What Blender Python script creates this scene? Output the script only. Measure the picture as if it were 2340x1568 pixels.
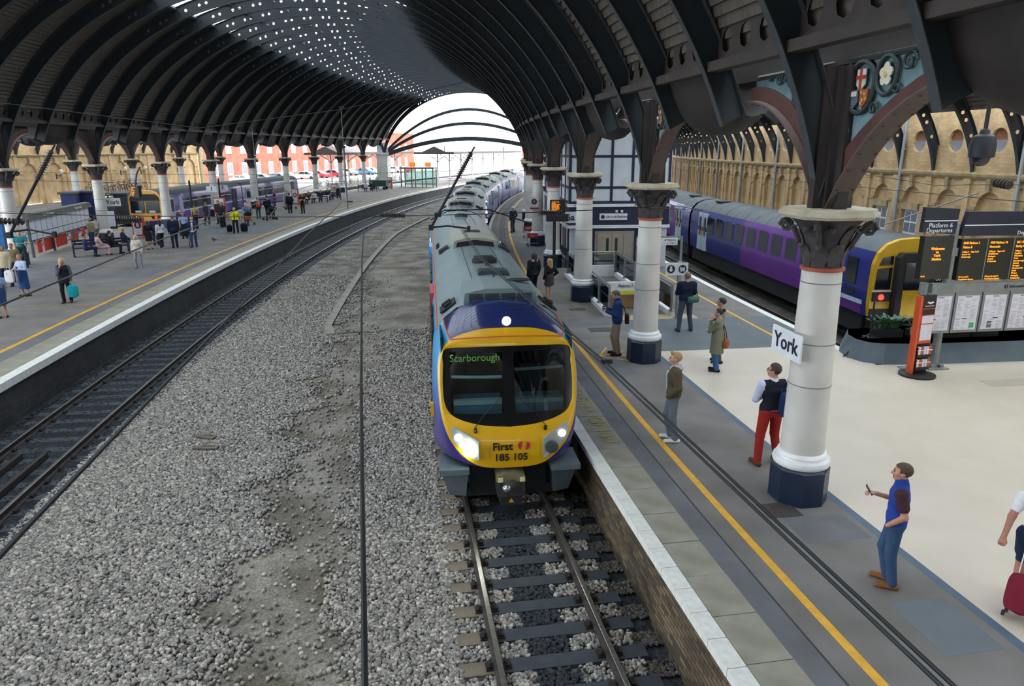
import bpy, math, random
import numpy as np
from mathutils import Vector, Matrix
random.seed(7); RNG = np.random.default_rng(11)
SC = bpy.context.scene
COL = SC.collection
for _o in list(bpy.data.objects): bpy.data.objects.remove(_o)

# ---------------------------------------------------------------- camera
FOC, PITCH, ROLL, HCAM = 1638.6, 0.2654, -0.0027, 5.4946
_fw = Vector((0, math.cos(PITCH), -math.sin(PITCH))); _rt = Vector((1, 0, 0)); _up = _rt.cross(_fw)
_c, _s = math.cos(ROLL), math.sin(ROLL)
_r2 = _c*_rt + _s*_up; _u2 = -_s*_rt + _c*_up
cam_data = bpy.data.cameras.new('camera'); cam = bpy.data.objects.new('camera', cam_data); COL.objects.link(cam)
cam.matrix_world = Matrix(((_r2.x, _u2.x, -_fw.x, 0), (_r2.y, _u2.y, -_fw.y, 0), (_r2.z, _u2.z, -_fw.z, HCAM), (0, 0, 0, 1)))
cam_data.sensor_fit = 'HORIZONTAL'; cam_data.sensor_width = 36.0; cam_data.lens = 36.0*FOC/2340.0
cam_data.clip_start = 0.05; cam_data.clip_end = 800
SC.camera = cam

# ---------------------------------------------------------------- sky (bright overcast) and exposure
world = bpy.data.worlds.new('overcast_sky'); SC.world = world; world.use_nodes = True
_nt = world.node_tree; _bg = _nt.nodes['Background']
_bg.inputs[0].default_value = (0.88, 0.94, 1.0, 1); _bg.inputs[1].default_value = 5.6
SC.view_settings.view_transform = 'Standard'; SC.view_settings.look = 'None'
SC.view_settings.gamma = 1.0; SC.view_settings.use_curve_mapping = False
SC.view_settings.exposure = 0.35
SC.cycles.max_bounces = 8; SC.cycles.diffuse_bounces = 4; SC.cycles.glossy_bounces = 3
SC.cycles.transmission_bounces = 4; SC.cycles.transparent_max_bounces = 12
SC.cycles.caustics_reflective = False; SC.cycles.caustics_refractive = False
SC.cycles.use_denoising = True

# ---------------------------------------------------------------- curvilinear station coordinates
# every track, platform and arcade of the curved station is concentric about (CX, CY)
CX, CY = 280.90, 54.237
TH0, DTH = -8.966, 1.6139            # first column of the right arcade, bay angle
RIB = DTH/3.0
ZR = -0.915                          # rail top; platform surface is z = 0
R_TRACK, L_TRACK, FAR_TRACK, BAY_TRACK = 284.12, 294.11, 269.75, 308.1
R_ROW, L_ROW, O_ROW, R_WALL, L_WALL = 279.67, 305.74, 317.3, 262.9, 331.0
TH_END = 11.08
def W(r, th, z=0.0):
    t = math.radians(th); return Vector((CX-r*math.cos(t), CY+r*math.sin(t), z))
def RZ(th): return -math.radians(th)   # local +x towards smaller r, local +y along the track away from the bridge

# ---------------------------------------------------------------- materials
def hexc(h, a=1.0):
    h = h.lstrip('#'); c = [int(h[i:i+2], 16)/255 for i in (0, 2, 4)]
    return tuple((x/12.92 if x <= .04045 else ((x+.055)/1.055)**2.4) for x in c)+(a,)
MATS = {}
def mat(name, col='#888888', rough=.6, metal=0., var=None, scale=4., bump=0., bscale=40., emit=None, estr=1., coat=0., coords='Object', detail=4., spec=.5, stretch=None):
    if name in MATS: return MATS[name]
    m = bpy.data.materials.new(name); m.use_nodes = True; nt = m.node_tree; N, Lk = nt.nodes, nt.links
    b = N['Principled BSDF']; c1 = hexc(col) if isinstance(col, str) else col
    b.inputs['Roughness'].default_value = rough; b.inputs['Metallic'].default_value = metal
    b.inputs['Specular IOR Level'].default_value = spec
    b.inputs['Coat Weight'].default_value = coat
    tc = N.new('ShaderNodeTexCoord'); mp = N.new('ShaderNodeMapping'); Lk.new(tc.outputs[coords], mp.inputs[0])
    if stretch: mp.inputs['Scale'].default_value = stretch
    nz = N.new('ShaderNodeTexNoise'); nz.inputs['Scale'].default_value = scale; nz.inputs['Detail'].default_value = detail
    Lk.new(mp.outputs[0], nz.inputs['Vector'])
    c2 = hexc(var) if var else tuple(min(1, x*.86) for x in c1[:3])+(1,)
    rp = N.new('ShaderNodeValToRGB'); rp.color_ramp.elements[0].position = .35; rp.color_ramp.elements[1].position = .68
    rp.color_ramp.elements[0].color = c2; rp.color_ramp.elements[1].color = c1
    Lk.new(nz.outputs['Fac'], rp.inputs[0]); Lk.new(rp.outputs[0], b.inputs['Base Color'])
    if bump:
        n2 = N.new('ShaderNodeTexNoise'); n2.inputs['Scale'].default_value = bscale; Lk.new(mp.outputs[0], n2.inputs['Vector'])
        bp = N.new('ShaderNodeBump'); bp.inputs['Strength'].default_value = min(1, bump); bp.inputs['Distance'].default_value = .02
        Lk.new(n2.outputs['Fac'], bp.inputs['Height']); Lk.new(bp.outputs[0], b.inputs['Normal'])
    if emit:
        b.inputs['Emission Color'].default_value = hexc(emit); b.inputs['Emission Strength'].default_value = estr
    MATS[name] = m; return m
def glass_mat(name, tint='#dfeaf0', rough=.05, opacity=.15, fresnel=True):
    if name in MATS: return MATS[name]
    m = bpy.data.materials.new(name); m.use_nodes = True; nt = m.node_tree; N, Lk = nt.nodes, nt.links; N.clear()
    o = N.new('ShaderNodeOutputMaterial'); mx = N.new('ShaderNodeMixShader'); tr = N.new('ShaderNodeBsdfTransparent'); gl = N.new('ShaderNodeBsdfGlossy')
    fr = N.new('ShaderNodeFresnel'); fr.inputs[0].default_value = 1.45
    tr.inputs[0].default_value = hexc(tint); gl.inputs['Roughness'].default_value = rough
    ad = N.new('ShaderNodeMath'); ad.operation = 'ADD'; ad.inputs[1].default_value = opacity; ad.use_clamp = True
    nz = N.new('ShaderNodeTexNoise'); nz.inputs['Scale'].default_value = 2.; ml = N.new('ShaderNodeMath'); ml.operation = 'MULTIPLY'; ml.inputs[1].default_value = .02
    a2 = N.new('ShaderNodeMath'); a2.operation = 'ADD'
    Lk.new(nz.outputs['Fac'], ml.inputs[0]); (Lk.new(fr.outputs[0], a2.inputs[0]) if fresnel else None); Lk.new(ml.outputs[0], a2.inputs[1]); Lk.new(a2.outputs[0], ad.inputs[0])
    Lk.new(ad.outputs[0], mx.inputs[0]); Lk.new(tr.outputs[0], mx.inputs[1]); Lk.new(gl.outputs[0], mx.inputs[2]); Lk.new(mx.outputs[0], o.inputs[0])
    MATS[name] = m; return m
def brick_mat(name, c1, c2, mortar, bw=.23, bh=.075, stain=(.55, .5, .45)):
    """small bricks, too fine to pick apart; coordinates: x along the wall (arc length), y up"""
    if name in MATS: return MATS[name]
    m = bpy.data.materials.new(name); m.use_nodes = True; nt = m.node_tree; N, Lk = nt.nodes, nt.links
    b = N['Principled BSDF']; b.inputs['Roughness'].default_value = .85
    uv = N.new('ShaderNodeUVMap'); br = N.new('ShaderNodeTexBrick')
    br.inputs['Color1'].default_value = hexc(c1); br.inputs['Color2'].default_value = hexc(c2); br.inputs['Mortar'].default_value = hexc(mortar)
    br.inputs['Scale'].default_value = 1.; br.inputs['Brick Width'].default_value = bw; br.inputs['Row Height'].default_value = bh; br.inputs['Mortar Size'].default_value = .008
    nz = N.new('ShaderNodeTexNoise'); nz.inputs['Scale'].default_value = .7; nz.inputs['Detail'].default_value = 6
    mx = N.new('ShaderNodeMix'); mx.data_type = 'RGBA'; mx.blend_type = 'MULTIPLY'
    rp = N.new('ShaderNodeValToRGB'); rp.color_ramp.elements[0].color = (*stain, 1); rp.color_ramp.elements[0].position = .3; rp.color_ramp.elements[1].color = (1, 1, 1, 1); rp.color_ramp.elements[1].position = .62
    mx.inputs[0].default_value = .8
    Lk.new(uv.outputs[0], br.inputs['Vector']); Lk.new(uv.outputs[0], nz.inputs['Vector']); Lk.new(nz.outputs['Fac'], rp.inputs[0])
    Lk.new(br.outputs['Color'], mx.inputs['A']); Lk.new(rp.outputs[0], mx.inputs['B']); Lk.new(mx.outputs['Result'], b.inputs['Base Color'])
    bp = N.new('ShaderNodeBump'); bp.inputs['Strength'].default_value = .5; bp.inputs['Distance'].default_value = .01
    Lk.new(br.outputs['Fac'], bp.inputs['Height']); bp.invert = True; Lk.new(bp.outputs[0], b.inputs['Normal'])
    MATS[name] = m; return m
def stone_mat(name, cols, rough=.9):
    """loose stones: one colour per stone"""
    m = bpy.data.materials.new(name); m.use_nodes = True; nt = m.node_tree; N, Lk = nt.nodes, nt.links
    b = N['Principled BSDF']; b.inputs['Roughness'].default_value = rough
    g = N.new('ShaderNodeNewGeometry'); rp = N.new('ShaderNodeValToRGB'); e = rp.color_ramp.elements
    while len(e) < len(cols): e.new(.5)
    for i, c in enumerate(cols): e[i].position = i/(len(cols)-1); e[i].color = hexc(c)
    Lk.new(g.outputs['Random Per Island'], rp.inputs[0]); Lk.new(rp.outputs[0], b.inputs['Base Color'])
    MATS[name] = m; return m

# ---------------------------------------------------------------- mesh helper
class MB:
    def __init__(s): s.v = []; s.f = []; s.m = []; s.M = None; s.uv = None
    def add(s, vs, fs, mi=0):
        o = len(s.v)
        s.v += [tuple(s.M @ Vector(p)) for p in vs] if s.M is not None else [tuple(p) for p in vs]
        s.f += [tuple(i+o for i in f) for f in fs]; s.m += [mi]*len(fs); return s
    def box(s, c, d, mi=0, rz=0., taper=1.):
        x, y, z = (k/2 for k in d); cs, sn = math.cos(rz), math.sin(rz); P = []
        for dz in (-1, 1):
            k = taper if dz > 0 else 1.
            for dx, dy in ((-1, -1), (1, -1), (1, 1), (-1, 1)):
                a, b = dx*x*k, dy*y*k; P.append((c[0]+a*cs-b*sn, c[1]+a*sn+b*cs, c[2]+dz*z))
        return s.add(P, [(3, 2, 1, 0), (4, 5, 6, 7), (0, 1, 5, 4), (1, 2, 6, 5), (2, 3, 7, 6), (3, 0, 4, 7)], mi)
    def bb(s, a, b, mi=0): return s.box([(a[i]+b[i])/2 for i in range(3)], [abs(b[i]-a[i]) for i in range(3)], mi)
    def loft(s, rows, mi=0, closed=False, cap=(False, False)):
        n = len(rows[0]); vs = [p for r in rows for p in r]; fs = []
        for i in range(len(rows)-1):
            for j in range(n if closed else n-1):
                k = (j+1) % n; fs.append((i*n+j, i*n+k, (i+1)*n+k, (i+1)*n+j))
        if cap[0]: fs.append(tuple(range(n-1, -1, -1)))
        if cap[1]: fs.append(tuple(range((len(rows)-1)*n, len(rows)*n)))
        return s.add(vs, fs, mi)
    def tube(s, pts, r, n=8, mi=0, cap=True):
        pts = [Vector(p) for p in pts]; rs = r if isinstance(r, (list, tuple)) else [r]*len(pts); rows = []; ref = None
        for i, p in enumerate(pts):
            d = (pts[min(i+1, len(pts)-1)]-pts[max(i-1, 0)])
            d = d.normalized() if d.length > 1e-9 else Vector((0, 0, 1))
            if ref is None: ref = d.orthogonal().normalized()
            ref = (ref-d*ref.dot(d)); ref = ref.normalized() if ref.length > 1e-6 else d.orthogonal().normalized()
            b = d.cross(ref)
            rows.append([p+rs[i]*(math.cos(2*math.pi*k/n)*ref+math.sin(2*math.pi*k/n)*b) for k in range(n)])
        return s.loft(rows, mi, True, (cap, cap))
    def lathe(s, prof, n=24, mi=0, c=(0, 0, 0), ph=0., cap=True, sx=1., sy=1.):
        rows = [[(c[0]+sx*r*math.cos(2*math.pi*k/n+ph), c[1]+sy*r*math.sin(2*math.pi*k/n+ph), c[2]+z) for k in range(n)] for r, z in prof]
        return s.loft(rows, mi, True, (cap, cap))
    def prism(s, poly, a, b, axis=2, mi=0):
        """polygon in the two other axes, extruded from a to b along axis"""
        def q(p, t): return (p[0], p[1], t) if axis == 2 else ((p[0], t, p[1]) if axis == 1 else (t, p[0], p[1]))
        n = len(poly); vs = [q(p, a) for p in poly]+[q(p, b) for p in poly]
        fs = [tuple(range(n-1, -1, -1)), tuple(range(n, 2*n))]+[(i, (i+1) % n, n+(i+1) % n, n+i) for i in range(n)]
        return s.add(vs, fs, mi)
    def ball(s, c, r, n=12, mi=0, sc=(1, 1, 1)):
        rows = []
        for i in range(n//2+1):
            a = math.pi*i/(n//2); rr = max(1e-4, math.sin(a)); rows.append([(c[0]+sc[0]*r*rr*math.cos(2*math.pi*k/n), c[1]+sc[1]*r*rr*math.sin(2*math.pi*k/n), c[2]-sc[2]*r*math.cos(a)) for k in range(n)])
        return s.loft(rows, mi, True, (True, True))
    def arc(s, prof, t0, t1, step=.25, mi=0, closed=True):
        """sweep a (r, z) profile along the station curve"""
        n = max(1, int(math.ceil((t1-t0)/step-1e-6))); rows = [[W(r, t0+(t1-t0)*i/n, z) for r, z in prof] for i in range(n+1)]
        return s.loft(rows, mi, closed, (closed, closed))
    def build(s, name, mats, parent=None, smooth=False, loc=None, rz=None, me_only=False, ang=40):
        me = bpy.data.meshes.new(name); me.from_pydata(s.v, [], s.f)
        if not isinstance(mats, (list, tuple)): mats = [mats]
        for m in mats: me.materials.append(m)
        if len(mats) > 1: me.polygons.foreach_set('material_index', s.m)
        if smooth: me.shade_smooth(); me.set_sharp_from_angle(angle=math.radians(ang))
        me.update()
        return me if me_only else mobj(name, me, parent, loc, rz)
def mobj(name, me, parent=None, loc=None, rz=None):
    o = bpy.data.objects.new(name, me); COL.objects.link(o)
    if parent is not None: o.parent = parent
    if loc is not None: o.location = loc
    if rz is not None: o.rotation_euler = (0, 0, rz)
    return o
def tag(o, label, cat, group=None):
    o['label'] = label; o['category'] = cat
    if group: o['group'] = group
    return o
def thing(name, label, cat, loc=(0, 0, 0), rz=0., group=None):
    o = bpy.data.objects.new(name, None); COL.objects.link(o); o.location = loc; o.rotation_euler = (0, 0, rz); o.empty_display_size = .2
    return tag(o, label, cat, group)
def structure(o): o['kind'] = 'structure'; return o
def struct_root(name):
    o = bpy.data.objects.new(name, None); COL.objects.link(o); o.empty_display_size = .2; return structure(o)
def copy_tree(o, parent=None):
    c = o.copy(); COL.objects.link(c); c.parent = parent
    for ch in o.children: copy_tree(ch, c)
    return c
TEXT_JOBS = []
def text_mesh(txt, size, depth=.004, align='CENTER', bold=0., name='lettering'):
    """lettering mesh; filled in one go by flush_text()"""
    me = bpy.data.meshes.new(name); TEXT_JOBS.append((me, txt, size, depth, align, bold)); return me
def flush_text():
    obs = []
    for me, txt, size, depth, align, bold in TEXT_JOBS:
        cu = bpy.data.curves.new('lettering', 'FONT'); cu.body = txt; cu.size = size; cu.extrude = depth; cu.align_x = align; cu.align_y = 'CENTER'; cu.offset = bold; cu.resolution_u = 3
        ob = bpy.data.objects.new('lettering', cu); COL.objects.link(ob); obs.append(ob)
    bpy.context.view_layer.update(); dg = bpy.context.evaluated_depsgraph_get()
    for ob, job in zip(obs, TEXT_JOBS):
        src = bpy.data.meshes.new_from_object(ob.evaluated_get(dg)); me = job[0]; m = list(me.materials)
        vs = [tuple(v.co) for v in src.vertices]; fs = [tuple(p.vertices) for p in src.polygons]
        me.from_pydata(vs, [], fs); me.update(); bpy.data.meshes.remove(src)
        cu = ob.data; bpy.data.objects.remove(ob); bpy.data.curves.remove(cu)
    TEXT_JOBS.clear()
def text(txt, size, m, parent, loc, rot=(math.pi/2, 0, 0), align='CENTER', depth=.004, bold=0., name='lettering', sx=1.):
    """text in local xz plane facing -y by default"""
    me = text_mesh(txt, size, depth, align, bold, name); me.materials.append(m)
    o = mobj(name, me, parent, loc); o.rotation_euler = rot; o.scale = (sx, 1, 1); return o
def set_uv_arc(o, R):
    """uv in metres: along the curve / up"""
    me = o.data; uv = me.uv_layers.new(name='UVMap'); co = me.vertices
    for lp in me.loops:
        p = o.matrix_basis @ co[lp.vertex_index].co; th = math.atan2(p.y-CY, CX-p.x); uv.data[lp.index].uv = (th*R, p.z)
# ================================================================ setting
def voro_mat(name, cols, scale=16., rough=.95, bump=.7, dark=.35, big=None):
    m = bpy.data.materials.new(name); m.use_nodes = True; nt = m.node_tree; N, Lk = nt.nodes, nt.links
    b = N['Principled BSDF']; b.inputs['Roughness'].default_value = rough; b.inputs['Specular IOR Level'].default_value = .25
    tc = N.new('ShaderNodeTexCoord'); v = N.new('ShaderNodeTexVoronoi'); v.inputs['Scale'].default_value = scale; Lk.new(tc.outputs['Object'], v.inputs['Vector'])
    sp = N.new('ShaderNodeSeparateColor'); Lk.new(v.outputs['Color'], sp.inputs[0])
    rp = N.new('ShaderNodeValToRGB'); e = rp.color_ramp.elements
    while len(e) < len(cols): e.new(.5)
    for i, c in enumerate(cols): e[i].position = i/(len(cols)-1); e[i].color = hexc(c)
    Lk.new(sp.outputs[0], rp.inputs[0])
    nz = N.new('ShaderNodeTexNoise'); nz.inputs['Scale'].default_value = .8; nz.inputs['Detail'].default_value = 5; Lk.new(tc.outputs['Object'], nz.inputs['Vector'])
    r2 = N.new('ShaderNodeValToRGB'); r2.color_ramp.elements[0].position = .3; r2.color_ramp.elements[1].position = .65
    r2.color_ramp.elements[0].color = hexc(big or '#9a9a9a'); r2.color_ramp.elements[1].color = (1, 1, 1, 1); Lk.new(nz.outputs['Fac'], r2.inputs[0])
    mx = N.new('ShaderNodeMix'); mx.data_type = 'RGBA'; mx.blend_type = 'MULTIPLY'; mx.inputs[0].default_value = 1.
    Lk.new(rp.outputs[0], mx.inputs['A']); Lk.new(r2.outputs[0], mx.inputs['B']); Lk.new(mx.outputs['Result'], b.inputs['Base Color'])
    bp = N.new('ShaderNodeBump'); bp.inputs['Strength'].default_value = bump; bp.inputs['Distance'].default_value = .03; bp.invert = True
    Lk.new(v.outputs['Distance'], bp.inputs['Height']); Lk.new(bp.outputs[0], b.inputs['Normal'])
    MATS[name] = m; return m
m_ballast = voro_mat('ballast_bed', ['#4e4c49', '#777470', '#8f8b84', '#aea89d'], 15.)
m_grit = voro_mat('compacted_grit', ['#7d796f', '#948f85', '#aaa59a'], 34., bump=.25, big='#a8a498')
m_oily = voro_mat('oily_track_bed', ['#262a2f', '#34393f', '#43474c'], 15., bump=.5)
m_dirt = voro_mat('dark_dirt_bed', ['#4b4743', '#5d5955', '#716c66'], 12., bump=.5)
TMIN, TMAX = -13.5, 30.
mb = MB()
zones = [(282.3, -1.22, 1), (282.95, -1.16, 0), (285.5, -1.1, 0), (286.75, -1.1, 2), (288.0, -1.12, 2), (289.1, -1.12, 0), (290.2, -1.1, 0), (291.6, -1.1, 0), (292.75, -1.075, 1), (295.3, -1.075, 3), (295.9, -1.16, 3)]
zones_m = [2, 0, 0, 1, 1, 0, 0, 0, 2, 2]
for (a, za, _), (b, zb, _), mi in zip(zones, zones[1:], zones_m):
    if 285 < a < 287 and mi == 0: mb.arc([(a, za), (b, zb)], TMIN, -5.8, .3, 0, closed=False); mb.arc([(a, za), (b, zb)], -5.8, TMAX, .3, 1, closed=False)
    else: mb.arc([(a, za), (b, zb)], TMIN, TMAX, .3, mi, closed=False)
structure(mb.build('floor_trackbed', [m_ballast, m_grit, m_oily, m_dirt], smooth=True))
mb = MB(); mb.arc([(262.4, -1.08), (274.0, -1.068)], -7.7, TMAX, .3, 0, closed=False); structure(mb.build('floor_far_trackbed', m_dirt, smooth=True))
mb = MB(); mb.arc([(306.2, -1.12), (310.4, -1.1)], -.2, TMAX, .3, 0, closed=False); structure(mb.build('floor_bay_trackbed', m_dirt, smooth=True))

# ---------------------------------------------------------------- platforms
m_tar = mat('tarmac', '#7c7875', .85, var='#67645f', scale=.9, bump=.25, bscale=120, detail=8)
m_tar_dark = mat('dark_tarmac_strip', '#6e6f72', .85, var='#5d5e62', scale=1.2, bump=.25, bscale=120)
m_tar_blue = mat('blue_grey_tarmac', '#686f74', .8, var='#5d6469', scale=1.1, bump=.2, bscale=120)
m_tan = mat('tan_paving', '#b0a586', .8, var='#a3987b', scale=2)
m_slab = mat('paving_slab_stone', '#9a968a', .85, var='#858272', scale=2.2, bump=.15, bscale=60, detail=8)
m_coping = mat('white_painted_coping', '#e4e5e1', .75, var='#d3d3cc', scale=9, detail=8)
m_yel = mat('yellow_line_paint', '#e3ac2d', .6, var='#cf9a2a', scale=6)
m_paint = mat('worn_yellow_paint', '#b5a54e', .8, var='#837e6c', scale=22)
m_beige = mat('beige_terrazzo', '#cabfae', .45, var='#c3b8a6', scale=1.2, bump=.03, bscale=150, detail=8)
m_blueline = mat('blue_border_paint', '#4d6173', .6, var='#44566a', scale=3)
m_core = mat('platform_core', '#55534f', .9)
m_face = brick_mat('platform_face_brick', '#8a775a', '#4c4236', '#322e2a', stain=(.18, .16, .14))
m_face_dark = brick_mat('dark_platform_face', '#46474a', '#34363a', '#2b2c2e')
m_joint = mat('dark_joint', '#3d3e40', .9)

def slabs(root, name, m, r0, r1, t0, t1, step, gap=.06, thick=.06, jit=.004, lift=0.):
    dt = step; n = int((t1-t0)/dt)
    prof = [(r0, -thick), (r1, -thick), (r1, 0), (r0, 0)]
    b = MB(); g = gap/dt*0
    hs = dt*.5-math.degrees(.006/((r0+r1)/2))
    rows = []
    for th in (-hs, hs):
        t = math.radians(th); rows.append([(-r*math.cos(t), r*math.sin(t), z) for r, z in prof])
    b.loft(rows, 0, True, (True, True)); me = b.build(name, m, me_only=True)
    for i in range(n):
        o = mobj(name, me, root, (CX, CY, lift+random.uniform(-jit, jit)), RZ(t0+(i+.5)*dt))
def flat(root, name, m, r0, r1, t0, t1, top=0., thick=.05, step=.25):
    b = MB(); b.arc([(r0, top-thick), (r1, top-thick), (r1, top), (r0, top)], t0, t1, step); return b.build(name, m, root)

# right island platform
pr = struct_root('floor_platform_right')
b = MB(); b.arc([(273.79, -1.3), (282.52, -1.3), (282.52, -.03), (273.79, -.03)], TMIN, TMAX); b.build('platform_core', m_core, pr)
b = MB(); b.arc([(282.53, -1.3), (282.53, -.1)], TMIN, TMAX, closed=False); o = b.build('brick_face', m_face, pr); set_uv_arc(o, 282.5)
b = MB(); b.arc([(273.78, -.05), (273.78, -1.3)], -7.4, TMAX, closed=False); o = b.build('brick_face', m_face_dark, pr); set_uv_arc(o, 273.8)
slabs(pr, 'coping_stone', m_coping, 282.6, 282.37, -10.9, 8.2, .1, thick=.12, jit=.0006)
flat(pr, 'coping_strip', m_coping, 282.37, 282.6, 8.2, TMAX, 0, .2)
slabs(pr, 'paving_slab', m_slab, 282.36, 281.80, -10.9, 2.9, .172)
flat(pr, 'paving_strip', m_slab, 281.8, 282.36, 2.9, TMAX)
flat(pr, 'tarmac_strip', m_tar_dark, 281.47, 281.80, TMIN, TMAX)
flat(pr, 'joint_line', m_joint, 281.44, 281.47, TMIN, TMAX, -.001)
flat(pr, 'tarmac', m_tar, 279.2, 281.44, TMIN, TMAX)
flat(pr, 'yellow_line', m_yel, 281.03, 281.15, TMIN, TMAX, .003, .002)
flat(pr, 'blue_border', m_blueline, 279.06, 279.2, TMIN, -7.2)
flat(pr, 'beige_floor', m_beige, 273.79, 279.06, TMIN, -7.2)
flat(pr, 'blue_grey_band', m_tar_blue, 273.79, 279.2, -7.2, -6.42)
flat(pr, 'tan_band', m_tan, 276.4, 279.2, -6.42, -6.28)
flat(pr, 'tarmac', m_tar, 273.79, 276.4, -6.42, -6.28)
flat(pr, 'tarmac', m_tar, 273.79, 279.2, -6.28, TMAX)
flat(pr, 'yellow_line', m_yel, 274.97, 275.07, -7.2, TMAX, .003, .002)
flat(pr, 'white_edge', m_coping, 273.74, 273.98, -7.35, TMAX, .004, .12)
# worn tarmac patches, thin inlaid pieces
for r0, r1, a, c_, mm in ((279.35, 280.1, -9.75, -9.55, m_tar_blue), (279.3, 280.3, -9.25, -9.1, m_tar_dark), (280.2, 280.95, -7.6, -7.2, m_tar_dark), (279.3, 280.8, -6.55, -6.35, m_tar_dark), (279.4, 280.9, -3.4, -2.2, m_tar_blue)):
    flat(pr, 'tarmac_patch', mm, r0, r1, a, c_, .002, .004)
# painted lettering and boxes on the platform (seen from the train side)
def ground_text(root, txt, r, th, size, m, ang=0., name='painted_letters', sx=1.):
    me = text_mesh(txt, size, .001, 'CENTER', 0, name); me.materials.append(m)
    o = mobj(name, me, root, W(r, th, .006), RZ(th)+ang); o.scale = (sx, 1, 1); return o
ground_text(pr, 'MIND THE GAP', 282.0, -8.05, .42, m_paint, math.pi/2, sx=1.35)
ground_text(pr, 'PASSENGER LIFT', 280.05, -5.75, .36, m_paint, math.pi/2, sx=.85)
b = MB()
for (ra, ta, rb, tb) in ((280.75, -7.25, 280.35, -7.08), (280.75, -7.25, 279.9, -7.38), (280.2, -7.16, 279.95, -7.32), (280.75, -7.25, 279.95, -7.16), (280.5, -7.22, 279.8, -7.29), (279.9, -7.38, 279.75, -7.2)):
    p, q_ = W(ra, ta, .004), W(rb, tb, .004); d_ = (q_-p).normalized(); n_ = Vector((-d_.y, d_.x, 0))*.025; b.add([p-n_, q_-n_, q_+n_, p+n_], [(0, 1, 2, 3)])
b.build('hatched_box', m_yel, pr)
m_iron = mat('cast_iron_cover', '#5d5654', .6, .4, var='#4a4442', scale=30, bump=.4, bscale=90)
for r, th, sx, sy in ((280.2, -9.05, .55, .45), (280.0, -6.66, .75, .5), (280.15, -6.05, .55, .3), (279.9, -4.05, .6, .3)):
    b = MB(); b.box((0, 0, .003), (sx, sy, .012))
    for k in range(6):
        b.box((-sx/2+sx*(k+.5)/6, 0, .011), (.02, sy*.94, .006))
    b.build('drain_cover', m_iron, pr, loc=W(r, th, 0), rz=RZ(th))
# concourse behind the buffers
cc = struct_root('floor_concourse')
flat(cc, 'beige_floor', m_beige, 262.9, 273.79, TMIN, -7.62, 0, .3)
b = MB(); b.box((0, 0, .004), (1.3, .45, .006))
b.build('floor_hatch', mat('floor_hatch_steel', '#b9b0a2', .6), cc, loc=W(271.5, -8.0, 0), rz=RZ(-8))
# left platform
pl = struct_root('floor_platform_left')
b = MB(); b.arc([(295.8, -1.3), (306.4, -1.3), (306.4, -.03), (295.8, -.03)], TMIN, TMAX); b.build('platform_core', m_core, pl)
b = MB(); b.arc([(295.79, -.2), (295.79, -1.3)], TMIN, TMAX, closed=False); o = b.build('brick_face', m_face_dark, pl); set_uv_arc(o, 295.8)
slabs(pl, 'coping_stone', m_coping, 295.72, 296.02, -9.5, 8, .16, thick=.2, jit=.002)
flat(pl, 'coping_strip', m_coping, 295.72, 296.02, 8, TMAX, 0, .2)
slabs(pl, 'paving_slab', m_slab, 296.03, 296.75, -9.5, 6.5, .155)
flat(pl, 'paving_strip', m_slab, 296.03, 296.75, 6.5, TMAX)
flat(pl, 'tarmac_strip', m_tar_dark, 296.75, 297.25, TMIN, TMAX)
flat(pl, 'tarmac', m_tar, 297.25, 306.4, TMIN, TMAX)
flat(pl, 'yellow_line', m_yel, 297.25, 297.4, TMIN, TMAX, .003, .002)
flat(pl, 'bay_edge', m_coping, 306.2, 306.45, -.2, TMAX, .003, .15)
for r0, r1, a, c_, mm in ((298.0, 301.5, -4.35, -4.15, m_tar_dark), (298.0, 300.0, -4.15, -3.6, m_tar_dark), (301.5, 306.2, -5.0, -3.6, m_tar_dark), (297.8, 306, -1.2, .2, m_tar_blue)):
    flat(pl, 'tarmac_patch', mm, r0, r1, a, c_, .002, .004)
ground_text(pl, 'KEEP BEHIND LINE', 298.3, -5.5, .4, m_paint, 0, sx=1.0)
ground_text(pl, 'MIND THE GAP', 298.6, -4.95, .35, m_paint, 0)
for t0, t1, r0, r1 in ((TMIN, -.2, 306.4, 331.), (-.2, TMAX, 310.2, 331.)):
    flat(pl, 'tarmac', m_tar, r0, r1, t0, t1, 0, .3)
b = MB(); b.arc([(310.2, 0), (310.2, -1.3)], -.2, TMAX, closed=False); b.build('brick_face', m_face_dark, pl)
flat(pl, 'bay_edge', m_coping, 310.2, 310.5, -.2, TMAX, .003, .15)
b = MB(); b.bb((-2.4, -.15, -1.3), (2.2, .1, 0)); b.build('bay_end_wall', m_face_dark, pl, loc=W(308.3, -.2, 0), rz=RZ(-.2))
# ground outside the shed
b = MB(); b.arc([(262, -1.25), (700, -1.25)], 11, 60, 2, closed=False); b.arc([(120, -1.25), (262, -1.25)], 2, 60, 2, closed=False); structure(b.build('ground_outside', mat('yard_tarmac', '#b5b2ad', .9, var='#a29f9a', scale=.3)))

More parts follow.
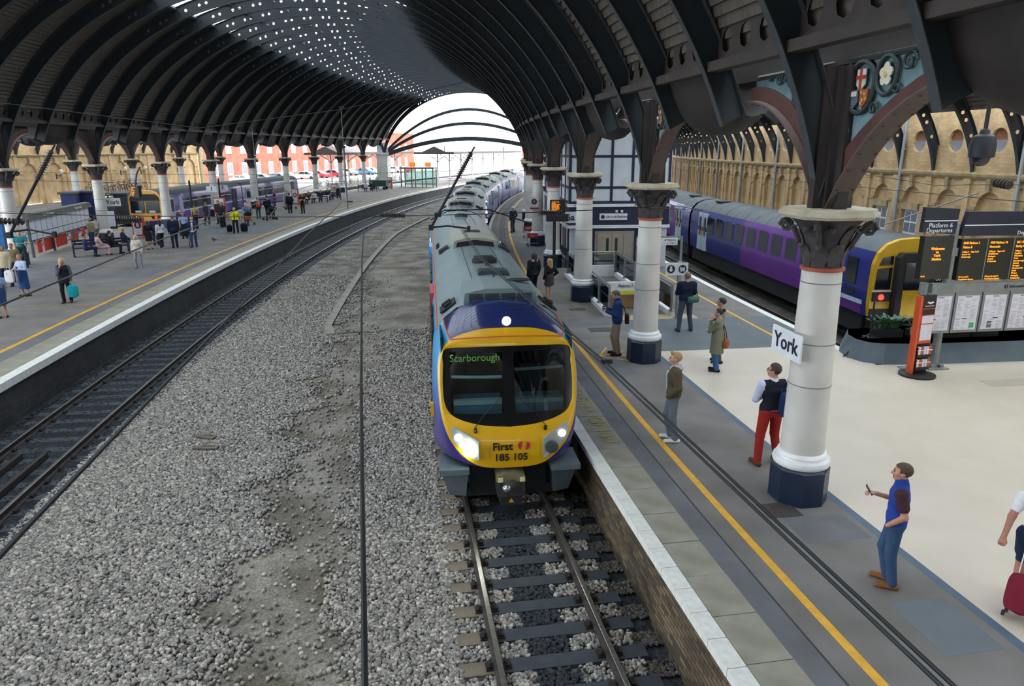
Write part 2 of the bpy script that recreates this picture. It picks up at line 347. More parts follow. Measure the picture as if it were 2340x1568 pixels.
# ---------------------------------------------------------------- roof vaults
m_rib = mat('painted_iron_rib', '#232b31', .6, var='#1d252a', scale=3)
m_flange = mat('rib_flange_paint', '#40474b', .6, var='#353b40', scale=5)
m_board = mat('dark_roof_boarding', '#665f56', .85, var='#534d46', scale=2.5, stretch=(1, 6, 1))
m_brown = mat('brown_black_ironwork', '#2e2726', .65, var='#241f1e', scale=3)
m_flg = mat('brown_girder_paint', '#3f3733', .65, var='#332d2a', scale=3)
m_redbrown = mat('red_oxide_trim', '#55302a', .65, var='#442722', scale=4)
m_bar = mat('glazing_bar_paint', '#55626a', .6)
m_roofglass = glass_mat('roof_glazing', '#f2f6f8', .3, .03, fresnel=False)
GLZ = 6.25
def ell(rc, a, b_, z0, p): return rc-a*math.cos(p), z0+b_*math.sin(p)
def rib_mesh(name, rc, a, b_, z0, dep_a, dep_b, zcut, holes=True, zcut2=None):
    """plate rib with pierced web, flanges; local coordinates are the radial plane (x = -r)"""
    p0 = math.asin(max(0, min(1, (zcut-z0)/b_))); p9 = math.pi-math.asin(max(0, min(1, ((zcut2 or zcut)-z0)/b_))); mbw = MB(); mbf = MB()
    n = 2*int(round(math.pi*(a+b_)/2/.42/2)); ps = [p0+(p9-p0)*i/n for i in range(n+1)]
    ins = [ell(rc, a, b_, z0, p) for p in ps]; out = [ell(rc, a+dep_a, b_+dep_b, z0, p) for p in ps]
    for i in range(n):
        A, B, Cc, D = (Vector((-q[0], 0, q[1])) for q in (ins[i], ins[i+1], out[i+1], out[i]))
        if holes and abs(a*math.cos((ps[i]+ps[i+1])/2)) < GLZ+1.6:
            ctr = (A+B+Cc+D)/4; ex = ((B-A)+(Cc-D))/4; ez = ((D-A)+(Cc-B))/4
            k = .36 if i % 3 != 2 else .0
            if k:
                outer = [A, (A+B)/2, B, (B+Cc)/2, Cc, (Cc+D)/2, D, (D+A)/2]
                sx_ = [-.62, 0, .62, .9, .62, 0, -.62, -.9]; sz_ = [-.62, -.9, -.62, 0, .62, .9, .62, 0]
                lx, lz = .088/ex.length, .088/ez.length
                inner = [ctr+ex*(lx*u)+ez*(lz*v) for u, v in zip(sx_, sz_)]
                mbw.add(outer+inner, [(j, (j+1) % 8, 8+(j+1) % 8, 8+j) for j in range(8)]); continue
        mbw.add([A, B, Cc, D], [(0, 1, 2, 3)])
    def flange(pts, w, th):
        rows = [[(-r, -w, z), (-r, w, z), (-r*1, w, z+th), (-r, -w, z+th)] for r, z in pts]; mbf.loft(rows, 0, True, (True, True))
    flange(ins, .075, .03); flange(out, .10, -.03)
    o = len(mbw.v); mbw.v += mbf.v; mbw.f += [tuple(i+o for i in f) for f in mbf.f]; mbw.m += [1]*len(mbf.f)
    return mbw.build(name, [m_rib, m_flange], me_only=True)
def bay_meshes(rc, a, b_, z0, zcut, glz):
    """lapped boarding on the haunches, glazed crown between two ribs"""
    p0 = math.asin((zcut-z0)/b_); pg = math.acos(glz/a) if glz else math.pi/2
    hs = math.radians(RIB/2)
    def row(p, off=0.):
        r, z = ell(rc, a+off, b_+off, z0, p); return [(-r*math.cos(t), r*math.sin(t), z) for t in (-hs, 0, hs)]
    bd = MB()
    for lo, hi in ((p0, pg), (math.pi-pg, math.pi-p0)):
        n = max(4, int(abs(hi-lo)*(a+b_)/2/.2))
        for i in range(n):
            q0, q1 = lo+(hi-lo)*i/n, lo+(hi-lo)*(i+1)/n
            o0, o1 = (0., .06) if lo == p0 else (.06, 0.)
            bd.loft([row(q0, o0), row(q1, o1)]); bd.loft([row(q1, o1), row(q1, .06-o1)])
    board = bd.build('roof_boarding', m_board, me_only=True)
    panes, bars = [], None
    if glz:
        k = 6; bar = MB()
        for i in range(k):
            q0, q1 = pg+(math.pi-2*pg)*i/k, pg+(math.pi-2*pg)*(i+1)/k
            pm = MB(); pm.loft([row(q0+(q1-q0)*j/2) for j in range(3)]); panes.append(pm.build('roof_pane', m_roofglass, me_only=True))
        for i in range(k+1):
            q0 = pg+(math.pi-2*pg)*i/k; A = row(q0-.006); B = row(q0+.006); A2 = row(q0-.006, -.14); B2 = row(q0+.006, -.14)
            bar.loft([A, B, B2, A2, A])
        for t in (-.25, 0, .25):
            pts = []
            for i in range(13):
                r, z = ell(rc, a-.03, b_-.03, z0, pg+(math.pi-2*pg)*i/12); tt = math.radians(RIB*t); pts.append((-r*math.cos(tt), r*math.sin(tt), z))
            bar.tube(pts, .022, 4)
        bars = bar.build('glazing_bars', m_bar, me_only=True)
    return board, panes, bars
def vault(name, rc, a, b_, z0, dep_a, dep_b, glz, t0, t1, cuts, holes=True):
    root = struct_root(name)
    # ell() starts at the small-r side; cuts: (column rib, phase, intermediate rib) for the small-r and the large-r side
    cache = {}
    def rme(k):
        key = tuple(c[0] if (c[1] is None or k % 3 == c[1]) else c[2] for c in cuts)
        if key not in cache: cache[key] = rib_mesh('roof_rib', rc, a, b_, z0, dep_a, dep_b, key[0], holes, key[1])
        return cache[key]
    board, panes, bars = bay_meshes(rc, a+dep_a+.03, b_+dep_b+.03, z0, 6.92, glz)
    k0 = int(math.ceil((t0-TH0)/RIB)); k1 = int(math.floor((t1-TH0)/RIB+.01))
    for k in range(k0, k1+1):
        th = TH0+k*RIB; mobj('roof_rib', rme(k), root, (CX, CY, 0), RZ(th))
        if k == k1: break
        tm = th+RIB/2; mobj('roof_boarding', board, root, (CX, CY, 0), RZ(tm))
        for pm in panes: mobj('roof_pane', pm, root, (CX, CY, 0), RZ(tm))
        if bars: mobj('glazing_bars', bars, root, (CX, CY, 0), RZ(tm))
    return root
NAVE = dict(rc=(R_ROW+L_ROW)/2, a=(L_ROW-R_ROW)/2, b_=10.44, z0=2.8)
ceiling_nave = vault('ceiling_nave', NAVE['rc'], NAVE['a'], NAVE['b_'], NAVE['z0'], .42, .7, GLZ, -13.3, TH_END+.1, ((4.7, 0, 5.85), (4.7, 1, 5.85)))
ceiling_right = vault('ceiling_right_aisle', (R_WALL+R_ROW)/2, (R_ROW-R_WALL)/2, 6.8, 3.4, .4, .6, 6.2, -13.3, TH_END+.1, ((4.45, None, 0), (4.7, 0, 5.85)))
ceiling_left = vault('ceiling_left_aisle', (L_ROW+O_ROW)/2, (O_ROW-L_ROW)/2, 5.6, 3.6, .35, .5, 4.4, -8.5, TH_END+.1, ((4.7, 1, 5.85), (4.7, 1, 5.85)), holes=False)
ceiling_outer = vault('ceiling_outer_aisle', (O_ROW+L_WALL)/2, (L_WALL-O_ROW)/2, 5.6, 3.6, .35, .5, 5.0, -3.0, TH_END-1.6, ((4.7, 1, 5.85), (4.9, None, 0)), holes=False)
# closing gable far behind the footbridge
b = MB(); b.arc([(262.9, 0), (331, 0), (331, 13.8), (262.9, 13.8)], TMIN-.1, TMIN); structure(b.build('wall_south', m_board))

# valley girders above the arcades: soffit trough, girder, spandrels and scalloped pendants
def valley(name, R, t0, t1, phase):
    root = struct_root(name); hs = RIB*.5
    g = MB()                                   # one sub-bay of valley: trough between two ribs, scalloped underneath
    nseg = 8; rows = []
    for i in range(nseg+1):
        t = -hs+2*hs*i/nseg; zb = 5.72+.30*(abs(2*i/nseg-1))**3
        tt = math.radians(t); row = []
        for j in range(9):
            u = j/8*2-1; rr = R+u*.72; row.append((-rr*math.cos(tt), rr*math.sin(tt), zb+1.05*abs(u)**2.4))
        rows.append(row)
    g.loft(rows)
    tro = g.build('valley_soffit', m_brown, smooth=True, me_only=True)
    g = MB(); rows = []
    for t in (-hs, hs):
        tt = math.radians(t); rows.append([(-(R+dr)*math.cos(tt), (R+dr)*math.sin(tt), z) for dr, z in ((-.92, 6.74), (-.7, 6.74), (-.7, 6.9), (-.92, 6.9))])
    g.loft(rows, 0, True); rows = [[(-(R*2+p[0]) if 0 else p[0], p[1], p[2]) for p in r] for r in rows]
    fl = g.build('girder_flange', m_flg, me_only=True)
    g = MB(); rows = []
    for t in (-hs, hs):
        tt = math.radians(t); rows.append([(-(R+dr)*math.cos(tt), (R+dr)*math.sin(tt), z) for dr, z in ((.92, 6.74), (.7, 6.74), (.7, 6.9), (.92, 6.9))])
    g.loft(rows, 0, True); fl2 = g.build('girder_flange', m_flg, me_only=True)
    # pierced lattice panel over the flange
    def lattice(dr):
        g = MB(); n = 4
        for i in range(n):
            t_a, t_b = -hs+2*hs*i/n, -hs+2*hs*(i+1)/n
            for lo, hi in ((6.9, 7.55), (7.55, 8.2)):
                def pt(u, v):
                    tt = math.radians(t_a+(t_b-t_a)*u); rr = R+dr; return (-rr*math.cos(tt), rr*math.sin(tt), lo+(hi-lo)*v)
                O = [pt(0, 0), pt(.5, 0), pt(1, 0), pt(1, .5), pt(1, 1), pt(.5, 1), pt(0, 1), pt(0, .5)]
                I = [pt(.5+.3*math.cos(a), .5+.3*math.sin(a)) for a in (math.radians(225+45*k) for k in range(8))]
                g.add(O+I, [(k, (k+1) % 8, 8+(k+1) % 8, 8+k) for k in range(8)])
        return g.build('lattice_panel', m_flg, me_only=True)
    g = MB(); rows = []
    for t in (-hs, hs):
        tt = math.radians(t); rows.append([(-(R+dr)*math.cos(tt), (R+dr)*math.sin(tt), z) for dr, z in ((-.05, 6.6), (.05, 6.6), (.05, 8.6), (-.05, 8.6))])
    g.loft(rows, 0, True, (True, True)); gw = g.build('girder_web', m_brown, me_only=True)
    la, lb = lattice(.72), lattice(-.72)
    k0 = int(math.ceil((t0-TH0)/RIB)); k1 = int(math.floor((t1-TH0)/RIB))
    for k in range(k0, k1):
        th = TH0+(k+.5)*RIB
        if (k-phase) % 3 == 1: mobj('valley_soffit', tro, root, (CX, CY, 0), RZ(th))
        for nm, me in (('girder_web', gw), ('girder_flange', fl), ('girder_flange', fl2), ('lattice_panel', la), ('lattice_panel', lb)): mobj(nm, me, root, (CX, CY, 0), RZ(th))
    return root
v_r = valley('beam_right_arcade', R_ROW, -11.7, TH_END, 0)
v_l = valley('beam_left_arcade', L_ROW, -6.8, TH_END, 1)
v_o = valley('beam_outer_arcade', O_ROW, -2, TH_END-1.6, 1)

# ---------------------------------------------------------------- columns
m_shaft = mat('white_column_paint', '#d4d2cc', .5, var='#c4c1ba', scale=1.5, detail=8)
m_base = mat('white_base_ring_paint', '#eceeee', .4)
m_plinth = mat('navy_plinth_paint', '#16283f', .35, var='#122238', scale=3)
m_capital = mat('weathered_capital', '#4a4546', .7, var='#332f31', scale=7, bump=.4, bscale=25)
m_abacus = mat('cream_abacus_paint', '#c9c2ad', .7, var='#b5ad97', scale=4)
m_neck = mat('red_neck_ring', '#a8543c', .6)
m_band = mat('grey_strap', '#7d7f80', .5)
m_archfl = mat('riveted_arch_flange', '#574945', .65, var='#5a4b46', scale=5)
m_crestblue = mat('pale_blue_crest_ground', '#7d9ca4', .7, var='#6a8992', scale=6); m_crestdark = mat('dark_green_scrollwork', '#2b3a3a', .6)
m_signw0 = mat('crest_white', '#ded9c8', .6); m_crossred = mat('crest_red', '#a83a30', .6); m_shblue = mat('crest_slate', '#5f6b80', .6); m_shor = mat('crest_orange', '#a8562e', .6); m_shyel = mat('crest_yellow', '#cdb765', .6)
def column_meshes():
    out = {}
    b = MB(); b.lathe([(.455, 0), (.455, .56), (.42, .6)], 8, ph=math.pi/8); out['plinth'] = b.build('plinth', m_plinth, me_only=True)
    b = MB(); b.lathe([(.40, .6), (.43, .62), (.445, .67), (.43, .72), (.37, .735), (.36, .76), (.385, .785), (.37, .82), (.335, .84)], 32); out['base_ring'] = b.build('base_ring', m_base, smooth=True, me_only=True)
    b = MB(); b.lathe([(.335, .84), (.325, 1.4), (.305, 2.6), (.285, 3.75)], 32); out['shaft'] = b.build('shaft', m_shaft, smooth=True, me_only=True)
    for j, (z, r) in enumerate(((1.95, .322), (2.62, .308), (3.55, .292))):
        b = MB(); b.lathe([(r, z-.008), (r+.004, z-.004), (r+.004, z+.004), (r, z+.008)], 32, cap=False); out['strap%d' % j] = b.build('strap', m_band, smooth=True, me_only=True)
    b = MB(); b.lathe([(.28, 3.72), (.315, 3.735), (.315, 3.775), (.28, 3.79)], 32); out['neck_ring'] = b.build('neck_ring', m_neck, smooth=True, me_only=True)
    b = MB(); b.lathe([(.275, 3.78), (.275, 3.95), (.31, 4.15), (.40, 4.38), (.52, 4.50), (.47, 4.51)], 32); out['capital'] = b.build('capital', m_capital, smooth=True, me_only=True)
    b = MB()                                    # acanthus leaves and corner volutes
    for tier, (n, z0, z1, r0, r1, w) in enumerate(((8, 3.80, 4.17, .275, .42, .11), (8, 4.02, 4.42, .30, .53, .10))):
        for k in range(n):
            a = 2*math.pi*(k+.5*tier)/n; ca, sa = math.cos(a), math.sin(a); rows = []
            for i in range(7):
                t = i/6; z = z0+(z1-z0)*min(1, t*1.15)-(max(0, t-.8)*.5); r = r0+(r1-r0)*t**2.2+.02; ww = w*(1-.75*t**3)*(.75+.5*math.sin(math.pi*t))
                rows.append([(ca*(r-.02*abs(u))-sa*u*ww, sa*(r-.02*abs(u))+ca*u*ww, z) for u in (-1, -.5, 0, .5, 1)])
            b.loft(rows)
    for k in range(4):
        a = math.pi/4+k*math.pi/2; c0 = Vector((math.cos(a), math.sin(a), 0)); pts = []
        for i in range(14):
            t = i/13*3.6*math.pi; rr = .11*(1-i/16); pts.append(c0*(.60-.02+rr*math.cos(t))+Vector((0, 0, 4.36+rr*math.sin(t))))
        b.tube(pts, .03, 5); b.tube([c0*.33+Vector((0, 0, 4.05)), c0*.45+Vector((0, 0, 4.3)), c0*.62+Vector((0, 0, 4.46))], .045, 6)
    out['leaf_ornament'] = b.build('leaf_ornament', m_capital, smooth=True, me_only=True)
    b = MB(); k = .52
    pts = [(k, k*.55), (k*.55, k), (-k*.55, k), (-k, k*.55), (-k, -k*.55), (-k*.55, -k), (k*.55, -k), (k, -k*.55)]
    for s_, z0, z1 in ((1.05, 4.50, 4.545), (1.16, 4.545, 4.60), (1.10, 4.60, 4.64)): b.prism([(x*s_, y*s_) for x, y in pts], z0, z1)
    out['abacus'] = b.build('abacus', m_abacus, me_only=True)
    b = MB()                                    # clustered stanchion above the capital
    b.box((0, 0, 5.6), (.34, .3, 1.95)); b.box((0, 0, 5.6), (.16, .62, 1.95)); b.box((0, 0, 5.6), (.62, .14, 1.95))
    out['stanchion'] = b.build('stanchion', m_brown, me_only=True)
    def zu(t): return 5.3+1.2*math.sin(t*math.pi/2)**.85
    for s_ in (-1, 1):                          # longitudinal spandrel arches to the next ribs, crest panels above them
        b = MB(); rows = []; rw = []
        for i in range(13):
            t = i/12; y = s_*(.14+2.45*t); u = zu(t); l = u-.22-.45*(1-t)**4
            rows.append([(-.05, y, l), (.05, y, l), (.05, y, u), (-.05, y, u)]); rw.append([(-.17, y, l-.03), (.17, y, l-.03), (.17, y, l), (-.17, y, l)])
        b.loft(rows, 0, True, (True, True)); b.loft(rw, 1, True, (True, True))
        for i in range(1, 12):
            t = i/12; y = s_*(.14+2.45*t); u = zu(t); l = u-.25-.45*(1-t)**4
            for x in (-.12, .12): b.box((x, y, l-.035), (.025, .03, .012), 2)
        out['spandrel_arch%d' % (s_+1)] = b.build('spandrel_arch', [m_redbrown, m_archfl, m_brown], me_only=True)
        b = MB(); pts = [(s_*(.14+2.45*i/12), zu(i/12)) for i in range(13)]
        for (y0, z0), (y1, z1) in zip(pts, pts[1:]): b.add([(.02, y0, z0), (.02, y1, z1), (.02, y1, 6.68), (.02, y0, 6.68)], [(0, 1, 2, 3)])
        out['crest_panel%d' % (s_+1)] = b.build('crest_panel', m_crestblue, me_only=True)
        b = MB()
        def spiral(y, z, r, turns, a0, rt=.02, sg=1): b.tube([(-.03, s_*(y+r*(1-i/26)*math.cos(a0+sg*turns*2*math.pi*i/20)), z+r*(1-i/26)*math.sin(a0+sg*turns*2*math.pi*i/20)) for i in range(21)], rt, 5)
        for y, z, ry, rz_, rt in ((.47, 6.27, .28, .33, .035), (.98, 6.38, .2, .24, .03)):
            b.tube([(-.03, s_*(y+ry*math.cos(a_)), z+rz_*math.sin(a_)) for a_ in [2*math.pi*i/24 for i in range(25)]], rt, 6)
        spiral(1.38, 6.5, .14, 1.3, 0); spiral(1.72, 6.56, .1, 1.3, 2); spiral(2.02, 6.6, .06, 1.2, 1); spiral(.25, 5.72, .1, 1.2, 1.5); spiral(.78, 5.98, .09, 1.1, 0); spiral(1.2, 6.22, .07, 1., 3)
        b.tube([(-.03, s_*.17, 5.45), (-.03, s_*.2, 6.6)], .03, 5); b.tube([(-.03, s_*.17, 6.65), (-.03, s_*2.4, 6.65)], .03, 5)
        out['crest_scroll%d' % (s_+1)] = b.build('crest_scroll', m_crestdark, me_only=True)
        b = MB()
        def pl(poly, mi, d=0.): b.prism([(s_*y, z) for y, z in poly], -.05-d, -.03, 0, mi)
        pl([(.39, 6.5), (.57, 6.5), (.57, 6.3), (.48, 6.22), (.39, 6.3)], 0); pl([(.46, 6.5), (.50, 6.5), (.50, 6.23), (.46, 6.23)], 1, .01); pl([(.39, 6.42), (.57, 6.42), (.57, 6.37), (.39, 6.37)], 1, .01)
        pl([(.28, 6.24), (.44, 6.24), (.45, 6.08), (.36, 6.0), (.28, 6.1)], 2); pl([(.3, 6.22), (.42, 6.22), (.42, 6.16), (.3, 6.16)], 0, .008); pl([(.49, 6.24), (.66, 6.24), (.66, 6.1), (.56, 6.0), (.49, 6.08)], 3)
        for yy, zz in ((.53, 6.2), (.6, 6.18), (.56, 6.1), (.62, 6.12), (.53, 6.06)): pl([(yy-.015, zz-.02), (yy+.015, zz-.02), (yy+.015, zz+.02), (yy-.015, zz+.02)], 4, .01)
        out['crest_shield%d' % (s_+1)] = b.build('crest_shield', [m_signw0, m_crossred, m_shblue, m_shor, m_shyel], me_only=True); b = MB()
        for q in range(5):
            a_ = math.pi/2+2*math.pi*q/5; cy_, cz_ = .98+.075*math.cos(a_), 6.39+.09*math.sin(a_); pl([(cy_+.055*math.cos(j*math.pi/4), cz_+.06*math.sin(j*math.pi/4)) for j in range(8)], 0, .004*q/5)
        pl([(.98+.035*math.cos(j*math.pi/4), 6.39+.04*math.sin(j*math.pi/4)) for j in range(8)], 4, .012)
        out['crest_rose%d' % (s_+1)] = b.build('crest_rose', [m_signw0, m_crossred, m_shblue, m_shor, m_shyel], me_only=True)
    return out
CM = column_meshes()
PLAIN = {}
for k_ in [k for k in CM if k.startswith('crest_panel')]:
    PLAIN[k_] = CM[k_].copy(); PLAIN[k_].materials.clear(); PLAIN[k_].materials.append(m_brown)
def column(r, th, label, group, full=True):
    t = thing('iron_column', label, 'column', W(r, th, 0), RZ(th), group); t['kind'] = 'thing'
    for k in CM: mobj(k.rstrip('0123456789'), CM[k] if (full or k not in PLAIN) else PLAIN[k], t)
    return t
ordr = ['first', 'second', 'third', 'fourth', 'fifth', 'sixth', 'seventh', 'eighth', 'ninth', 'tenth', 'eleventh', 'twelfth']
RCOLS = []
for i in range(-1, 13):
    th = TH0+i*DTH
    if th > TH_END+.2: break
    lab = {-1: 'white column just out of frame beside the footbridge', 0: 'white column with navy plinth carrying the large York sign', 1: 'white column between man with coffee and young man in olive jacket', 2: 'white column beside the painted PASSENGER LIFT lettering and stairwell', 3: 'white column right behind the platform LED departure screen', 4: 'white column next to the red luggage trolley'}.get(i, 'white column of the right arcade, %s from the York sign' % (ordr[i] if i < 12 else 'last'))
    RCOLS.append(column(R_ROW, th, lab, 'right arcade columns'))
for i in range(0, 9):
    th = TH0+10*RIB+i*DTH
    lab = {0: 'white column standing at the end of the long notice board', 1: 'white column carrying the small York sign above the B board', 2: 'white column in front of the yellow train cab side', 3: 'white column carrying the 1 and 3 platform signs'}.get(i, 'white column of the left arcade, %s from the notice board' % ordr[i])
    column(L_ROW, th, lab, 'left arcade columns', False)
for i in range(2, 7):
    th = TH0+10*RIB+i*DTH; column(O_ROW, th, 'slim white column beside yellow wall, %s of the outer row' % ordr[i-2], 'outer arcade columns', False)
# end piers of the shed
m_pier = mat('pale_stone_pier', '#c2c4c0', .7, var='#b0b2ae', scale=2)
for r, th in ((L_ROW+.4, TH_END), (R_ROW-.4, TH_END)):
    b = MB(); b.box((0, 0, 2.3), (1.7, 1.5, 4.6)); b.box((0, 0, 4.75), (2.0, 1.8, .3)); b.box((0, 0, .25), (1.9, 1.7, .5)); b.box((0, 0, 5.6), (1.5, 1.3, 1.5))
    structure(b.build('pillar_end', m_pier, loc=W(r, th, 0), rz=RZ(th)))
# glazed end screen: bowed girders across the open arch
scr = struct_root('trim_end_screen')
for z_pk, z_end, wd in ((11.2, 5.6, .4), (9.25, 5.3, .45), (7.15, 5.0, .6)):
    b = MB(); rows = []
    for i in range(41):
        u = i/20-1; rr = NAVE['rc']+u*12.6; z = z_end+(z_pk-z_end)*(1-abs(u)**2.0); rows.append([W(rr, TH_END-.03, z-wd), W(rr, TH_END+.03, z-wd), W(rr, TH_END+.03, z), W(rr, TH_END-.03, z)])
    b.loft(rows, 0, True, (True, True)); b.build('bow_girder', m_flange, scr)
for u in (-.42, .3):
    rr = NAVE['rc']+u*12.6; b = MB(); b.tube([W(rr, TH_END, 5.), W(rr, TH_END, 12.2)], .04, 6); b.build('mullion', m_flange, scr)
# ---------------------------------------------------------------- brick side walls
m_buff = brick_mat('buff_brick', '#d8bb8c', '#c6a473', '#b8a68a')
m_buff_red = brick_mat('reddish_infill_brick', '#a96a45', '#955a3c', '#8d7a68')
m_yellow_wall = brick_mat('yellow_wall_brick', '#e8c796', '#dbb582', '#d5bd98')
m_sandstone = mat('sandstone_trim', '#b3a07c', .85, var='#94825f', scale=3, bump=.2)
m_winglass = mat('dull_window_glass', '#8f929c', .25, var='#7d818c', scale=2)
m_winframe = mat('white_window_frame', '#dfe3e6', .5)
m_darkpane = mat('dark_window_pane', '#7d838c', .15)
m_pipe = mat('grey_downpipe', '#a7adb3', .4, .3)
def uv_plan(me):
    uv = me.uv_layers.new(name='UVMap')
    for lp in me.loops:
        c = me.vertices[lp.vertex_index].co; uv.data[lp.index].uv = (c.y+c.x, c.z)
def wall_bay(m_wall, m_circ, hw, nw, spring, zc, ztop, circ=True, s=1, back='brick'):
    """one bay: local y along the wall, s*x into the wall; returns dict of part meshes"""
    dep = .22*s; out = {}
    b = MB(); n = 12; top = spring+nw
    A = [(-nw*math.cos(math.pi*i/n), spring+nw*math.sin(math.pi*i/n)) for i in range(n+1)]
    def quad(p): b.add([(0, y, z) for y, z in p], [tuple(range(len(p)))])
    quad([(-hw, 0), (-nw, 0), (-nw, spring), (-hw, spring)]); quad([(nw, 0), (hw, 0), (hw, spring), (nw, spring)])
    quad([(-hw, spring), (-nw, spring), (-nw, zc), (-hw, zc)]); quad([(nw, spring), (hw, spring), (hw, zc), (nw, zc)])
    for i in range(n): quad([A[i], A[i+1], (A[i+1][0], zc), (A[i][0], zc)])
    path = [(-nw, 0)]+A+[(nw, 0)]
    for p, q in zip(path, path[1:]): b.add([(0, p[0], p[1]), (0, q[0], q[1]), (dep, q[0], q[1]), (dep, p[0], p[1])], [(0, 1, 2, 3)])
    b.add([(dep, y, z) for y, z in [(-nw, 0)]+A+[(nw, 0)]], [tuple(range(len(A)+2))])
    if circ:
        R, cz = .47, 5.75; n = 20
        Cc = [(R*math.cos(2*math.pi*i/n), cz+R*math.sin(2*math.pi*i/n)) for i in range(n+1)]
        quad([(-hw, zc), (-R, zc), (-R, ztop), (-hw, ztop)]); quad([(R, zc), (hw, zc), (hw, ztop), (R, ztop)])
        for i in range(n//2): quad([Cc[i], (Cc[i][0], ztop), (Cc[i+1][0], ztop), Cc[i+1]])
        for i in range(n//2, n): quad([Cc[i], Cc[i+1], (Cc[i+1][0], zc), (Cc[i][0], zc)])
        for p, q in zip(Cc, Cc[1:]): b.add([(0, p[0], p[1]), (0, q[0], q[1]), (dep*.6, q[0], q[1]), (dep*.6, p[0], p[1])], [(0, 1, 2, 3)])
    else: quad([(-hw, zc), (hw, zc), (hw, ztop), (-hw, ztop)])
    me = b.build('brick_bay', m_wall, me_only=True); uv_plan(me); out['brick_bay'] = me
    if circ:
        b = MB(); b.add([(dep*.6, y, z) for y, z in Cc[:11]], [tuple(range(11))]); me = b.build('brick_infill', m_circ, me_only=True); uv_plan(me); out['brick_infill'] = me
        b = MB(); b.add([(dep*.5, y, z) for y, z in Cc[10:]], [tuple(range(11))]); out['half_round_pane'] = b.build('half_round_pane', m_winglass, me_only=True)
    b = MB()
    b.bb((-.10*s, -hw-.16, 0), (.02*s, -hw+.16, zc-.1)); b.bb((-.14*s, -hw-.2, zc-.32), (0, -hw+.2, zc-.1)); b.bb((-.14*s, -hw-.2, 0), (0, -hw+.2, .5))
    me = b.build('pilaster', m_wall, me_only=True); uv_plan(me); out['pilaster'] = me
    b = MB(); b.bb((-.16*s, -.1, top+.05), (.02*s, .1, zc-.08)); b.bb((-.05*s, -hw+.16, spring-.08), (.02*s, -nw, spring+.06)); b.bb((-.05*s, nw, spring-.08), (.02*s, hw-.16, spring+.06))
    out['stone_console'] = b.build('stone_console', m_sandstone, me_only=True)
    b = MB(); prof = [(.02*s, zc-.1), (-.12*s, zc-.1), (-.2*s, zc+.0), (-.22*s, zc+.1), (-.05*s, zc+.18), (.02*s, zc+.18)]
    b.prism(prof, -hw, hw, 1); b.v = [(p[0], p[1], p[2]) for p in b.v]
    out['cornice'] = b.build('cornice', m_sandstone, me_only=True)
    return out
wr = struct_root('wall_right')
hw = R_WALL*math.radians(RIB)/2
BAY = wall_bay(m_buff, m_buff_red, hw, .68, 3.05, 4.32, 9.0)
b = MB(); b.bb((.10, -.5, 1.5), (.16, .5, 2.65)); wf = b.build('window_frame', m_winframe, me_only=True)
b = MB()
for y in (-.24, .24):
    for z in (1.82, 2.33): b.box((.095, y, z), (.02, .40, .42))
wp = b.build('window_pane', m_darkpane, me_only=True)
b = MB(); b.bb((-.05, -.6, 2.65), (.18, .6, 2.95)); wl = b.build('window_lintel', m_sandstone, me_only=True)
b = MB(); b.tube([(-.18, 0, 0), (-.18, 0, 7.6)], .07, 10); b.lathe([(.07, 7.5), (.16, 7.75), (.16, 7.85)], 10, c=(-.18, 0, 0))
for z in (1.2, 2.6, 4.0, 5.4): b.box((-.12, 0, z), (.14, .2, .05))
dp = b.build('downpipe', m_pipe, smooth=True, me_only=True)
k0 = int((-7.9-TH0)/RIB)
for k in range(k0-6, k0+42):
    th = TH0+(k+.5)*RIB+.03
    if th > TH_END: break
    for nm, me in BAY.items(): mobj(nm, me, wr, W(R_WALL, th, 0), RZ(th))
    j = k-k0
    if j in (7, 8): 
        for nm, me in (('window_frame', wf), ('window_pane', wp), ('window_lintel', wl)): mobj(nm, me, wr, W(R_WALL, th, 0), RZ(th))
    if (k-k0) % 3 == 1: mobj('downpipe', dp, wr, W(R_WALL, th+RIB*.36, 0), RZ(th))
b = MB(); b.arc([(262.3, -1.3), (265.6, -1.3), (265.6, 0), (262.3, 0)], -7.6, TMAX); structure(b.build('floor_wall_platform', m_tar))
b = MB(); b.arc([(262.2, 0), (262.5, 0), (262.5, 9), (262.2, 9)], TH_END-.2, TH_END); structure(b.build('wall_right_end', m_sandstone))
# left wall
wl_ = struct_root('wall_left'); lb = .66
hwl = L_WALL*math.radians(lb)/2
BAYL = wall_bay(m_yellow_wall, m_buff_red, hwl, 1.1, 3.02, 4.85, 9.0, circ=False, s=-1)
BAYL['stone_console'] = BAYL['stone_console']
for k in range(-9, 9):
    th = 9.31-(k+9.5)*lb
    for nm, me in BAYL.items(): mobj(nm, me, wl_, W(L_WALL, th, 0), RZ(th))
b = MB(); b.bb((-.3, -.4, 0), (.35, .5, 9)); b.build('wall_return', m_sandstone, wl_, loc=W(L_WALL, 9.4, 0), rz=RZ(9.4))
# bracket lamps on the left wall
m_lampglass = mat('lamp_globe', '#e9e4d6', .3); m_black = mat('black_paint', '#1c1d20', .5)
for k, th in enumerate((4.35, 6.3, 7.0, 7.7, 8.4)):
    t = thing('wall_lantern', 'bracket lantern on yellow wall, %s counted from the notice board' % ordr[k], 'lamp', W(L_WALL-.1, th, 2.8), RZ(th), 'wall lanterns')
    b = MB(); b.tube([(0, 0, 0), (.35, 0, 0), (.62, 0, .06)], .035, 6); b.tube([(0, 0, -.35), (.45, 0, -.05)], .025, 6); b.box((.0, 0, -.1), (.06, .14, .6)); b.build('bracket', m_black, t)
    b = MB(); b.lathe([(.08, .1), (.2, .25), (.22, .45), (.12, .6), (.03, .66)], 12, c=(.62, 0, 0)); b.build('lantern_globe', m_lampglass, t, True)
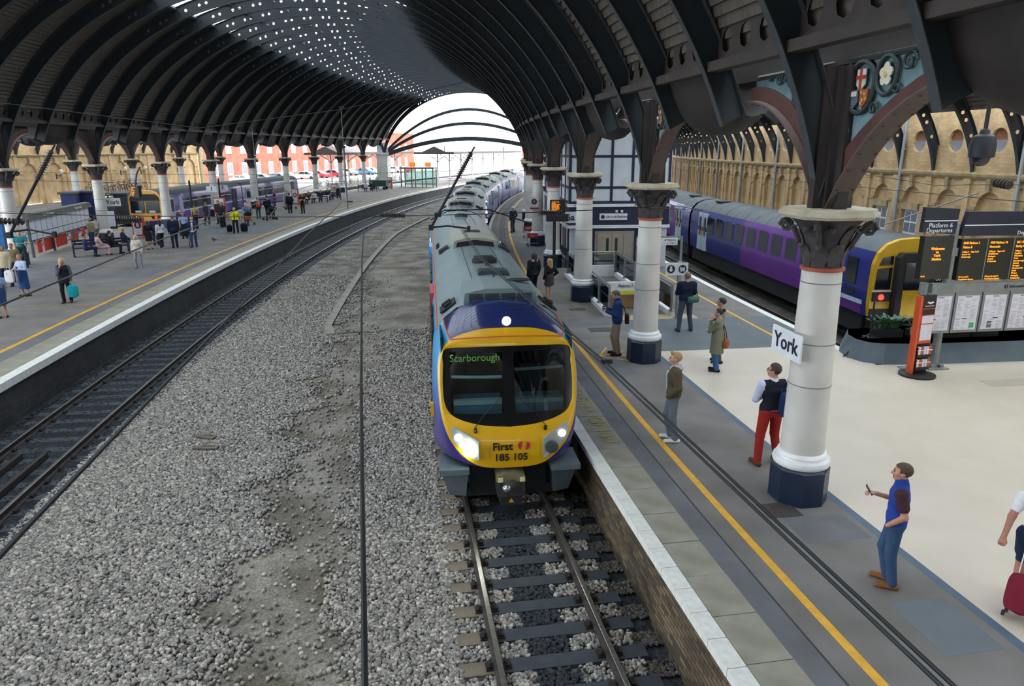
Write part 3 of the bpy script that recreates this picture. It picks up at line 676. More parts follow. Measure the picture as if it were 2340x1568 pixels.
# small floodlight/camera globe hanging under the right aisle
# ================================================================ tracks
m_railtop = mat('polished_rail_head', '#aaa79f', .28, .85, var='#8d8a84', scale=20)
m_rail = mat('rusty_rail_side', '#4a4440', .7, .4, var='#3a3532', scale=12)
m_sleeper = mat('brown_sleeper', '#857969', .9, var='#6c6254', scale=4, bump=.3, bscale=30)
m_sleeper_dk = mat('oily_steel_sleeper', '#3f464d', .7, var='#343a41', scale=5)
m_chair = mat('iron_rail_chair', '#3a3532', .7, .5)
def rail_profile(c, z): # (r, z)
    return [(c-.07, z-.153), (c+.07, z-.153), (c+.07, z-.14), (c+.012, z-.115), (c+.012, z-.05), (c+.036, z-.036), (c+.036, z-.004)], [(c+.036, z-.004), (c+.03, z), (c-.03, z), (c-.036, z-.004)]
def track(name, label, rc, t0, t1, dark_mid, n_real, sl_step, t_near=None, zr=ZR, ends=None, far=None):
    t = thing(name, label, 'railway track', W(rc, (t0+t1)/2, zr), 0)
    off = Vector(t.location)
    def par(o): o.parent = t; o.location = Vector(o.location)-off; return o
    for s in (-.752, .752):
        b = MB(); side, top = rail_profile(rc+s, zr)
        b.arc(side+[(rc+s-.036, zr-.004), (rc+s-.036, zr-.036), (rc+s-.012, zr-.05), (rc+s-.012, zr-.115), (rc+s-.07, zr-.14)], t0, t1, .2, 0)
        o = b.build('rail', m_rail); par(o)
        b = MB(); b.arc(top, t0, t1, .2, 0, closed=False); h = b.build('rail_head', m_railtop); h.parent = o
    # sleepers: ends brown, middle dark where oil has dripped
    b = MB(); w = .125
    for x0, x1, mi in ((-1.27, -.8, 0), (-.8, .8, 1), (.8, 1.27, 1 if dark_mid else 0)): b.bb((x0, -w, -.30), (x1, w, -.158), mi)
    sm = b.build('sleeper', [ends or m_sleeper, m_sleeper_dk if dark_mid else m_sleeper], me_only=True)
    cms = []
    for s in (-.752, .752):
        b = MB(); b.box((s, 0, -.15), (.34, .15, .025))
        for q in (-.12, .12): b.box((s+q, 0, -.125), (.07, .11, .05)); b.tube([(s+q*1.15, -.06, -.11), (s+q*.8, 0, -.09), (s+q*1.15, .06, -.11)], .016, 5)
        cms.append(b.build('rail_chair', m_chair, me_only=True))
    th = t_near if t_near is not None else t0; rest = MB(); i = 0
    while th < t1:
        if i < n_real:
            p = W(rc, th, zr)-off; o = mobj('sleeper', sm, t, p, RZ(th)+random.uniform(-.008, .008)); [mobj('rail_chair', cm, o) for cm in cms]
        elif th < 9:
            p = W(rc, th, zr)-off; rest.M = Matrix.Translation(p) @ Matrix.Rotation(RZ(th), 4, 'Z'); rest.bb((-1.27, -w, -.3), (1.27, w, -.158))
        th += sl_step; i += 1
    rest.M = None
    if rest.v: o = rest.build('distant_sleepers', far or (m_sleeper_dk if dark_mid else m_sleeper), t); o['kind'] = 'stuff'
    return t
tr_r = track('railway_track', 'near track with rusty rails in front of the yellow-fronted train', R_TRACK, -11., 14, True, 45, .1225, -10.45)
tr_l = track('railway_track', 'empty dark track beside the left platform', L_TRACK, -12., 14, True, 90, .1185, -9.2, ends=m_sleeper_dk)
# check rail lying inside the left track, and rod beside its outer rail
b = MB(); b.arc([(L_TRACK-.3, ZR-.14), (L_TRACK-.22, ZR-.14), (L_TRACK-.22, ZR-.02), (L_TRACK-.3, ZR-.02)], -12, -7.75, .2)
o = b.build('guard_rail', m_rail, tr_l); o.location = -Vector(tr_l.location)
b = MB(); b.arc([(L_TRACK+.22, ZR-.14), (L_TRACK+.3, ZR-.14), (L_TRACK+.3, ZR-.02), (L_TRACK+.22, ZR-.02)], -12, -7.75, .2)
o = b.build('guard_rail', m_rail, tr_l); o.location = -Vector(tr_l.location)
m_sl_dirt = mat('dirt_covered_sleeper', '#57534e', .95, var='#4b4743', scale=5)
track('railway_track', 'far track with dirty rails beside the blue and purple train', 272.28, -7.35, 14, False, 0, .13, far=m_sl_dirt)
track('railway_track', 'track under the blue and purple train', FAR_TRACK, -7.35, 14, False, 0, .13, far=m_sl_dirt)
track('railway_track', 'bay track under the yellow-ended railbus', BAY_TRACK, -.15, 14, False, 0, .12)

# ---------------------------------------------------------------- loose ballast stones
def stones(name, n, r0, r1, t0, t1, smin, smax, zf, m, weight=None):
    th = RNG.uniform(t0, t1, n*3); r = RNG.uniform(r0, r1, n*3)
    if weight is not None:
        keep = RNG.uniform(0, 1, n*3) < weight(r, th); th, r = th[keep], r[keep]
    th, r = th[:n], r[:n]; n = len(th)
    cube = np.array([(x, y, z) for z in (-1, 1) for x, y in ((-1, -1), (1, -1), (1, 1), (-1, 1))], float)
    v = cube[None]*RNG.uniform(.45, 1.0, (n, 8, 3))
    v[:, 4:, :2] *= RNG.uniform(.45, .9, (n, 1, 1))
    s = (smin+(smax-smin)*RNG.power(1.6, n))*.5
    v *= s[:, None, None]*np.stack([RNG.uniform(.8, 1.3, n), RNG.uniform(.7, 1.1, n), RNG.uniform(.5, .9, n)], 1)[:, None, :]
    a = RNG.uniform(0, 6.283, n); ca, sa = np.cos(a)[:, None], np.sin(a)[:, None]
    t1_ = RNG.normal(0, .35, n); ct, st = np.cos(t1_)[:, None], np.sin(t1_)[:, None]
    y, z = v[..., 1]*ct-v[..., 2]*st, v[..., 1]*st+v[..., 2]*ct; x = v[..., 0]
    X, Y = x*ca-y*sa, x*sa+y*ca
    tr = np.radians(th)[:, None]; px, py = CX-r[:, None]*np.cos(tr), CY+r[:, None]*np.sin(tr)
    P = np.stack([px+X, py+Y, z+zf(r, th)[:, None]+s[:, None]*.15], -1).reshape(-1, 3)
    f = np.array([(3, 2, 1, 0), (4, 5, 6, 7), (0, 1, 5, 4), (1, 2, 6, 5), (2, 3, 7, 6), (3, 0, 4, 7)])
    F = (f[None]+8*np.arange(n)[:, None, None]).reshape(-1, 4)
    me = bpy.data.meshes.new(name); me.vertices.add(len(P)); me.vertices.foreach_set('co', P.ravel())
    me.loops.add(F.size); me.loops.foreach_set('vertex_index', F.ravel().astype(np.int32)); me.polygons.add(len(F))
    me.polygons.foreach_set('loop_start', np.arange(0, F.size, 4, dtype=np.int32))
    me.update(calc_edges=True); me.validate(); me.materials.append(m)
    o = mobj(name, me); o['kind'] = 'stuff'; return o
m_st = stone_mat('ballast_stone', ['#5c5a57', '#827f7b', '#938f89', '#a7a198', '#8c8984', '#bab3a6', '#d0cabf'])
m_st_dk = stone_mat('dirty_ballast_stone', ['#33312f', '#4a4744', '#5a5652', '#77726a', '#47443f'])
m_st_oil = stone_mat('oily_ballast_stone', ['#262a2e', '#33383d', '#40454a', '#2b2f34'])
flat0 = lambda z: (lambda r, th: np.full_like(r, z))
def w_left(r, th):
    edge = 289.0+.35*np.sin(th*9)+.25*np.sin(th*23+1)
    return np.where(r > edge, 1., np.clip(1-(edge-r)/.6, .05, 1))*np.clip(1.2-(th+9.2)/5.2, .12, 1)
tag(stones('ballast_gravel', 66000, 287.2, 293.0, -9.45, -3.2, .045, .088, flat0(-1.09), m_st, w_left), 'loose grey ballast stones spread beside the left track', 'gravel')
def w_mid(r, th):
    edge = 286.85+.25*np.sin(th*11)+.15*np.sin(th*31)
    return np.where(r < edge, 1., np.clip(1-(r-edge)/.4, .06, 1))*np.clip(1.25-(th+9.2)/3.4, .04, 1)
tag(stones('ballast_gravel', 20000, 285.35, 287.3, -9.75, -5.6, .045, .088, flat0(-1.085), m_st, w_mid), 'pale ballast stones along the near track shoulder', 'gravel')
def off_sleeper(th): return np.abs((th+10.45+.06125) % .1225-.06125) > .031
def w_rail(r, th): return np.where(np.abs(r-R_TRACK) < .3, .0, 1.)*(off_sleeper(th) | (r > 285.42))
def w_oil(r, th): return off_sleeper(th)*1.
tag(stones('ballast_gravel', 8500, 282.95, 285.5, -10.1, -8.0, .04, .085, flat0(-1.09), m_st, w_rail), 'ballast stones packed around the near track sleepers', 'gravel')
tag(stones('ballast_gravel', 2600, 283.8, 284.45, -10.1, -8.0, .045, .09, flat0(-1.1), m_st_oil, w_oil), 'oil-blackened ballast stones down the middle of near track', 'gravel')
tag(stones('ballast_gravel', 6000, 282.4, 283.1, -10.1, -8.0, .03, .07, flat0(-1.15), m_st_dk, w_oil), 'dirty dark ballast stones along the brick platform face', 'gravel')
tag(stones('ballast_gravel', 11000, 292.7, 295.6, -9.2, -4.0, .035, .07, flat0(-1.08), m_st_oil), 'black oily ballast stones between the left track rails', 'gravel')
# concrete cable trough running up the middle, planks and litter
b = MB(); path = [(288.95, -5.75), (289.25, -5.48), (289.42, -3.98), (289.72, -1.99), (290.1, .56), (289.6, 3.35)]
m_trough = mat('concrete_trough', '#9c968c', .9, var='#857f76', scale=5)
tt = thing('cable_trough', 'long concrete cable trough running up between the tracks', 'cable trough', W(289.3, -3, -1.1))
N_ = 0
for (ra, ta), (rb, tb) in zip(path, path[1:]):
    n = max(1, int((tb-ta)*5/1.0*1.0))
    for i in range(n):
        t0_, t1_ = ta+(tb-ta)*i/n, ta+(tb-ta)*(i+.97)/n; r0_, r1_ = ra+(rb-ra)*i/n, ra+(rb-ra)*(i+.97)/n
        p, q_ = W(r0_, t0_, -1.05), W(r1_, t1_, -1.05); m_ = (p+q_)/2; d = q_-p
        bb_ = MB(); bb_.box((0, 0, 0), (.3, d.length, .1)); bb_.build('trough_lid', m_trough, tt, loc=m_-Vector(tt.location), rz=math.atan2(d.y, d.x)-math.pi/2+random.uniform(-.01, .01))
m_plank = mat('weathered_plank', '#7d7568', .9, var='#615b51', scale=6)
for k, (r, th, L_, a, lab) in enumerate(((290.5, -7.75, .55, 1.4, 'broken wooden board lying on the gravel beside the left track'), (290.65, -7.62, .45, 1.1, 'second wooden board lying on gravel, farther along'), (288.0, -5.72, 1.2, 1.5, 'thin pole lying across the grit near the trough end'))):
    b = MB(); b.box((0, 0, .02), (L_, .16 if k < 2 else .04, .035), 0, 0); b.box((L_*.1, .03, .045), (L_*.5, .05, .02)); tag(b.build('wood_scrap', m_plank, loc=W(r, th, -1.05), rz=RZ(th)+a-1.5), lab, 'plank')
# ================================================================ trains
def zramp_mat(name, stops, rough=.3, coat=.4, axis=2, noise=0.):
    """livery: colour bands/blends by height (object z)"""
    m = bpy.data.materials.new(name); m.use_nodes = True; nt = m.node_tree; N, Lk = nt.nodes, nt.links
    b = N['Principled BSDF']; b.inputs['Roughness'].default_value = rough; b.inputs['Coat Weight'].default_value = coat
    tc = N.new('ShaderNodeTexCoord'); sp = N.new('ShaderNodeSeparateXYZ'); Lk.new(tc.outputs['Object'], sp.inputs[0])
    mr = N.new('ShaderNodeMapRange'); lo, hi = stops[0][0], stops[-1][0]; mr.inputs[1].default_value = lo; mr.inputs[2].default_value = hi
    Lk.new(sp.outputs[axis], mr.inputs[0]); rp = N.new('ShaderNodeValToRGB'); e = rp.color_ramp.elements
    while len(e) < len(stops): e.new(.5)
    for i, (z, c) in enumerate(stops): e[i].position = (z-lo)/(hi-lo); e[i].color = hexc(c)
    Lk.new(mr.outputs[0], rp.inputs[0]); Lk.new(rp.outputs[0], b.inputs['Base Color']); MATS[name] = m; return m
m_tp_side = zramp_mat('blue_purple_livery', [(.9, '#33246b'), (1.5, '#3a2f86'), (1.9, '#2f55b8'), (2.4, '#2f8fdc'), (2.9, '#43aee8'), (3.3, '#46a8de')])
m_tp_roof = mat('grey_train_roof', '#7f9193', .45, var='#72858a', scale=.8, detail=6)
m_tp_dome = mat('navy_dome_paint', '#232f66', .22, coat=.6, var='#202a5c', scale=2)
m_tp_yel = mat('train_front_yellow', '#edb70c', .35, coat=.3, var='#e2ad0c', scale=2)
m_orange = mat('orange_coachline', '#e8703c', .4)
m_mask = mat('black_windscreen_surround', '#101418', .18, var='#0d1013', scale=3)
m_cabglass = glass_mat('cab_glass', '#b4c8cd', .03, .06)
m_cabin = mat('dark_cab_interior', '#2c343a', .8)
m_desk = mat('blue_cab_desk', '#5f9ab0', .5); m_blind = mat('grey_blind_tube', '#cfdcdc', .4)
m_under = mat('underframe_black', '#1b1d21', .75, var='#26282b', scale=6)
m_fair = mat('grey_fairing', '#5d6a70', .5, var='#525f66', scale=3)
m_lens = mat('headlamp_housing', '#aab2b0', .3, 0.); m_lamp = mat('lit_headlamp', '#ffffff', .3, emit='#f4fff8', estr=30.)
m_led = mat('led_cluster', '#e6e0ee', .3, emit='#f2ecff', estr=1.2); m_lampoff = mat('unlit_headlamp', '#717c80', .1, .6)
m_dkglass = mat('dark_train_window', '#141a22', .08, spec=.8, var='#1b222b', scale=2)
m_black2 = mat('black_lettering', '#17171a', .5); m_pink = mat('magenta_logo', '#c2344e', .4)
m_grille = mat('dark_grille', '#39444a', .6, var='#2c353a', scale=14)
m_podtan = mat('beige_roof_pod', '#a8a99d', .5, var='#989a90', scale=2)
m_green_led = mat('green_led_text', '#2f5a1c', .4, emit='#7fb84a', estr=.55)
m_white_p = mat('white_paint', '#e4e8ec', .4)
m_red_p = mat('red_door_panel', '#c23a45', .4)

def catmull(P, n=6):
    P = [Vector(p) for p in P]; out = []
    for i in range(len(P)-1):
        a, b_, c_, d = P[max(i-1, 0)], P[i], P[i+1], P[min(i+2, len(P)-1)]
        for k in range(n):
            t = k/n; out.append(.5*((2*b_)+(c_-a)*t+(2*a-5*b_+4*c_-d)*t*t+(3*b_-a-3*c_+d)*t**3))
    out.append(P[-1]); return out
def ring(half, n=6):
    h = [(p.x, p.y) for p in catmull([(x, z, 0) for x, z in half], n)]
    return h[::1]+[(-x, z) for x, z in h[-2:0:-1]]     # top centre -> left -> bottom centre -> right
SEC185 = [(0, 3.66), (.5, 3.61), (.85, 3.48), (1.08, 3.30), (1.22, 3.05), (1.30, 2.75), (1.34, 2.3), (1.345, 1.7), (1.32, 1.25), (1.26, 1.02), (1.12, .95)]
def place(o, R, th_a, th_b, z=ZR):
    p, q_ = W(R, th_a, z), W(R, th_b, z); d = q_-p; o.location = p; o.rotation_euler = (0, 0, math.atan2(d.y, d.x)-math.pi/2); return d.length
def side_loft(prof, y0, y1, sgn): 
    return [[(sgn*x, y0, z) for x, z in prof], [(sgn*x, y1, z) for x, z in prof]]
def carriage185(train, loc, rz, L, first=False, name='carriage'):
    y0 = 1.7 if first else .25; y1 = L-.25
    b = MB()
    for s in (-1, 1): b.loft(side_loft(SEC185[4:], y0, y1, s))
    car = b.build(name, m_tp_side, train, True, loc, rz)
    b = MB(); full = [(-x, z) for x, z in SEC185[4::-1]]+[(x, z) for x, z in SEC185[1:5]]
    b.loft([[(x, y0, z) for x, z in full], [(x, y1, z) for x, z in full]]); b.build('roof', m_tp_roof, car, True)
    for s in (-1, 1):
        b = MB(); b.tube([(s*1.225, y0, 3.06), (s*1.225, y1, 3.06)], .018, 6); b.build('coachline', m_orange, car)
    for s in (-.42, .42):
        b = MB(); z = 3.625; b.tube([(s, y0+.1, z), (s, y1-.1, z)], .008, 4); b.build('roof_seam', m_grille, car)
    for yy in ((y1,) if first else (y0, y1)):
        b = MB(); fs = [(x, z) for x, z in SEC185]; ringp = [(-x, z) for x, z in fs[::-1]]+fs[1:]
        b.add([(x, yy, z) for x, z in ringp], [tuple(range(len(ringp)))]); b.build('end_wall', m_under, car)
    b = MB(); b.bb((-.7, y1, 1.1), (.7, y1+.5, 3.2)); b.build('gangway_bellows', m_under, car)
    b = MB(); b.bb((-1.15, y0+.3, .35), (1.15, y1-.1, .97)); b.build('underframe', m_under, car)
    for yb in (4.2, L-4.2):
        b = MB(); b.bb((-1.1, yb-1.6, .35), (1.1, yb+1.6, .8))
        for s in (-.752, .752):
            for dy in (-1.2, 1.2): b.M = Matrix.Translation((s, yb+dy, .43)) @ Matrix.Rotation(math.pi/2, 4, 'Y'); b.lathe([(.43, -.06), (.43, .06)], 20); b.M = None
        b.build('bogie', m_under, car)
    # windows and doors
    ys = [3.2+i*1.45 for i in range(int((L-5)/1.45))]; doors = (L*.3, L*.7)
    for s in (-1, 1):
        for y in ys:
            if any(abs(y-d) < 1.15 for d in doors): continue
            b = MB(); b.prism([(y-.6, 2.02), (y+.6, 2.02), (y+.6, 2.82), (y-.6, 2.82)], s*1.30, s*1.352, 0); b.v = [((p[0] if abs(p[0]) < 1.31 else s*(1.352-.03*(p[2]-2.3))), p[1], p[2]) for p in b.v]; b.build('window', m_dkglass, car)
        for d in doors:
            b = MB(); b.prism([(d-.65, 1.05), (d+.65, 1.05), (d+.65, 2.95), (d-.65, 2.95)], s*1.25, s*1.358, 0); dr = b.build('door', m_red_p if (first and s < 0 and d == doors[0]) else m_tp_side, car)
            b = MB()
            for k in (-.33, .33): b.bb((s*1.3, d+k-.22, 1.75), (s*1.366, d+k+.22, 2.8))
            b.build('door_window', m_dkglass, dr)
    # roof equipment
    if not first:
        pods = ((L*.22, 2.6), (L*.62, 3.2))
    else: pods = ((11.4, 3.9),)
    for yc, ln in pods:
        b = MB(); pr_ = [(-.66, 3.52), (-.62, 3.78), (-.3, 3.86), (0, 3.88), (.3, 3.86), (.62, 3.78), (.66, 3.52)]
        b.prism(pr_, yc-ln/2, yc+ln/2, 1); pod = b.build('roof_pod', m_podtan, car)
        b = MB(); b.prism([(-.56, 3.6), (-.53, 3.74), (0, 3.81), (.53, 3.74), (.56, 3.6)], yc-ln/2-.02, yc-ln/2+.02, 1); b.build('pod_grille', m_under, pod)
        b = MB(); b.box((0, yc-.2, 3.885), (.5, .5, .02)); b.box((0, yc-.2, 3.895), (.36, .12, .02)); b.build('pod_hatch', m_grille, pod)
        for s in (-1, 1):
            b = MB(); b.M = Matrix.Translation((s*.92, yc-ln*.35, 3.46)) @ Matrix.Rotation(s*.55, 4, 'Y')
            b.box((0, 0, 0), (.34, .5, .05))
            for k in range(5): b.box((0, -.2+.1*k, .03), (.3, .05, .03))
            b.M = None; b.build('roof_vent', m_grille, car)
            b = MB(); b.M = Matrix.Translation((s*1.08, yc+.2, 3.33)) @ Matrix.Rotation(s*.75, 4, 'Y'); b.box((0, 0, 0), (.12, .22, .05)); b.box((0, .55, 0), (.12, .2, .05)); b.M = None; b.build('roof_socket', m_under, car)
    b = MB(); b.lathe([(.2, 3.63), (.19, 3.72), (.13, 3.77), (.02, 3.78)], 16, c=(0, L*.86, 0), sx=1.4); b.build('roof_antenna', m_grille, car, True)
    return car
t185 = thing('diesel_train', 'yellow-fronted blue train with grey roof coming down the near track', 'train', W(R_TRACK, -8.6, ZR))
JO = [-8.6, -4.2, .24, 4.68, 9.1]
cars = []
for i in range(4):
    e = bpy.data.objects.new('tmp', None); L_ = place(e, R_TRACK, JO[i], JO[i+1]); 
    c_ = carriage185(t185, e.location-Vector(t185.location), e.rotation_euler.z, L_, i == 0); cars.append(c_); bpy.data.objects.remove(e)
front = cars[0]
# ---- nose
WSK = [(0, 3.03), (-.58, 3.02), (-1.1, 2.97), (-1.145, 2.7), (-1.16, 2.35), (-1.125, 2.02), (-.95, 1.83), (-.5, 1.71), (0, 1.67)]
YBK = [(0, 3.34), (-.52, 3.31), (-1.0, 3.14), (-1.205, 2.86), (-1.245, 2.35), (-1.18, 1.75), (-.95, 1.27), (-.56, .96), (0, .91)]
BK = [(0, 3.66), (-.6, 3.58), (-1.1, 3.27), (-1.27, 2.9), (-1.345, 2.3), (-1.35, 1.7), (-1.335, 1.15), (-1.25, .93), (0, .93)]
def yf(x, z): return (.30*max(0, z-1.45)**1.1+.10*max(0, 1.3-z)**2)+.20*(abs(x)/1.3)**2.5
NS = 8
ws, yb_, bk = ring(WSK, NS), ring(YBK, NS), ring(BK, NS)
b = MB(); rows = []
for k in range(7):
    t = k/6; rows.append([(lambda x, z: (x, yf(x, z)-.03*math.sin(math.pi*t), z))(a[0]+(c_[0]-a[0])*t, a[1]+(c_[1]-a[1])*t) for a, c_ in zip(ws, yb_)])
b.loft(rows, 0, True); b.build('yellow_front', m_tp_yel, front, True)
rows = []
for k in range(13):
    t = k/12; st, ct = math.sin(t*math.pi/2), 1-math.cos(t*math.pi/2)
    rows.append([(a[0]+(c_[0]-a[0])*st, yf(*a)+(1.7-yf(*a))*ct**.85, a[1]+(c_[1]-a[1])*st) for a, c_ in zip(yb_, bk)])
n = len(yb_); i2 = 2*NS
dm = [j % n for j in range(-i2, i2+1)]; sl = list(range(i2, n//2-NS+1)); sr = list(range(n//2+NS, n-i2+1))
b = MB(); b.loft([[r[j] for j in dm] for r in rows]); b.build('dome', m_tp_dome, front, True)
for idx in (sl, sr):
    b = MB(); b.loft([[r[j % n] for j in idx] for r in rows]); b.build('nose_side', m_tp_side, front, True)
b = MB(); b.loft([[r[j] for j in range(n//2-NS, n//2+NS+1)] for r in rows]); b.build('chin', m_under, front, True)
for j in (i2, n-i2):
    b = MB(); b.tube([r[j] for r in rows], .016, 6); b.build('coachline', m_orange, front)
b = MB(); b.tube([(x, yf(x, 3.15+.05*(1-(x/1.05)**2))-.03, 3.15+.05*(1-(x/1.05)**2)) for x in [-1.0+.1*k for k in range(21)]], .012, 6); b.build('coachline', m_orange, front)
# windscreen: black surround, two panes, cab behind
hb = [(-x, z) for x, z in ws[:n//2+1]]                       # top -> bottom half widths
def wx(z):
    best = 0
    for (x0, z0), (x1, z1) in zip(hb, hb[1:]):
        if min(z0, z1)-1e-9 <= z <= max(z0, z1)+1e-9:
            t = 0 if abs(z1-z0) < 1e-9 else (z-z0)/(z1-z0); best = max(best, x0+(x1-x0)*t)
    return best
PX0, PX1, PZ0, PZ1 = .10, 1.03, 1.90, 2.93
b = MB()
def strip(z0, z1, f0, f1, k=16):
    rr = []
    for z in (z0, z1):
        rr.append([(lambda x: (x, yf(x, z)+.004, z))(f0(z)+(f1(z)-f0(z))*i/k) for i in range(k+1)])
    b.loft(rr)
zs = [1.672+(PZ0-1.672)*i/10 for i in range(11)]; zm = [PZ0+(PZ1-PZ0)*i/12 for i in range(13)]; zt = [PZ1+(3.029-PZ1)*i/6 for i in range(7)]
for a, c_ in list(zip(zs, zs[1:]))+list(zip(zt, zt[1:])): strip(a, c_, lambda z: -wx(z), lambda z: wx(z), 40)
for a, c_ in zip(zm, zm[1:]):
    strip(a, c_, lambda z: -wx(z), lambda z: -PX1, 4); strip(a, c_, lambda z: -PX0, lambda z: PX0, 6); strip(a, c_, lambda z: PX1, lambda z: wx(z), 4)
b.build('windscreen_surround', m_mask, front, True)
for s in (-1, 1):
    b = MB(); b.loft([[(s*(PX0+(PX1-PX0)*i/12), yf(PX0+(PX1-PX0)*i/12, z)+.008, z) for i in range(13)] for z in zm]); b.build('windscreen_pane', m_cabglass, front, True)
b = MB(); b.bb((-1.15, 1.45, 1.6), (1.15, 1.5, 3.2)); b.bb((-1.18, .6, 1.6), (-1.15, 1.5, 3.2)); b.bb((1.15, .6, 1.6), (1.18, 1.5, 3.2)); b.bb((-1.15, .55, 1.6), (1.15, 1.5, 1.63)); b.build('cab_interior', m_cabin, front)
for s, z in ((-1, 2.5), (1, 2.62)):
    b = MB(); b.tube([(s*(.12+.088*i), yf(.12+.088*i, z)+.05, z) for i in range(11)], .03, 8); b.build('blind_roller', m_blind, front)
    b = MB(); b.prism([(.33, 1.72), (.36, 2.02), (.8, 2.06), (.85, 1.72)], s*.12, s*.98, 0); d_ = b.build('cab_desk', m_desk, front)
    b = MB(); b.bb((s*.12, .32, 2.01), (s*.98, .45, 2.09)); b.build('desk_edge', m_blind, d_)
for s in (-1, 1):
    b = MB(); b.bb((s*.5-.22, .95, 1.7), (s*.5+.22, 1.05, 2.55)); b.build('cab_seat', m_cabin, front)
b = MB(); b.bb((-1.02, yf(.5, 2.85)+.1, 2.72), (-.12, yf(.5, 2.85)+.13, 2.90)); db = b.build('destination_box', m_mask, front)
text('Scarborough', .19, m_green_led, front, (-.58, yf(.5, 2.85)+.09, 2.81), sx=.92)
for s in (-1, 1):
    b = MB(); b.tube([(s*.62, yf(.62, 1.72)-.03, 1.68), (s*.45, yf(.45, 1.9)-.03, 1.9), (s*.18, yf(.2, 2.15)-.03, 2.15)], .007, 5); b.tube([(s*.62, .05, 1.60), (s*.62, .0, 1.68)], .03, 6); b.build('wiper', m_black2, front)
# headlight clusters
for s in (-1, 1):
    poly = [(1.10, 1.68), (1.04, 1.69), (.60, 1.46), (.60, 1.11), (.66, 1.10), (1.07, 1.45)]
    def pj_(p, o_=0.): return (s*p[0]*.95, yf(p[0], p[1])-.06+o_, p[1])
    b = MB(); fr_ = [pj_(p, -.02) for p in poly]; bkp = [pj_(p, .05) for p in poly]; k = len(poly)
    b.add(fr_+bkp, [tuple(range(k))]+[(i, (i+1) % k, k+(i+1) % k, k+i) for i in range(k)]); hl = b.build('headlight_cluster', m_lens, front)
    b = MB(); c0 = (s*.73, yf(.76, 1.28)-.10, 1.29)
    b.M = Matrix.Translation(c0) @ Matrix.Rotation(math.pi/2, 4, 'X'); b.lathe([(.12, -.03), (.115, .0), (.03, .012)], 20); b.M = None
    b.build('main_beam', m_lamp if s < 0 else m_lampoff, hl, True)
    b = MB(); b.M = Matrix.Translation((s*.92, yf(.97, 1.52)-.09, 1.52)) @ Matrix.Rotation(math.pi/2, 4, 'X'); b.lathe([(.075, -.01), (.065, .015), (.02, .02)], 16); b.M = None; b.build('marker_light', m_led, hl, True)
b = MB(); b.M = Matrix.Translation((0, .62, 3.46)) @ Matrix.Rotation(math.radians(60), 4, 'X'); b.lathe([(.08, -.06), (.08, .0), (.07, .02), (.02, .03)], 20); b.M = None; b.build('roof_headlight', m_led, front, True)
text('First', .20, m_black2, front, (-.15, -.045, 1.335), bold=.004)
text('185 105', .185, m_black2, front, (0., -.045, 1.13), bold=.003)
b = MB(); b.M = Matrix.Translation((.23, -.04, 1.345)) @ Matrix.Rotation(math.pi/2, 4, 'X')
R_ = .085                                                    # round logo, a pale swoosh left out between two crescents
for a0, a1, dx in ((100, 245, -.012), (-80, 65, .012)):
    pts = [(dx+R_*1.15*math.cos(math.radians(a0+(a1-a0)*i/12)), R_*math.sin(math.radians(a0+(a1-a0)*i/12))) for i in range(13)]; b.prism(pts, 0, .006)
b.M = None; b.build('round_emblem', m_pink, front)
b = MB(); b.M = Matrix.Translation((-.42, -.045, 1.25)) @ Matrix.Rotation(math.pi/2, 4, 'X'); b.prism([(-.03, -.12), (.03, -.12), (.035, 0), (.02, .1), (-.02, .12), (-.035, .02)], 0, .003); b.M = None; b.build('socket_cover', mat('amber_mark', '#c99a2a', .5), front)
# fairings, coupler, plough
for s in (-1, 1):
    b = MB(); tp = [(s*.76, .08), (s*1.24, .2), (s*1.24, .75), (s*.76, .7)]; bt = [(s*.80, .2), (s*1.10, .3), (s*1.10, .7), (s*.80, .65)]
    b.loft([[(x, y, .30) for x, y in bt], [(x, y, .80) for x, y in tp]], 0, True, (True, True)); fr_ = b.build('corner_fairing', m_fair, front)
    b = MB(); b.bb((s*.74, .03, .80), (s*1.27, .8, .90)); b.build('fairing_step', m_fair, fr_)
b = MB(); b.bb((-.72, .5, .25), (.72, 1.2, .9)); b.bb((-1.1, 1.0, .2), (1.1, 1.6, .9)); b.build('valance', m_under, front)
m_cpl = mat('steel_coupler', '#5b5a55', .45, .6, var='#3c3b38', scale=8); m_cpt = mat('tan_coupler_cover', '#7d7659', .6)
b = MB(); b.lathe([(.27, -.02), (.27, .2), (.2, .28), (.05, .3)], 18, c=(0, .12, .5), sx=1., sy=.8); b.bb((-.25, -.06, .38), (.25, .4, .68)); b.build('coupler', m_cpl, front, True)
b = MB(); b.prism([(-.27, .68), (-.24, .79), (-.1, .84), (.1, .84), (.24, .79), (.27, .68)], -.08, .4, 1); cp = b.build('coupler_cover', m_cpt, front)
b = MB(); b.bb((-.24, -.1, .68), (-.15, -.075, .76)); b.bb((.15, -.1, .68), (.24, -.075, .76)); b.build('reflector', mat('yellow_reflector', '#e8e69a', .3), cp)
b = MB(); b.lathe([(.09, 0), (.07, .06), (.02, .1)], 14); b.v = [(p[0]-.08, -.07-p[2], .55+p[1]) for p in b.v]; b.build('coupling_cone', mat('bright_steel', '#a9adae', .25, .8), front, True)
b = MB(); b.bb((-.2, -.05, .2), (.2, .3, .38)); b.prism([(-.05, .26), (.05, .26), (0, .34)], -.056, -.05, 1, 1); b.build('coupler_foot', [m_under, m_yel], front)
b = MB(); b.prism([(-1.0, .12), (1.0, .12), (.95, .3), (-.95, .3)], .55, .75, 1); b.build('snow_plough', m_under, front)
for y in (.9, 5.2):
    b = MB(); b.bb((-1.39, y, 1.6), (-1.34, y+.12, 1.85)); b.build('yellow_door_marker', m_tp_yel, front)
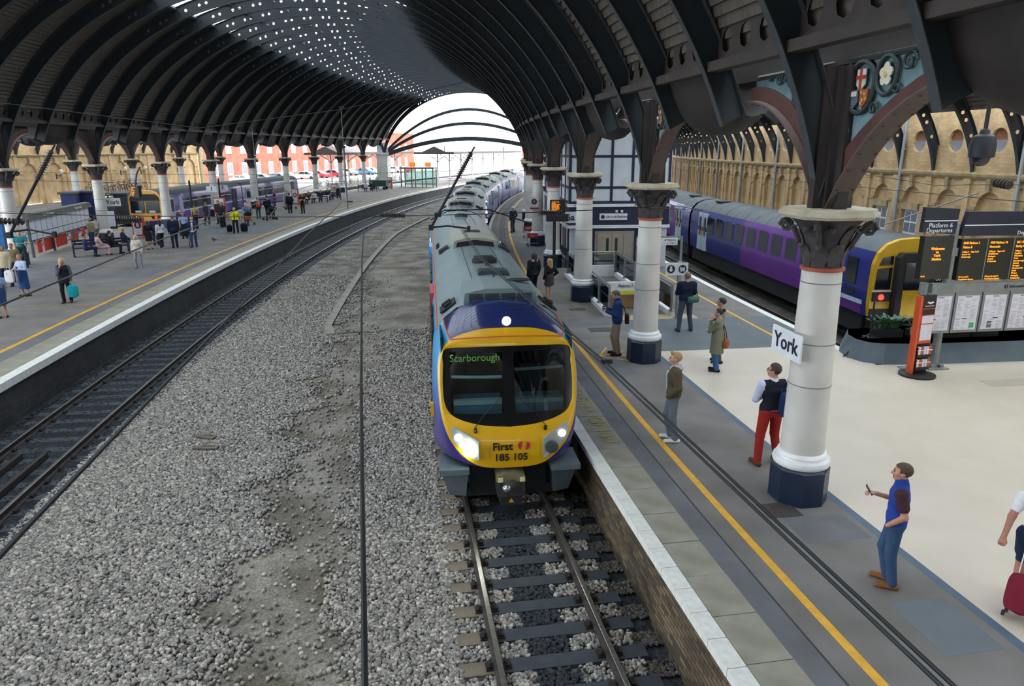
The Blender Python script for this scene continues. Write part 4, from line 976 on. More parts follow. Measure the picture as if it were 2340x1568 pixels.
# cab roof equipment
b = MB(); pr_ = [(-.72, 3.45), (-.68, 3.74), (-.3, 3.82), (.3, 3.82), (.68, 3.74), (.72, 3.45)]; b.prism(pr_, 1.75, 3.05, 1); pod = b.build('cab_roof_pod', m_tp_roof, front)
for k in range(4):
    b = MB(); x0 = -.62+.31*k; b.bb((x0+.02, 1.73, 3.56), (x0+.29, 1.76, 3.73)); b.build('pod_grille', m_grille, pod)
b = MB(); b.lathe([(.26, 3.80), (.24, 3.83), (.05, 3.825)], 20, c=(.45, 2.65, .01), sy=.5); b.build('exhaust_port', m_under, front)
b = MB(); b.tube([(.02, 3.45, 3.6), (.02, 3.45, 3.85)], .012, 6); b.build('whip_aerial', m_under, front)
b = MB(); b.box((.1, 4.55, 3.69), (.72, .5, .07), taper=.9)
for k in range(7): b.box((-.16+.085*k, 4.55, 3.735), (.03, .44, .02))
b.build('ribbed_vent', m_grille, front)
b = MB(); b.lathe([(.3, 3.64), (.29, 3.74), (.2, 3.8), (.03, 3.82)], 18, c=(.03, 6.2, 0), sx=1.05, sy=.8); b.box((.03, 6.55, 3.7), (.5, .25, .1)); b.build('radome', m_under, front, True)
b = MB(); b.lathe([(.07, 3.62), (.05, 3.68), (.06, 3.74), (.02, 3.77)], 10, c=(.05, 5.6, 0)); b.build('small_aerial', m_under, front, True)
for s in (-1, 1):
    b = MB(); b.M = Matrix.Translation((s*1.0, 2.3, 3.40)) @ Matrix.Rotation(s*.62, 4, 'Y'); b.box((0, 0, 0), (.36, .5, .04)); b.box((0, .1, .04), (.2, .14, .06)); b.box((-.02*s, -.12, .04), (.16, .1, .05)); b.M = None; b.build('roof_step_grille', m_under, front)

# ---------------------------------------------------------------- blue and purple two-car train (right)
m_n_roof = mat('dark_grey_train_roof', '#4f575d', .5, var='#444b51', scale=1.2)
m_n_blue = mat('royal_blue_livery', '#1f2b86', .35, coat=.2, var='#1b2577', scale=1); m_n_purp = mat('purple_livery', '#74349c', .35, coat=.2, var='#6a2f90', scale=1)
m_n_door = mat('pale_blue_door', '#c4d6e4', .35); m_n_yel = mat('dull_yellow_end', '#cfa51f', .45, var='#bf961b', scale=3)
m_tail = mat('lit_red_tail_lamp', '#ff3020', .3, emit='#ff2a20', estr=4.)
SEC158 = [(0, 3.62), (.55, 3.57), (.95, 3.42), (1.2, 3.15), (1.32, 2.8), (1.35, 2.2), (1.35, 1.5), (1.30, 1.05), (1.2, 1.0)]
def car158(train, loc, rz, L, end):
    root = MB()
    def sides(z_lo, z_hi, y0, y1, m, nm, par, off=.0):
        b = MB()
        for s in (-1, 1): b.loft([[(s*(x+off), y, z) for x, z in SEC158[3:]] for y in (y0, y1)])
        return b.build(nm, m, par, True)
    b = MB()
    for s in (-1, 1): b.loft([[(s*x, y, z) for x, z in SEC158[3:]] for y in (0.02, L-.2)])
    car = b.build('carriage', m_n_blue, train, True, loc, rz)
    full = [(-x, z) for x, z in SEC158[3::-1]]+SEC158[1:4]
    b = MB(); b.loft([[(x, y, z) for x, z in full] for y in (.02, L-.2)]); b.build('roof', m_n_roof, car, True)
    for i in range(14):
        y = 1.5+i*(L-3)/13; b = MB(); b.loft([[(x*1.003, y-.05, z*1.0+.006) for x, z in full], [(x*1.003, y+.05, z+.006) for x, z in full]]); b.build('roof_rib', m_n_roof, car)
    for k, y in enumerate((2.6, L-2.4)):
        b = MB(); b.box((-.35, y, 3.62), (.6, .8, .06)); b.build('roof_hatch', m_under, car)
    b = MB(); [b.loft([[(s*(x+.006), y, z) for x, z in SEC158[3:]] for y in (3.3, 10.6)]) for s in (-1, 1)]; b.build('purple_panel', m_n_purp, car, True)
    for s in (-1, 1):
        ys = [4.3+1.32*i for i in range(9)]
        for y in ys:
            b = MB(); w = .47; b.prism([(y-w, 2.12), (y-w+.06, 2.06), (y+w-.06, 2.06), (y+w, 2.12), (y+w, 2.84), (y+w-.06, 2.9), (y-w+.06, 2.9), (y-w, 2.84)], s*1.25, s*1.368, 0); b.v = [((s*(1.368-.05*max(0, p[2]-2.3)) if abs(p[0]) > 1.3 else p[0]), p[1], p[2]) for p in b.v]; b.build('window', m_dkglass, car)
        for d in (2.45, L-2.2):
            for q in (-.36, .36):
                b = MB(); b.prism([(d+q-.34, 1.05), (d+q+.34, 1.05), (d+q+.34, 3.0), (d+q-.34, 3.0)], s*1.2, s*1.372, 0); b.v = [((s*(1.372-.07*max(0, p[2]-2.4)) if abs(p[0]) > 1.3 else p[0]), p[1], p[2]) for p in b.v]; dr = b.build('door', m_n_door, car)
                b = MB(); b.prism([(d+q-.12, 1.9), (d+q-.08, 1.82), (d+q+.08, 1.82), (d+q+.12, 1.9), (d+q+.12, 2.72), (d+q+.08, 2.8), (d+q-.08, 2.8), (d+q-.12, 2.72)], s*1.3, s*1.378, 0); b.build('door_window', m_dkglass, dr)
            b = MB(); b.bb((s*1.355, d-.02, 1.75), (s*1.382, d+.06, 2.3)); b.build('door_button_strip', m_n_yel, car)
        if end:
            b = MB(); b.prism([(.75, 2.0), (1.35, 2.0), (1.35, 2.85), (.75, 2.85)], s*1.3, s*1.37, 0); b.build('cab_side_window', m_dkglass, car)
            b = MB(); b.bb((s*1.3, .75, 1.62), (s*1.372, 1.3, 1.78)); b.build('cab_vent', m_under, car)
            b = MB(); b.bb((s*1.3, .25, 1.38), (s*1.366, 1.7, 1.52)); b.build('white_stripe', m_n_door, car)
            b = MB(); b.loft([[(s*(x+.008), y, z) for x, z in SEC158[6:]] for y in (.3, 1.7)]); b.build('purple_skirt', m_n_purp, car)
    b = MB(); b.bb((-1.2, .4, .35), (1.2, L-.4, 1.02)); b.build('underframe', m_under, car)
    for yb in (3.0, L-3.0):
        b = MB(); b.bb((-1.15, yb-1.5, .3), (1.15, yb+1.5, .75))
        for s in (-.752, .752):
            for dy in (-1.2, 1.2): b.M = Matrix.Translation((s, yb+dy, .42)) @ Matrix.Rotation(math.pi/2, 4, 'Y'); b.lathe([(.42, -.06), (.42, .06)], 18); b.M = None
        b.build('bogie', m_under, car)
    ringp = [(-x, z) for x, z in SEC158[::-1]]+SEC158[1:]
    b = MB(); b.add([(x, L-.2, z) for x, z in ringp], [tuple(range(len(ringp)))]); b.build('end_wall', m_under, car)
    b = MB(); b.bb((-.6, L-.2, 1.05), (.6, L+.2, 3.1)); b.build('gangway_bellows', m_under, car)
    if end:
        b = MB(); b.add([(x, .0, z) for x, z in ringp]+[(x*.97, -.12, .02*1+z*.985) for x, z in ringp], [tuple(range(len(ringp), 2*len(ringp)))]+[(i, (i+1) % len(ringp), len(ringp)+(i+1) % len(ringp), len(ringp)+i) for i in range(len(ringp))])
        b.build('yellow_end', m_n_yel, car)
        b = MB(); b.prism([(-.62, .95), (.62, .95), (.62, 3.0), (.5, 3.14), (-.5, 3.14), (-.62, 3.0)], -.42, -.12, 1); g = b.build('gangway_surround', m_under, car)
        b = MB(); b.bb((-.42, -.44, 1.05), (.42, -.40, 1.95)); b.build('gangway_door_panel', m_n_yel, g)
        b = MB(); b.bb((-.42, -.44, 2.0), (.42, -.40, 2.85)); b.build('gangway_door_window', m_dkglass, g)
        for s in (-1, 1):
            b = MB(); b.prism([(s*.68, 1.95), (s*1.2, 1.95), (s*1.16, 2.62), (s*.68, 2.66)], -.15, -.10, 1); b.build('cab_window', m_dkglass, car)
            b = MB(); b.prism([(s*.68, 2.76), (s*1.13, 2.74), (s*1.02, 2.98), (s*.68, 3.04)], -.15, -.10, 1); b.build('upper_cab_window', m_dkglass, car)
            b = MB(); b.bb((s*.66, -.2, 1.56), (s*1.24, -.12, 1.84)); hb_ = b.build('lamp_panel', m_under, car)
            b = MB(); b.M = Matrix.Translation((s*.98, -.21, 1.70)) @ Matrix.Rotation(math.pi/2, 4, 'X'); b.lathe([(.1, -.01), (.09, .02), (.02, .03)], 16); b.M = None; b.build('tail_lamp', m_tail, hb_, True)
            b = MB(); b.bb((s*.64, -.17, 1.88), (s*1.27, -.13, 1.915)); b.build('white_sill', m_white_p, car)
        b = MB(); b.bb((-1.28, -.18, .98), (1.28, -.1, 1.3)); b.build('lower_black_band', m_under, car)
        b = MB(); b.bb((-1.1, -.2, .45), (1.1, .3, .95)); b.bb((-.28, -.7, .45), (.28, -.2, .85)); b.build('buffer_beam', m_under, car)
        text('58815', .2, m_white_p, car, (.93, -.22, 2.28))
    return car
t158 = thing('diesel_train', 'blue and purple train with yellow end standing by the brick wall', 'train', W(FAR_TRACK, -6.62, ZR))
for i, (a, c_) in enumerate(((-6.62, -2.75), (-2.75, 1.12), (1.12, 5.0))):
    e = bpy.data.objects.new('tmp', None); L_ = place(e, FAR_TRACK, a, c_); car158(t158, e.location-Vector(t158.location), e.rotation_euler.z, L_, i == 0); bpy.data.objects.remove(e)
# buffer stop with red lamp
t = thing('buffer_stop', 'buffer stop with round red lamp behind the blue-purple train', 'buffer stop', W(FAR_TRACK, -7.0, ZR), RZ(-7.0))
b = MB(); b.bb((-1.2, -.1, 0), (1.2, .2, .5)); b.build('stop_beam', m_under, t)
b = MB(); b.tube([(-.7, -.2, .0), (-.7, -.2, .4)], .05, 8); b.box((-.7, -.2, .6), (.36, .24, .46)); b.build('lamp_box', m_white_p, t)
b = MB(); b.M = Matrix.Translation((-.75, -.33, .62)) @ Matrix.Rotation(math.pi/2, 4, 'X'); b.lathe([(.15, -.01), (.13, .03), (.02, .045)], 16); b.M = None; b.build('red_lamp', m_tail, t, True)

# ---------------------------------------------------------------- yellow-ended railbus (left bay)
m_pac_yel = mat('orange_yellow_end', '#dfa02a', .45, var='#cf9326', scale=3); m_pac_pale = mat('pale_lilac_panel', '#aab2d6', .45); m_pac_pur = mat('violet_panel', '#573a8c', .45)
m_pac_roof = mat('dark_slate_roof', '#343b40', .65, var='#2b3236', scale=2)
SECP = [(0, 3.5), (.6, 3.45), (1.0, 3.3), (1.2, 3.05), (1.25, 2.7), (1.25, 1.0)]
def carpacer(train, loc, rz, L, end):
    b = MB(); [b.loft([[(s*x, y, z) for x, z in SECP[3:]] for y in (.02, L-.2)]) for s in (-1, 1)]; car = b.build('carriage', m_n_blue, train, True, loc, rz)
    full = [(-x, z) for x, z in SECP[3::-1]]+SECP[1:4]
    b = MB(); b.loft([[(x, y, z) for x, z in full] for y in (.02, L-.2)]); b.build('roof', m_pac_roof, car, True)
    for s in (-1, 1):
        b = MB(); b.bb((s*1.24, .1, 1.72), (s*1.262, L-.3, 1.80)); b.build('white_waist_stripe', m_white_p, car)
        b = MB(); b.prism([(2.6, .98), (L-3.2, .98), (L-3.6, 1.72), (3.4, 1.72)], s*1.24, s*1.264, 0); b.build('violet_lower_panel', m_pac_pur, car)
        b = MB(); b.prism([(1.9, .98), (2.6, .98), (3.4, 1.72), (3.2, 2.9), (2.6, 2.9), (2.7, 1.72)], s*1.24, s*1.268, 0); b.build('lilac_swoosh', m_pac_pale, car)
        for i in range(7):
            y = 3.9+1.35*i
            if y > L-3.2: break
            b = MB(); b.bb((s*1.2, y-.6, 1.88), (s*1.27, y+.6, 2.68)); w_ = b.build('window', m_dkglass, car)
            b = MB(); b.bb((s*1.25, y-.6, 2.42), (s*1.276, y+.6, 2.46)); b.build('window_bar', m_white_p, w_)
        for d in (1.3, L-2.0):
            b = MB(); b.bb((s*1.2, d-.55, 1.0), (s*1.272, d+.55, 2.85)); dr = b.build('door', m_under if d > 3 else m_pac_pale, car)
            b = MB(); b.bb((s*1.25, d-.42, 1.8), (s*1.279, d+.42, 2.7)); b.build('door_window', m_dkglass, dr)
    b = MB(); b.bb((-1.1, .3, .3), (1.1, L-.3, .98)); b.build('underframe', m_under, car)
    ringp = [(-x, z) for x, z in SECP[::-1]]+SECP[1:]
    b = MB(); b.add([(x, L-.2, z) for x, z in ringp], [tuple(range(len(ringp)))]); b.build('end_wall', m_under, car)
    if end:
        k = len(ringp); b = MB(); b.add([(x, .02, z) for x, z in ringp]+[(x*.98, -.08, z*.99) for x, z in ringp], [tuple(range(k, 2*k))]+[(i, (i+1) % k, k+(i+1) % k, k+i) for i in range(k)]); b.build('yellow_end', m_pac_yel, car)
        b = MB(); b.prism([(-1.14, 2.72), (1.14, 2.72), (1.05, 3.0), (.8, 3.2), (-.8, 3.2), (-1.05, 3.0)], -.14, -.07, 1); b.build('black_brow', m_under, car)
        for s in (-1, 1):
            b = MB(); b.bb((s*.06, -.13, 1.82), (s*1.08, -.07, 2.70)); b.build('windscreen', m_dkglass, car)
            b = MB(); b.bb((s*.62, -.14, 1.42), (s*1.02, -.07, 1.66)); lp = b.build('lamp_panel', m_under, car)
            b = MB(); b.M = Matrix.Translation((s*.74, -.15, 1.54)) @ Matrix.Rotation(math.pi/2, 4, 'X'); b.lathe([(.1, -.01), (.09, .02), (.02, .03)], 14); b.M = None; b.build('tail_lamp', m_tail, lp)
            b = MB(); b.bb((s*.3, -.145, 1.86), (s*.75, -.13, 2.0)); b.build('dashboard_sign', mat('pale_green_card', '#b9cfc8', .5), car)
        b = MB(); b.bb((-1.15, -.2, .5), (1.15, .3, 1.0)); b.bb((-.2, -.5, .6), (.2, -.2, .9)); b.build('buffer_beam', m_fair, car)
    return car
tp = thing('railbus', 'railbus with orange-yellow end and violet side in the bay platform', 'train', W(BAY_TRACK, -.02, ZR))
for i, (a, c_) in enumerate(((-.02, 2.85), (2.85, 5.6))):
    e = bpy.data.objects.new('tmp', None); L_ = place(e, BAY_TRACK, a, c_); carpacer(tp, e.location-Vector(tp.location), e.rotation_euler.z, L_, i == 0); bpy.data.objects.remove(e)
# ================================================================ right platform furniture
m_navy = mat('navy_sign_paint', '#1d2135', .5, var='#191d2f', scale=3); m_signwhite = mat('white_sign_face', '#e9edf0', .4)
m_signblack = mat('sign_lettering', '#1b1d33', .5); m_steel = mat('brushed_steel', '#9ea3a5', .35, .7, var='#8b9092', scale=6)
m_greypost = mat('grey_post_paint', '#8f9391', .5, .2, var='#7e8280', scale=4); m_dkpost = mat('black_post_paint', '#23252b', .5)
m_screen = mat('dark_display_screen', '#232722', .3, var='#1f221e', scale=2); m_amber = mat('amber_led_text', '#7a4a10', .4, emit='#ff9a2a', estr=1.3)
m_baluglass = glass_mat('balustrade_glass', '#cfe3df', .03, .06)
m_pframe = mat('grey_poster_frame', '#8d9295', .4, .4); m_poster = mat('white_timetable_paper', '#e4e2ec', .5)
m_kerb = mat('blue_grey_kerb', '#66737b', .7, var='#586670', scale=2, detail=8)
FACE = (math.pi/2, 0, 0)                 # text readable from -y
def sign_text_x(txt, size, m, par, loc, **k): return text(txt, size, m, par, loc, (math.pi/2, 0, -math.pi/2), **k)   # readable from -x
# York sign on the first column
t = thing('station_sign', 'large white York name sign on the nearest white column', 'sign', W(280.06, -8.945, 2.36), RZ(-8.945))
b = MB(); b.bb((-.015, -.42, 0), (.015, .42, .42)); b.build('sign_plate', m_signwhite, t)
sign_text_x('York', .34, m_signblack, t, (-.02, 0, .21), bold=.004)
b = MB(); b.bb((.015, -.2, .12), (.12, -.15, .18)); b.bb((.015, .15, .12), (.12, .2, .18)); b.build('sign_bracket', m_greypost, t)

# ---- lift house
m_hw = mat('pale_panel_white', '#d3d9de', .5, var='#c5ccd2', scale=2); m_hnavy = mat('navy_frame_paint', '#1c2340', .45)
m_doorb = mat('beige_lift_door', '#a89f90', .5, var='#9a9183', scale=3); m_doorfr = mat('dark_door_frame', '#262a3a', .5)
TL = -4.2; o_ = W(276.6, TL, 0)
t = thing('lift_building', 'white and navy two-storey lift building on the island platform', 'building', o_, RZ(TL))
x0, x1, D = -2.35, 2.3, 9.5                      # local x: +x is towards the wall
b = MB(); b.bb((x0, 0, 0), (x1, D, 6.4)); b.build('wall_block', m_hw, t)
for z0, z1, m_, nm in ((2.85, 2.98, m_signwhite, 'white_band'), (1.86, 2.0, m_signwhite, 'white_band'), (2.0, 2.78, m_hnavy, 'navy_fascia'), (2.78, 2.86, m_hnavy, 'navy_band'), (2.98, 3.1, m_hnavy, 'navy_band')):
    d = .1 if nm == 'white_band' else .05
    b = MB(); b.bb((x0-d, -d, z0), (x1+d, D, z1)); b.build(nm, m_, t)
for z in (3.72, 5.12, 6.3):
    b = MB(); b.bb((x0-.03, -.03, z-.06), (x1+.03, D, z+.06)); b.build('window_rail', m_hnavy, t)
for x in (x0+.0, x0+.95, x0+1.93, x0+2.91, x0+3.9, x1):
    b = MB(); b.bb((x-.06, -.045, 3.1), (x+.06, .0, 6.3)); b.build('window_mullion', m_hnavy, t)
for k in range(8):
    b = MB(); y = .1+k*1.3; b.bb((x0-.045, y-.06, 3.1), (x0, y+.06, 6.3)); b.build('window_mullion', m_hnavy, t)
for i in range(5):
    xa = x0+.06+(.95+.98*(i-1) if i else 0); xb = x0-.06+(.95+.98*i if i < 4 else (x1-x0))
    for za, zb in ((3.12, 3.66), (3.78, 5.06), (5.18, 6.24)):
        b = MB(); b.bb((xa, -.015, za), (xb, .0, zb)); b.build('window_panel', m_hw, t)
b = MB(); b.bb((-1.35, -.06, 0), (1.0, 0, 1.86)); b.build('navy_door_surround', m_hnavy, t)
b = MB(); b.bb((-1.15, -.1, 0), (.72, -.05, 1.72)); b.build('door_frame', mat('tan_lift_frame', '#988f82', .5), t)
for s, xa, xb in ((0, -1.03, -.35), (1, -.33, .2), (2, .22, .62)):
    b = MB(); b.bb((xa, -.13, 0), (xb, -.09, 1.6)); dr = b.build('lift_door', m_doorb, t)
    if s < 2:
        xc = (xb-.2) if s == 0 else (xa+.2); b = MB(); b.bb((xc-.06, -.14, .75), (xc+.06, -.12, 1.4)); b.build('door_slot_window', m_dkglass, dr)
b = MB(); b.bb((1.05, -.08, 0), (1.3, -.02, 1.5)); b.build('notice_panel', m_signwhite, t); b = MB(); b.bb((1.1, -.1, .6), (1.24, -.07, 1.2)); b.build('notice_dark', m_dkglass, t)
b = MB(); b.bb((-.95, -.1, 2.24), (.36, -.05, 2.54)); sg = b.build('fascia_sign', m_signwhite, t)
b = MB(); b.M = Matrix.Translation((-.8, -.105, 2.39)) @ Matrix.Rotation(math.pi/2, 4, 'X'); b.lathe([(.09, 0), (.09, .01)], 16); b.M = None; b.build('round_symbol', m_signblack, t)
text('Lift to all Platforms', .16, m_signblack, t, (-.13, -.108, 2.39), sx=.85)
for x in (-.15, .1):
    b = MB(); b.box((x, -.09, 2.64), (.1, .06, .1)); b.build('alarm_box', m_white_p, t)
b = MB(); b.bb((x0-.04, 1.0, .5), (x0, 2.0, 1.75)); b.build('side_poster', mat('brown_poster', '#8a6a58', .5, var='#6d5044', scale=3), t)
b = MB(); b.bb((x0-.06, .0, 0), (x0+.25, .2, 1.86)); b.bb((x0-.06, 2.6, 0), (x0, 2.9, 1.86)); b.build('navy_pilaster', m_hnavy, t)
# bench beside the lift house
t = thing('platform_bench', 'dark slatted bench against the lift building side', 'bench', W(279.35, -4.0, 0), RZ(-4.0))
for k in range(4): b = MB(); b.bb((-.25+.12*k, -1.1, .42), (-.16+.12*k, 1.1, .46)); b.build('seat_slat', m_navy, t)
for k in range(3): b = MB(); b.bb((.24, -1.1, .55+.13*k), (.28, 1.1, .64+.13*k)); b.build('back_slat', m_navy, t)
for y in (-1.0, 1.0): b = MB(); b.tube([(-.25, y, 0), (-.25, y, .62), (.26, y, .62)], .025, 6); b.tube([(.26, y, 0), (.26, y, .95)], .03, 6); b.build('bench_frame', m_dkpost, t)

# ---- stairwell balustrade
t = thing('stair_balustrade', 'glass and steel balustrade around the subway stairwell', 'railing', W(278.2, -5.6, 0), RZ(-5.6))
xL, xR, yF, yB = -1.1, 1.05, -3.4, 4.6
m_wkerb = mat('white_stair_kerb', '#e6eaee', .5)
for a, c_ in (((xL-.12, yF, 0), (xL+.12, yB, .14)), ((xR-.12, yF, 0), (xR+.12, yB, .14)), ((xL-.12, yB-.12, 0), (xR+.12, yB+.12, .14))): b = MB(); b.bb(a, c_); b.build('kerb', m_wkerb, t)
def rail_run(p, q_, n, h=1.05, slope=None):
    P0, Q0 = Vector(p), Vector(q_)
    for i in range(n+1):
        c0 = P0.lerp(Q0, i/n); b = MB(); b.box((c0.x, c0.y, .14+(h-.14)/2), (.06, .09, h-.14)); b.box((c0.x, c0.y, .155), (.14, .18, .03)); b.build('post', m_steel, t)
    for i in range(n):
        a = P0.lerp(Q0, (i+.08)/n); c_ = P0.lerp(Q0, (i+.92)/n); b = MB(); d = (c_-a); nrm = Vector((-d.y, d.x, 0)).normalized()*.008
        b.add([a-nrm+Vector((0, 0, .22)), c_-nrm+Vector((0, 0, .22)), c_-nrm+Vector((0, 0, h-.1)), a-nrm+Vector((0, 0, h-.1)), a+nrm+Vector((0, 0, .22)), c_+nrm+Vector((0, 0, .22)), c_+nrm+Vector((0, 0, h-.1)), a+nrm+Vector((0, 0, h-.1))], [(0, 1, 2, 3), (7, 6, 5, 4), (0, 4, 5, 1), (1, 5, 6, 2), (2, 6, 7, 3), (3, 7, 4, 0)]); b.build('glass_panel', m_baluglass, t)
        b = MB(); zz = .62; b.add([a-nrm*1.4+Vector((0, 0, zz)), c_-nrm*1.4+Vector((0, 0, zz)), c_-nrm*1.4+Vector((0, 0, zz+.05)), a-nrm*1.4+Vector((0, 0, zz+.05)), a+nrm*1.4+Vector((0, 0, zz)), c_+nrm*1.4+Vector((0, 0, zz)), c_+nrm*1.4+Vector((0, 0, zz+.05)), a+nrm*1.4+Vector((0, 0, zz+.05))], [(0, 1, 2, 3), (7, 6, 5, 4), (0, 4, 5, 1), (1, 5, 6, 2), (2, 6, 7, 3), (3, 7, 4, 0)]); b.build('glass_manifestation', m_hnavy, t)
    b = MB(); b.tube([P0+Vector((0, 0, h)), Q0+Vector((0, 0, h))], .03, 8); b.build('handrail', m_steel, t)
rail_run((xL, yF, 0), (xL, yB, 0), 5); rail_run((xR, yF, 0), (xR, yB, 0), 5); rail_run((xL, yB, 0), (xR, yB, 0), 2)
b = MB(); b.bb((xL+.14, yB-.3, -.45), (xR-.14, yB-.2, .5)); b.build('stair_end_wall', m_signwhite, t)
b = MB(); b.bb((xL+.15, yF+.9, .55), (xR-.15, yF+1.0, 1.0)); hd = b.build('stair_header_sign', m_signwhite, t)
b = MB(); b.bb((xL+.2, yF+.88, .58), (xR-.3, yF+.9, .70)); b.build('yellow_strip', mat('bright_yellow_strip', '#e2d93a', .5), hd)
text('Platforms 7, 8, 9, 10 & 11', .15, m_signblack, t, (0, yF+.885, .86), sx=.75)
b = MB(); b.bb((xL+.2, yF+1.2, 0.02), (xR-.2, yF+1.4, .55)); b.build('tan_stair_wall', mat('tan_stair_panel', '#b08a5c', .7), t)
# ---- luggage trolley sign on a post
def pict_arrow(par, c, r, m1, m2):
    b = MB(); b.M = Matrix.Translation(c) @ Matrix.Rotation(math.pi/2, 4, 'X'); b.lathe([(r, 0), (r, .006)], 24); b.M = None; d = b.build('round_symbol', m1, par)
    b = MB(); x, y, z = c; q = r*.7; b.prism([(x-.03*r/.12, z+q), (x+.03*r/.12, z+q), (x+.03*r/.12, z-q*.1), (x+q*.8, z-q*.1+.0), (x, z-q), (x-q*.8, z-q*.1), (x-.03*r/.12, z-q*.1)], y-.012, y-.007, 1); b.build('arrow', m2, par)
def pict_trolley(par, c, r, m1, m2):
    b = MB(); b.M = Matrix.Translation(c) @ Matrix.Rotation(math.pi/2, 4, 'X'); b.lathe([(r, 0), (r, .006)], 24); b.M = None; b.build('round_symbol', m1, par)
    x, y, z = c; k = r/.12; b = MB()
    def q(a, c_, e, f): b.bb((x+a*k, y-.012, z+c_*k), (x+e*k, y-.007, z+f*k))
    q(-.07, -.05, .07, -.03); q(-.08, -.05, -.06, .06); q(-.045, -.025, -.005, .05); q(.002, -.025, .03, .03); q(.036, -.025, .065, .055); q(-.05, -.085, -.02, -.055); q(.03, -.085, .06, -.055)
    b.build('trolley_symbol', m2, par)
t = thing('trolley_sign', 'white sign with arrow and luggage trolley symbols on steel post', 'sign', W(277.12, -6.4, 0), RZ(-6.4))
b = MB(); b.bb((-.055, -.05, 0), (.055, .05, 1.9)); b.box((0, 0, .01), (.2, .2, .02)); b.build('post', m_steel, t)
b = MB(); b.bb((-.5, -.08, 1.46), (.26, -.05, 1.87)); b.build('sign_plate', m_signwhite, t)
pict_arrow(t, (-.32, -.085, 1.665), .135, m_signblack, m_signwhite); pict_trolley(t, (.07, -.085, 1.665), .135, m_signblack, m_signwhite)
t = thing('subway_sign', 'white sign reading Platforms 4, 10 and 11 on frame by stairwell', 'sign', W(274.95, -4.5, 0), RZ(-4.5))
b = MB(); b.bb((-1.15, -.04, 1.22), (.75, 0, 1.55)); b.build('sign_plate', m_signwhite, t)
for x in (-1.1, .95): b = MB(); b.bb((x-.05, -.03, 0), (x+.05, .05, 1.6)); b.build('post', m_greypost, t)
b = MB(); b.bb((-1.15, -.02, 1.55), (1.0, .03, 1.62)); b.build('top_rail', m_greypost, t)
pict_arrow(t, (-.98, -.045, 1.38), .12, m_signblack, m_signwhite); pict_trolley(t, (-.7, -.045, 1.38), .12, m_signblack, m_signwhite)
text('& Platforms', .14, m_signblack, t, (.4, -.045, 1.45), sx=.8); text('1 - 4, 10 & 11', .14, m_signblack, t, (.4, -.045, 1.3), sx=.8)
# ---- LED screen on black post and 6a sign
t = thing('platform_display', 'orange LED train display on black post on the island platform', 'display screen', W(279.8, -4.42, 0), RZ(-4.42))
b = MB(); b.bb((-.06, -.06, 0), (.06, .06, 2.5)); b.bb((-.36, -.12, 2.3), (.6, .2, 2.62)); b.build('post', m_dkpost, t)
b = MB(); b.bb((-.22, -.15, 2.66), (.46, .0, 3.26)); b.build('screen_case', m_dkpost, t)
b = MB(); b.bb((-.19, -.165, 2.7), (.43, -.15, 3.22)); b.build('screen', m_screen, t)
for k in range(9): text(['10:02 York', 'Leeds', 'Huddersfield', 'Stalybridge', 'Manchester', 'Warrington', 'Birchwood', 'Widnes', 'Liverpool'][k], .075, m_amber, t, (-.16, -.17, 3.17-.053*k), align='LEFT')
t = thing('platform_letter_sign', 'white 6a sign beside the LED train display', 'sign', W(279.05, -4.38, 2.2), RZ(-4.38))
b = MB(); b.bb((-.28, -.03, 0), (.28, .03, .5)); b.build('sign_plate', m_signwhite, t); text('6a', .42, m_signblack, t, (0, -.035, .25), bold=.008)
b = MB(); b.tube([(-.2, 0, .5), (-.2, 0, 1.0)], .015, 6); b.tube([(.2, 0, .5), (.2, 0, 1.0)], .015, 6); b.build('hanger', m_dkpost, t)
t = thing('zone_sign', 'small white zone A sign on the arcade column', 'sign', W(279.9, -2.6, 2.1), RZ(-2.6))
b = MB(); b.bb((-.25, -.02, 0), (.25, .02, .7)); b.build('sign_plate', m_signwhite, t)
b = MB(); b.M = Matrix.Translation((0, -.022, .45)) @ Matrix.Rotation(math.pi/2, 4, 'X'); b.lathe([(.16, 0), (.16, .005)], 20); b.M = None; b.build('round_symbol', mat('maroon_sign', '#7a2740', .5), t); text('A', .2, m_signwhite, t, (0, -.03, .45)); b = MB(); b.bb((-.25, -.023, .02), (.25, -.02, .12)); b.build('red_foot_strip', mat('red_sign_strip', '#b83a3f', .5), t)

# ---- departure boards
TB = -7.72
t = thing('departure_board', 'Platform 6 Departures board with single orange text screen', 'display board', W(273.0, TB, 0), RZ(TB))
b = MB(); b.prism([(-.46, 3.5), (.42, 3.44), (.46, 4.05), (-.44, 4.1)], -.08, .05, 1); b.build('header_panel', m_navy, t)
b = MB(); b.bb((-.44, -.09, 3.76), (.44, -.082, 3.785)); b.build('header_line', m_signwhite, t)
text('Platform 6', .15, m_signwhite, t, (0, -.085, 3.66)); text('Departures', .15, m_signwhite, t, (-.02, -.085, 3.54))
b = MB(); b.bb((-.38, -.1, 2.35), (.4, .08, 3.4)); b.build('screen', m_screen, t)
for k, s in enumerate(('Welcome', 'to', 'York', 'Station')): text(s, .09, m_amber, t, (0, -.105, 3.1-.085*k), bold=.002)
text('09:39', .05, m_amber, t, (-.3, -.105, 2.42))
b = MB(); b.tube([(.5, .05, 0), (.5, .05, 3.7)], .1, 12); b.bb((.4, -.05, 2.9), (.6, .14, 3.1)); b.build('post', m_greypost, t)
b = MB(); b.box((.5, .05, .02), (.55, .45, .03)); b.box((.62, -.05, .07), (.1, .1, .1)); b.box((.38, -.05, .07), (.1, .1, .1)); b.build('foot_plate', m_greypost, t)
t = thing('departure_board', 'wide Train Departures board with three orange text screens', 'display board', W(271.2, TB, 0), RZ(TB))
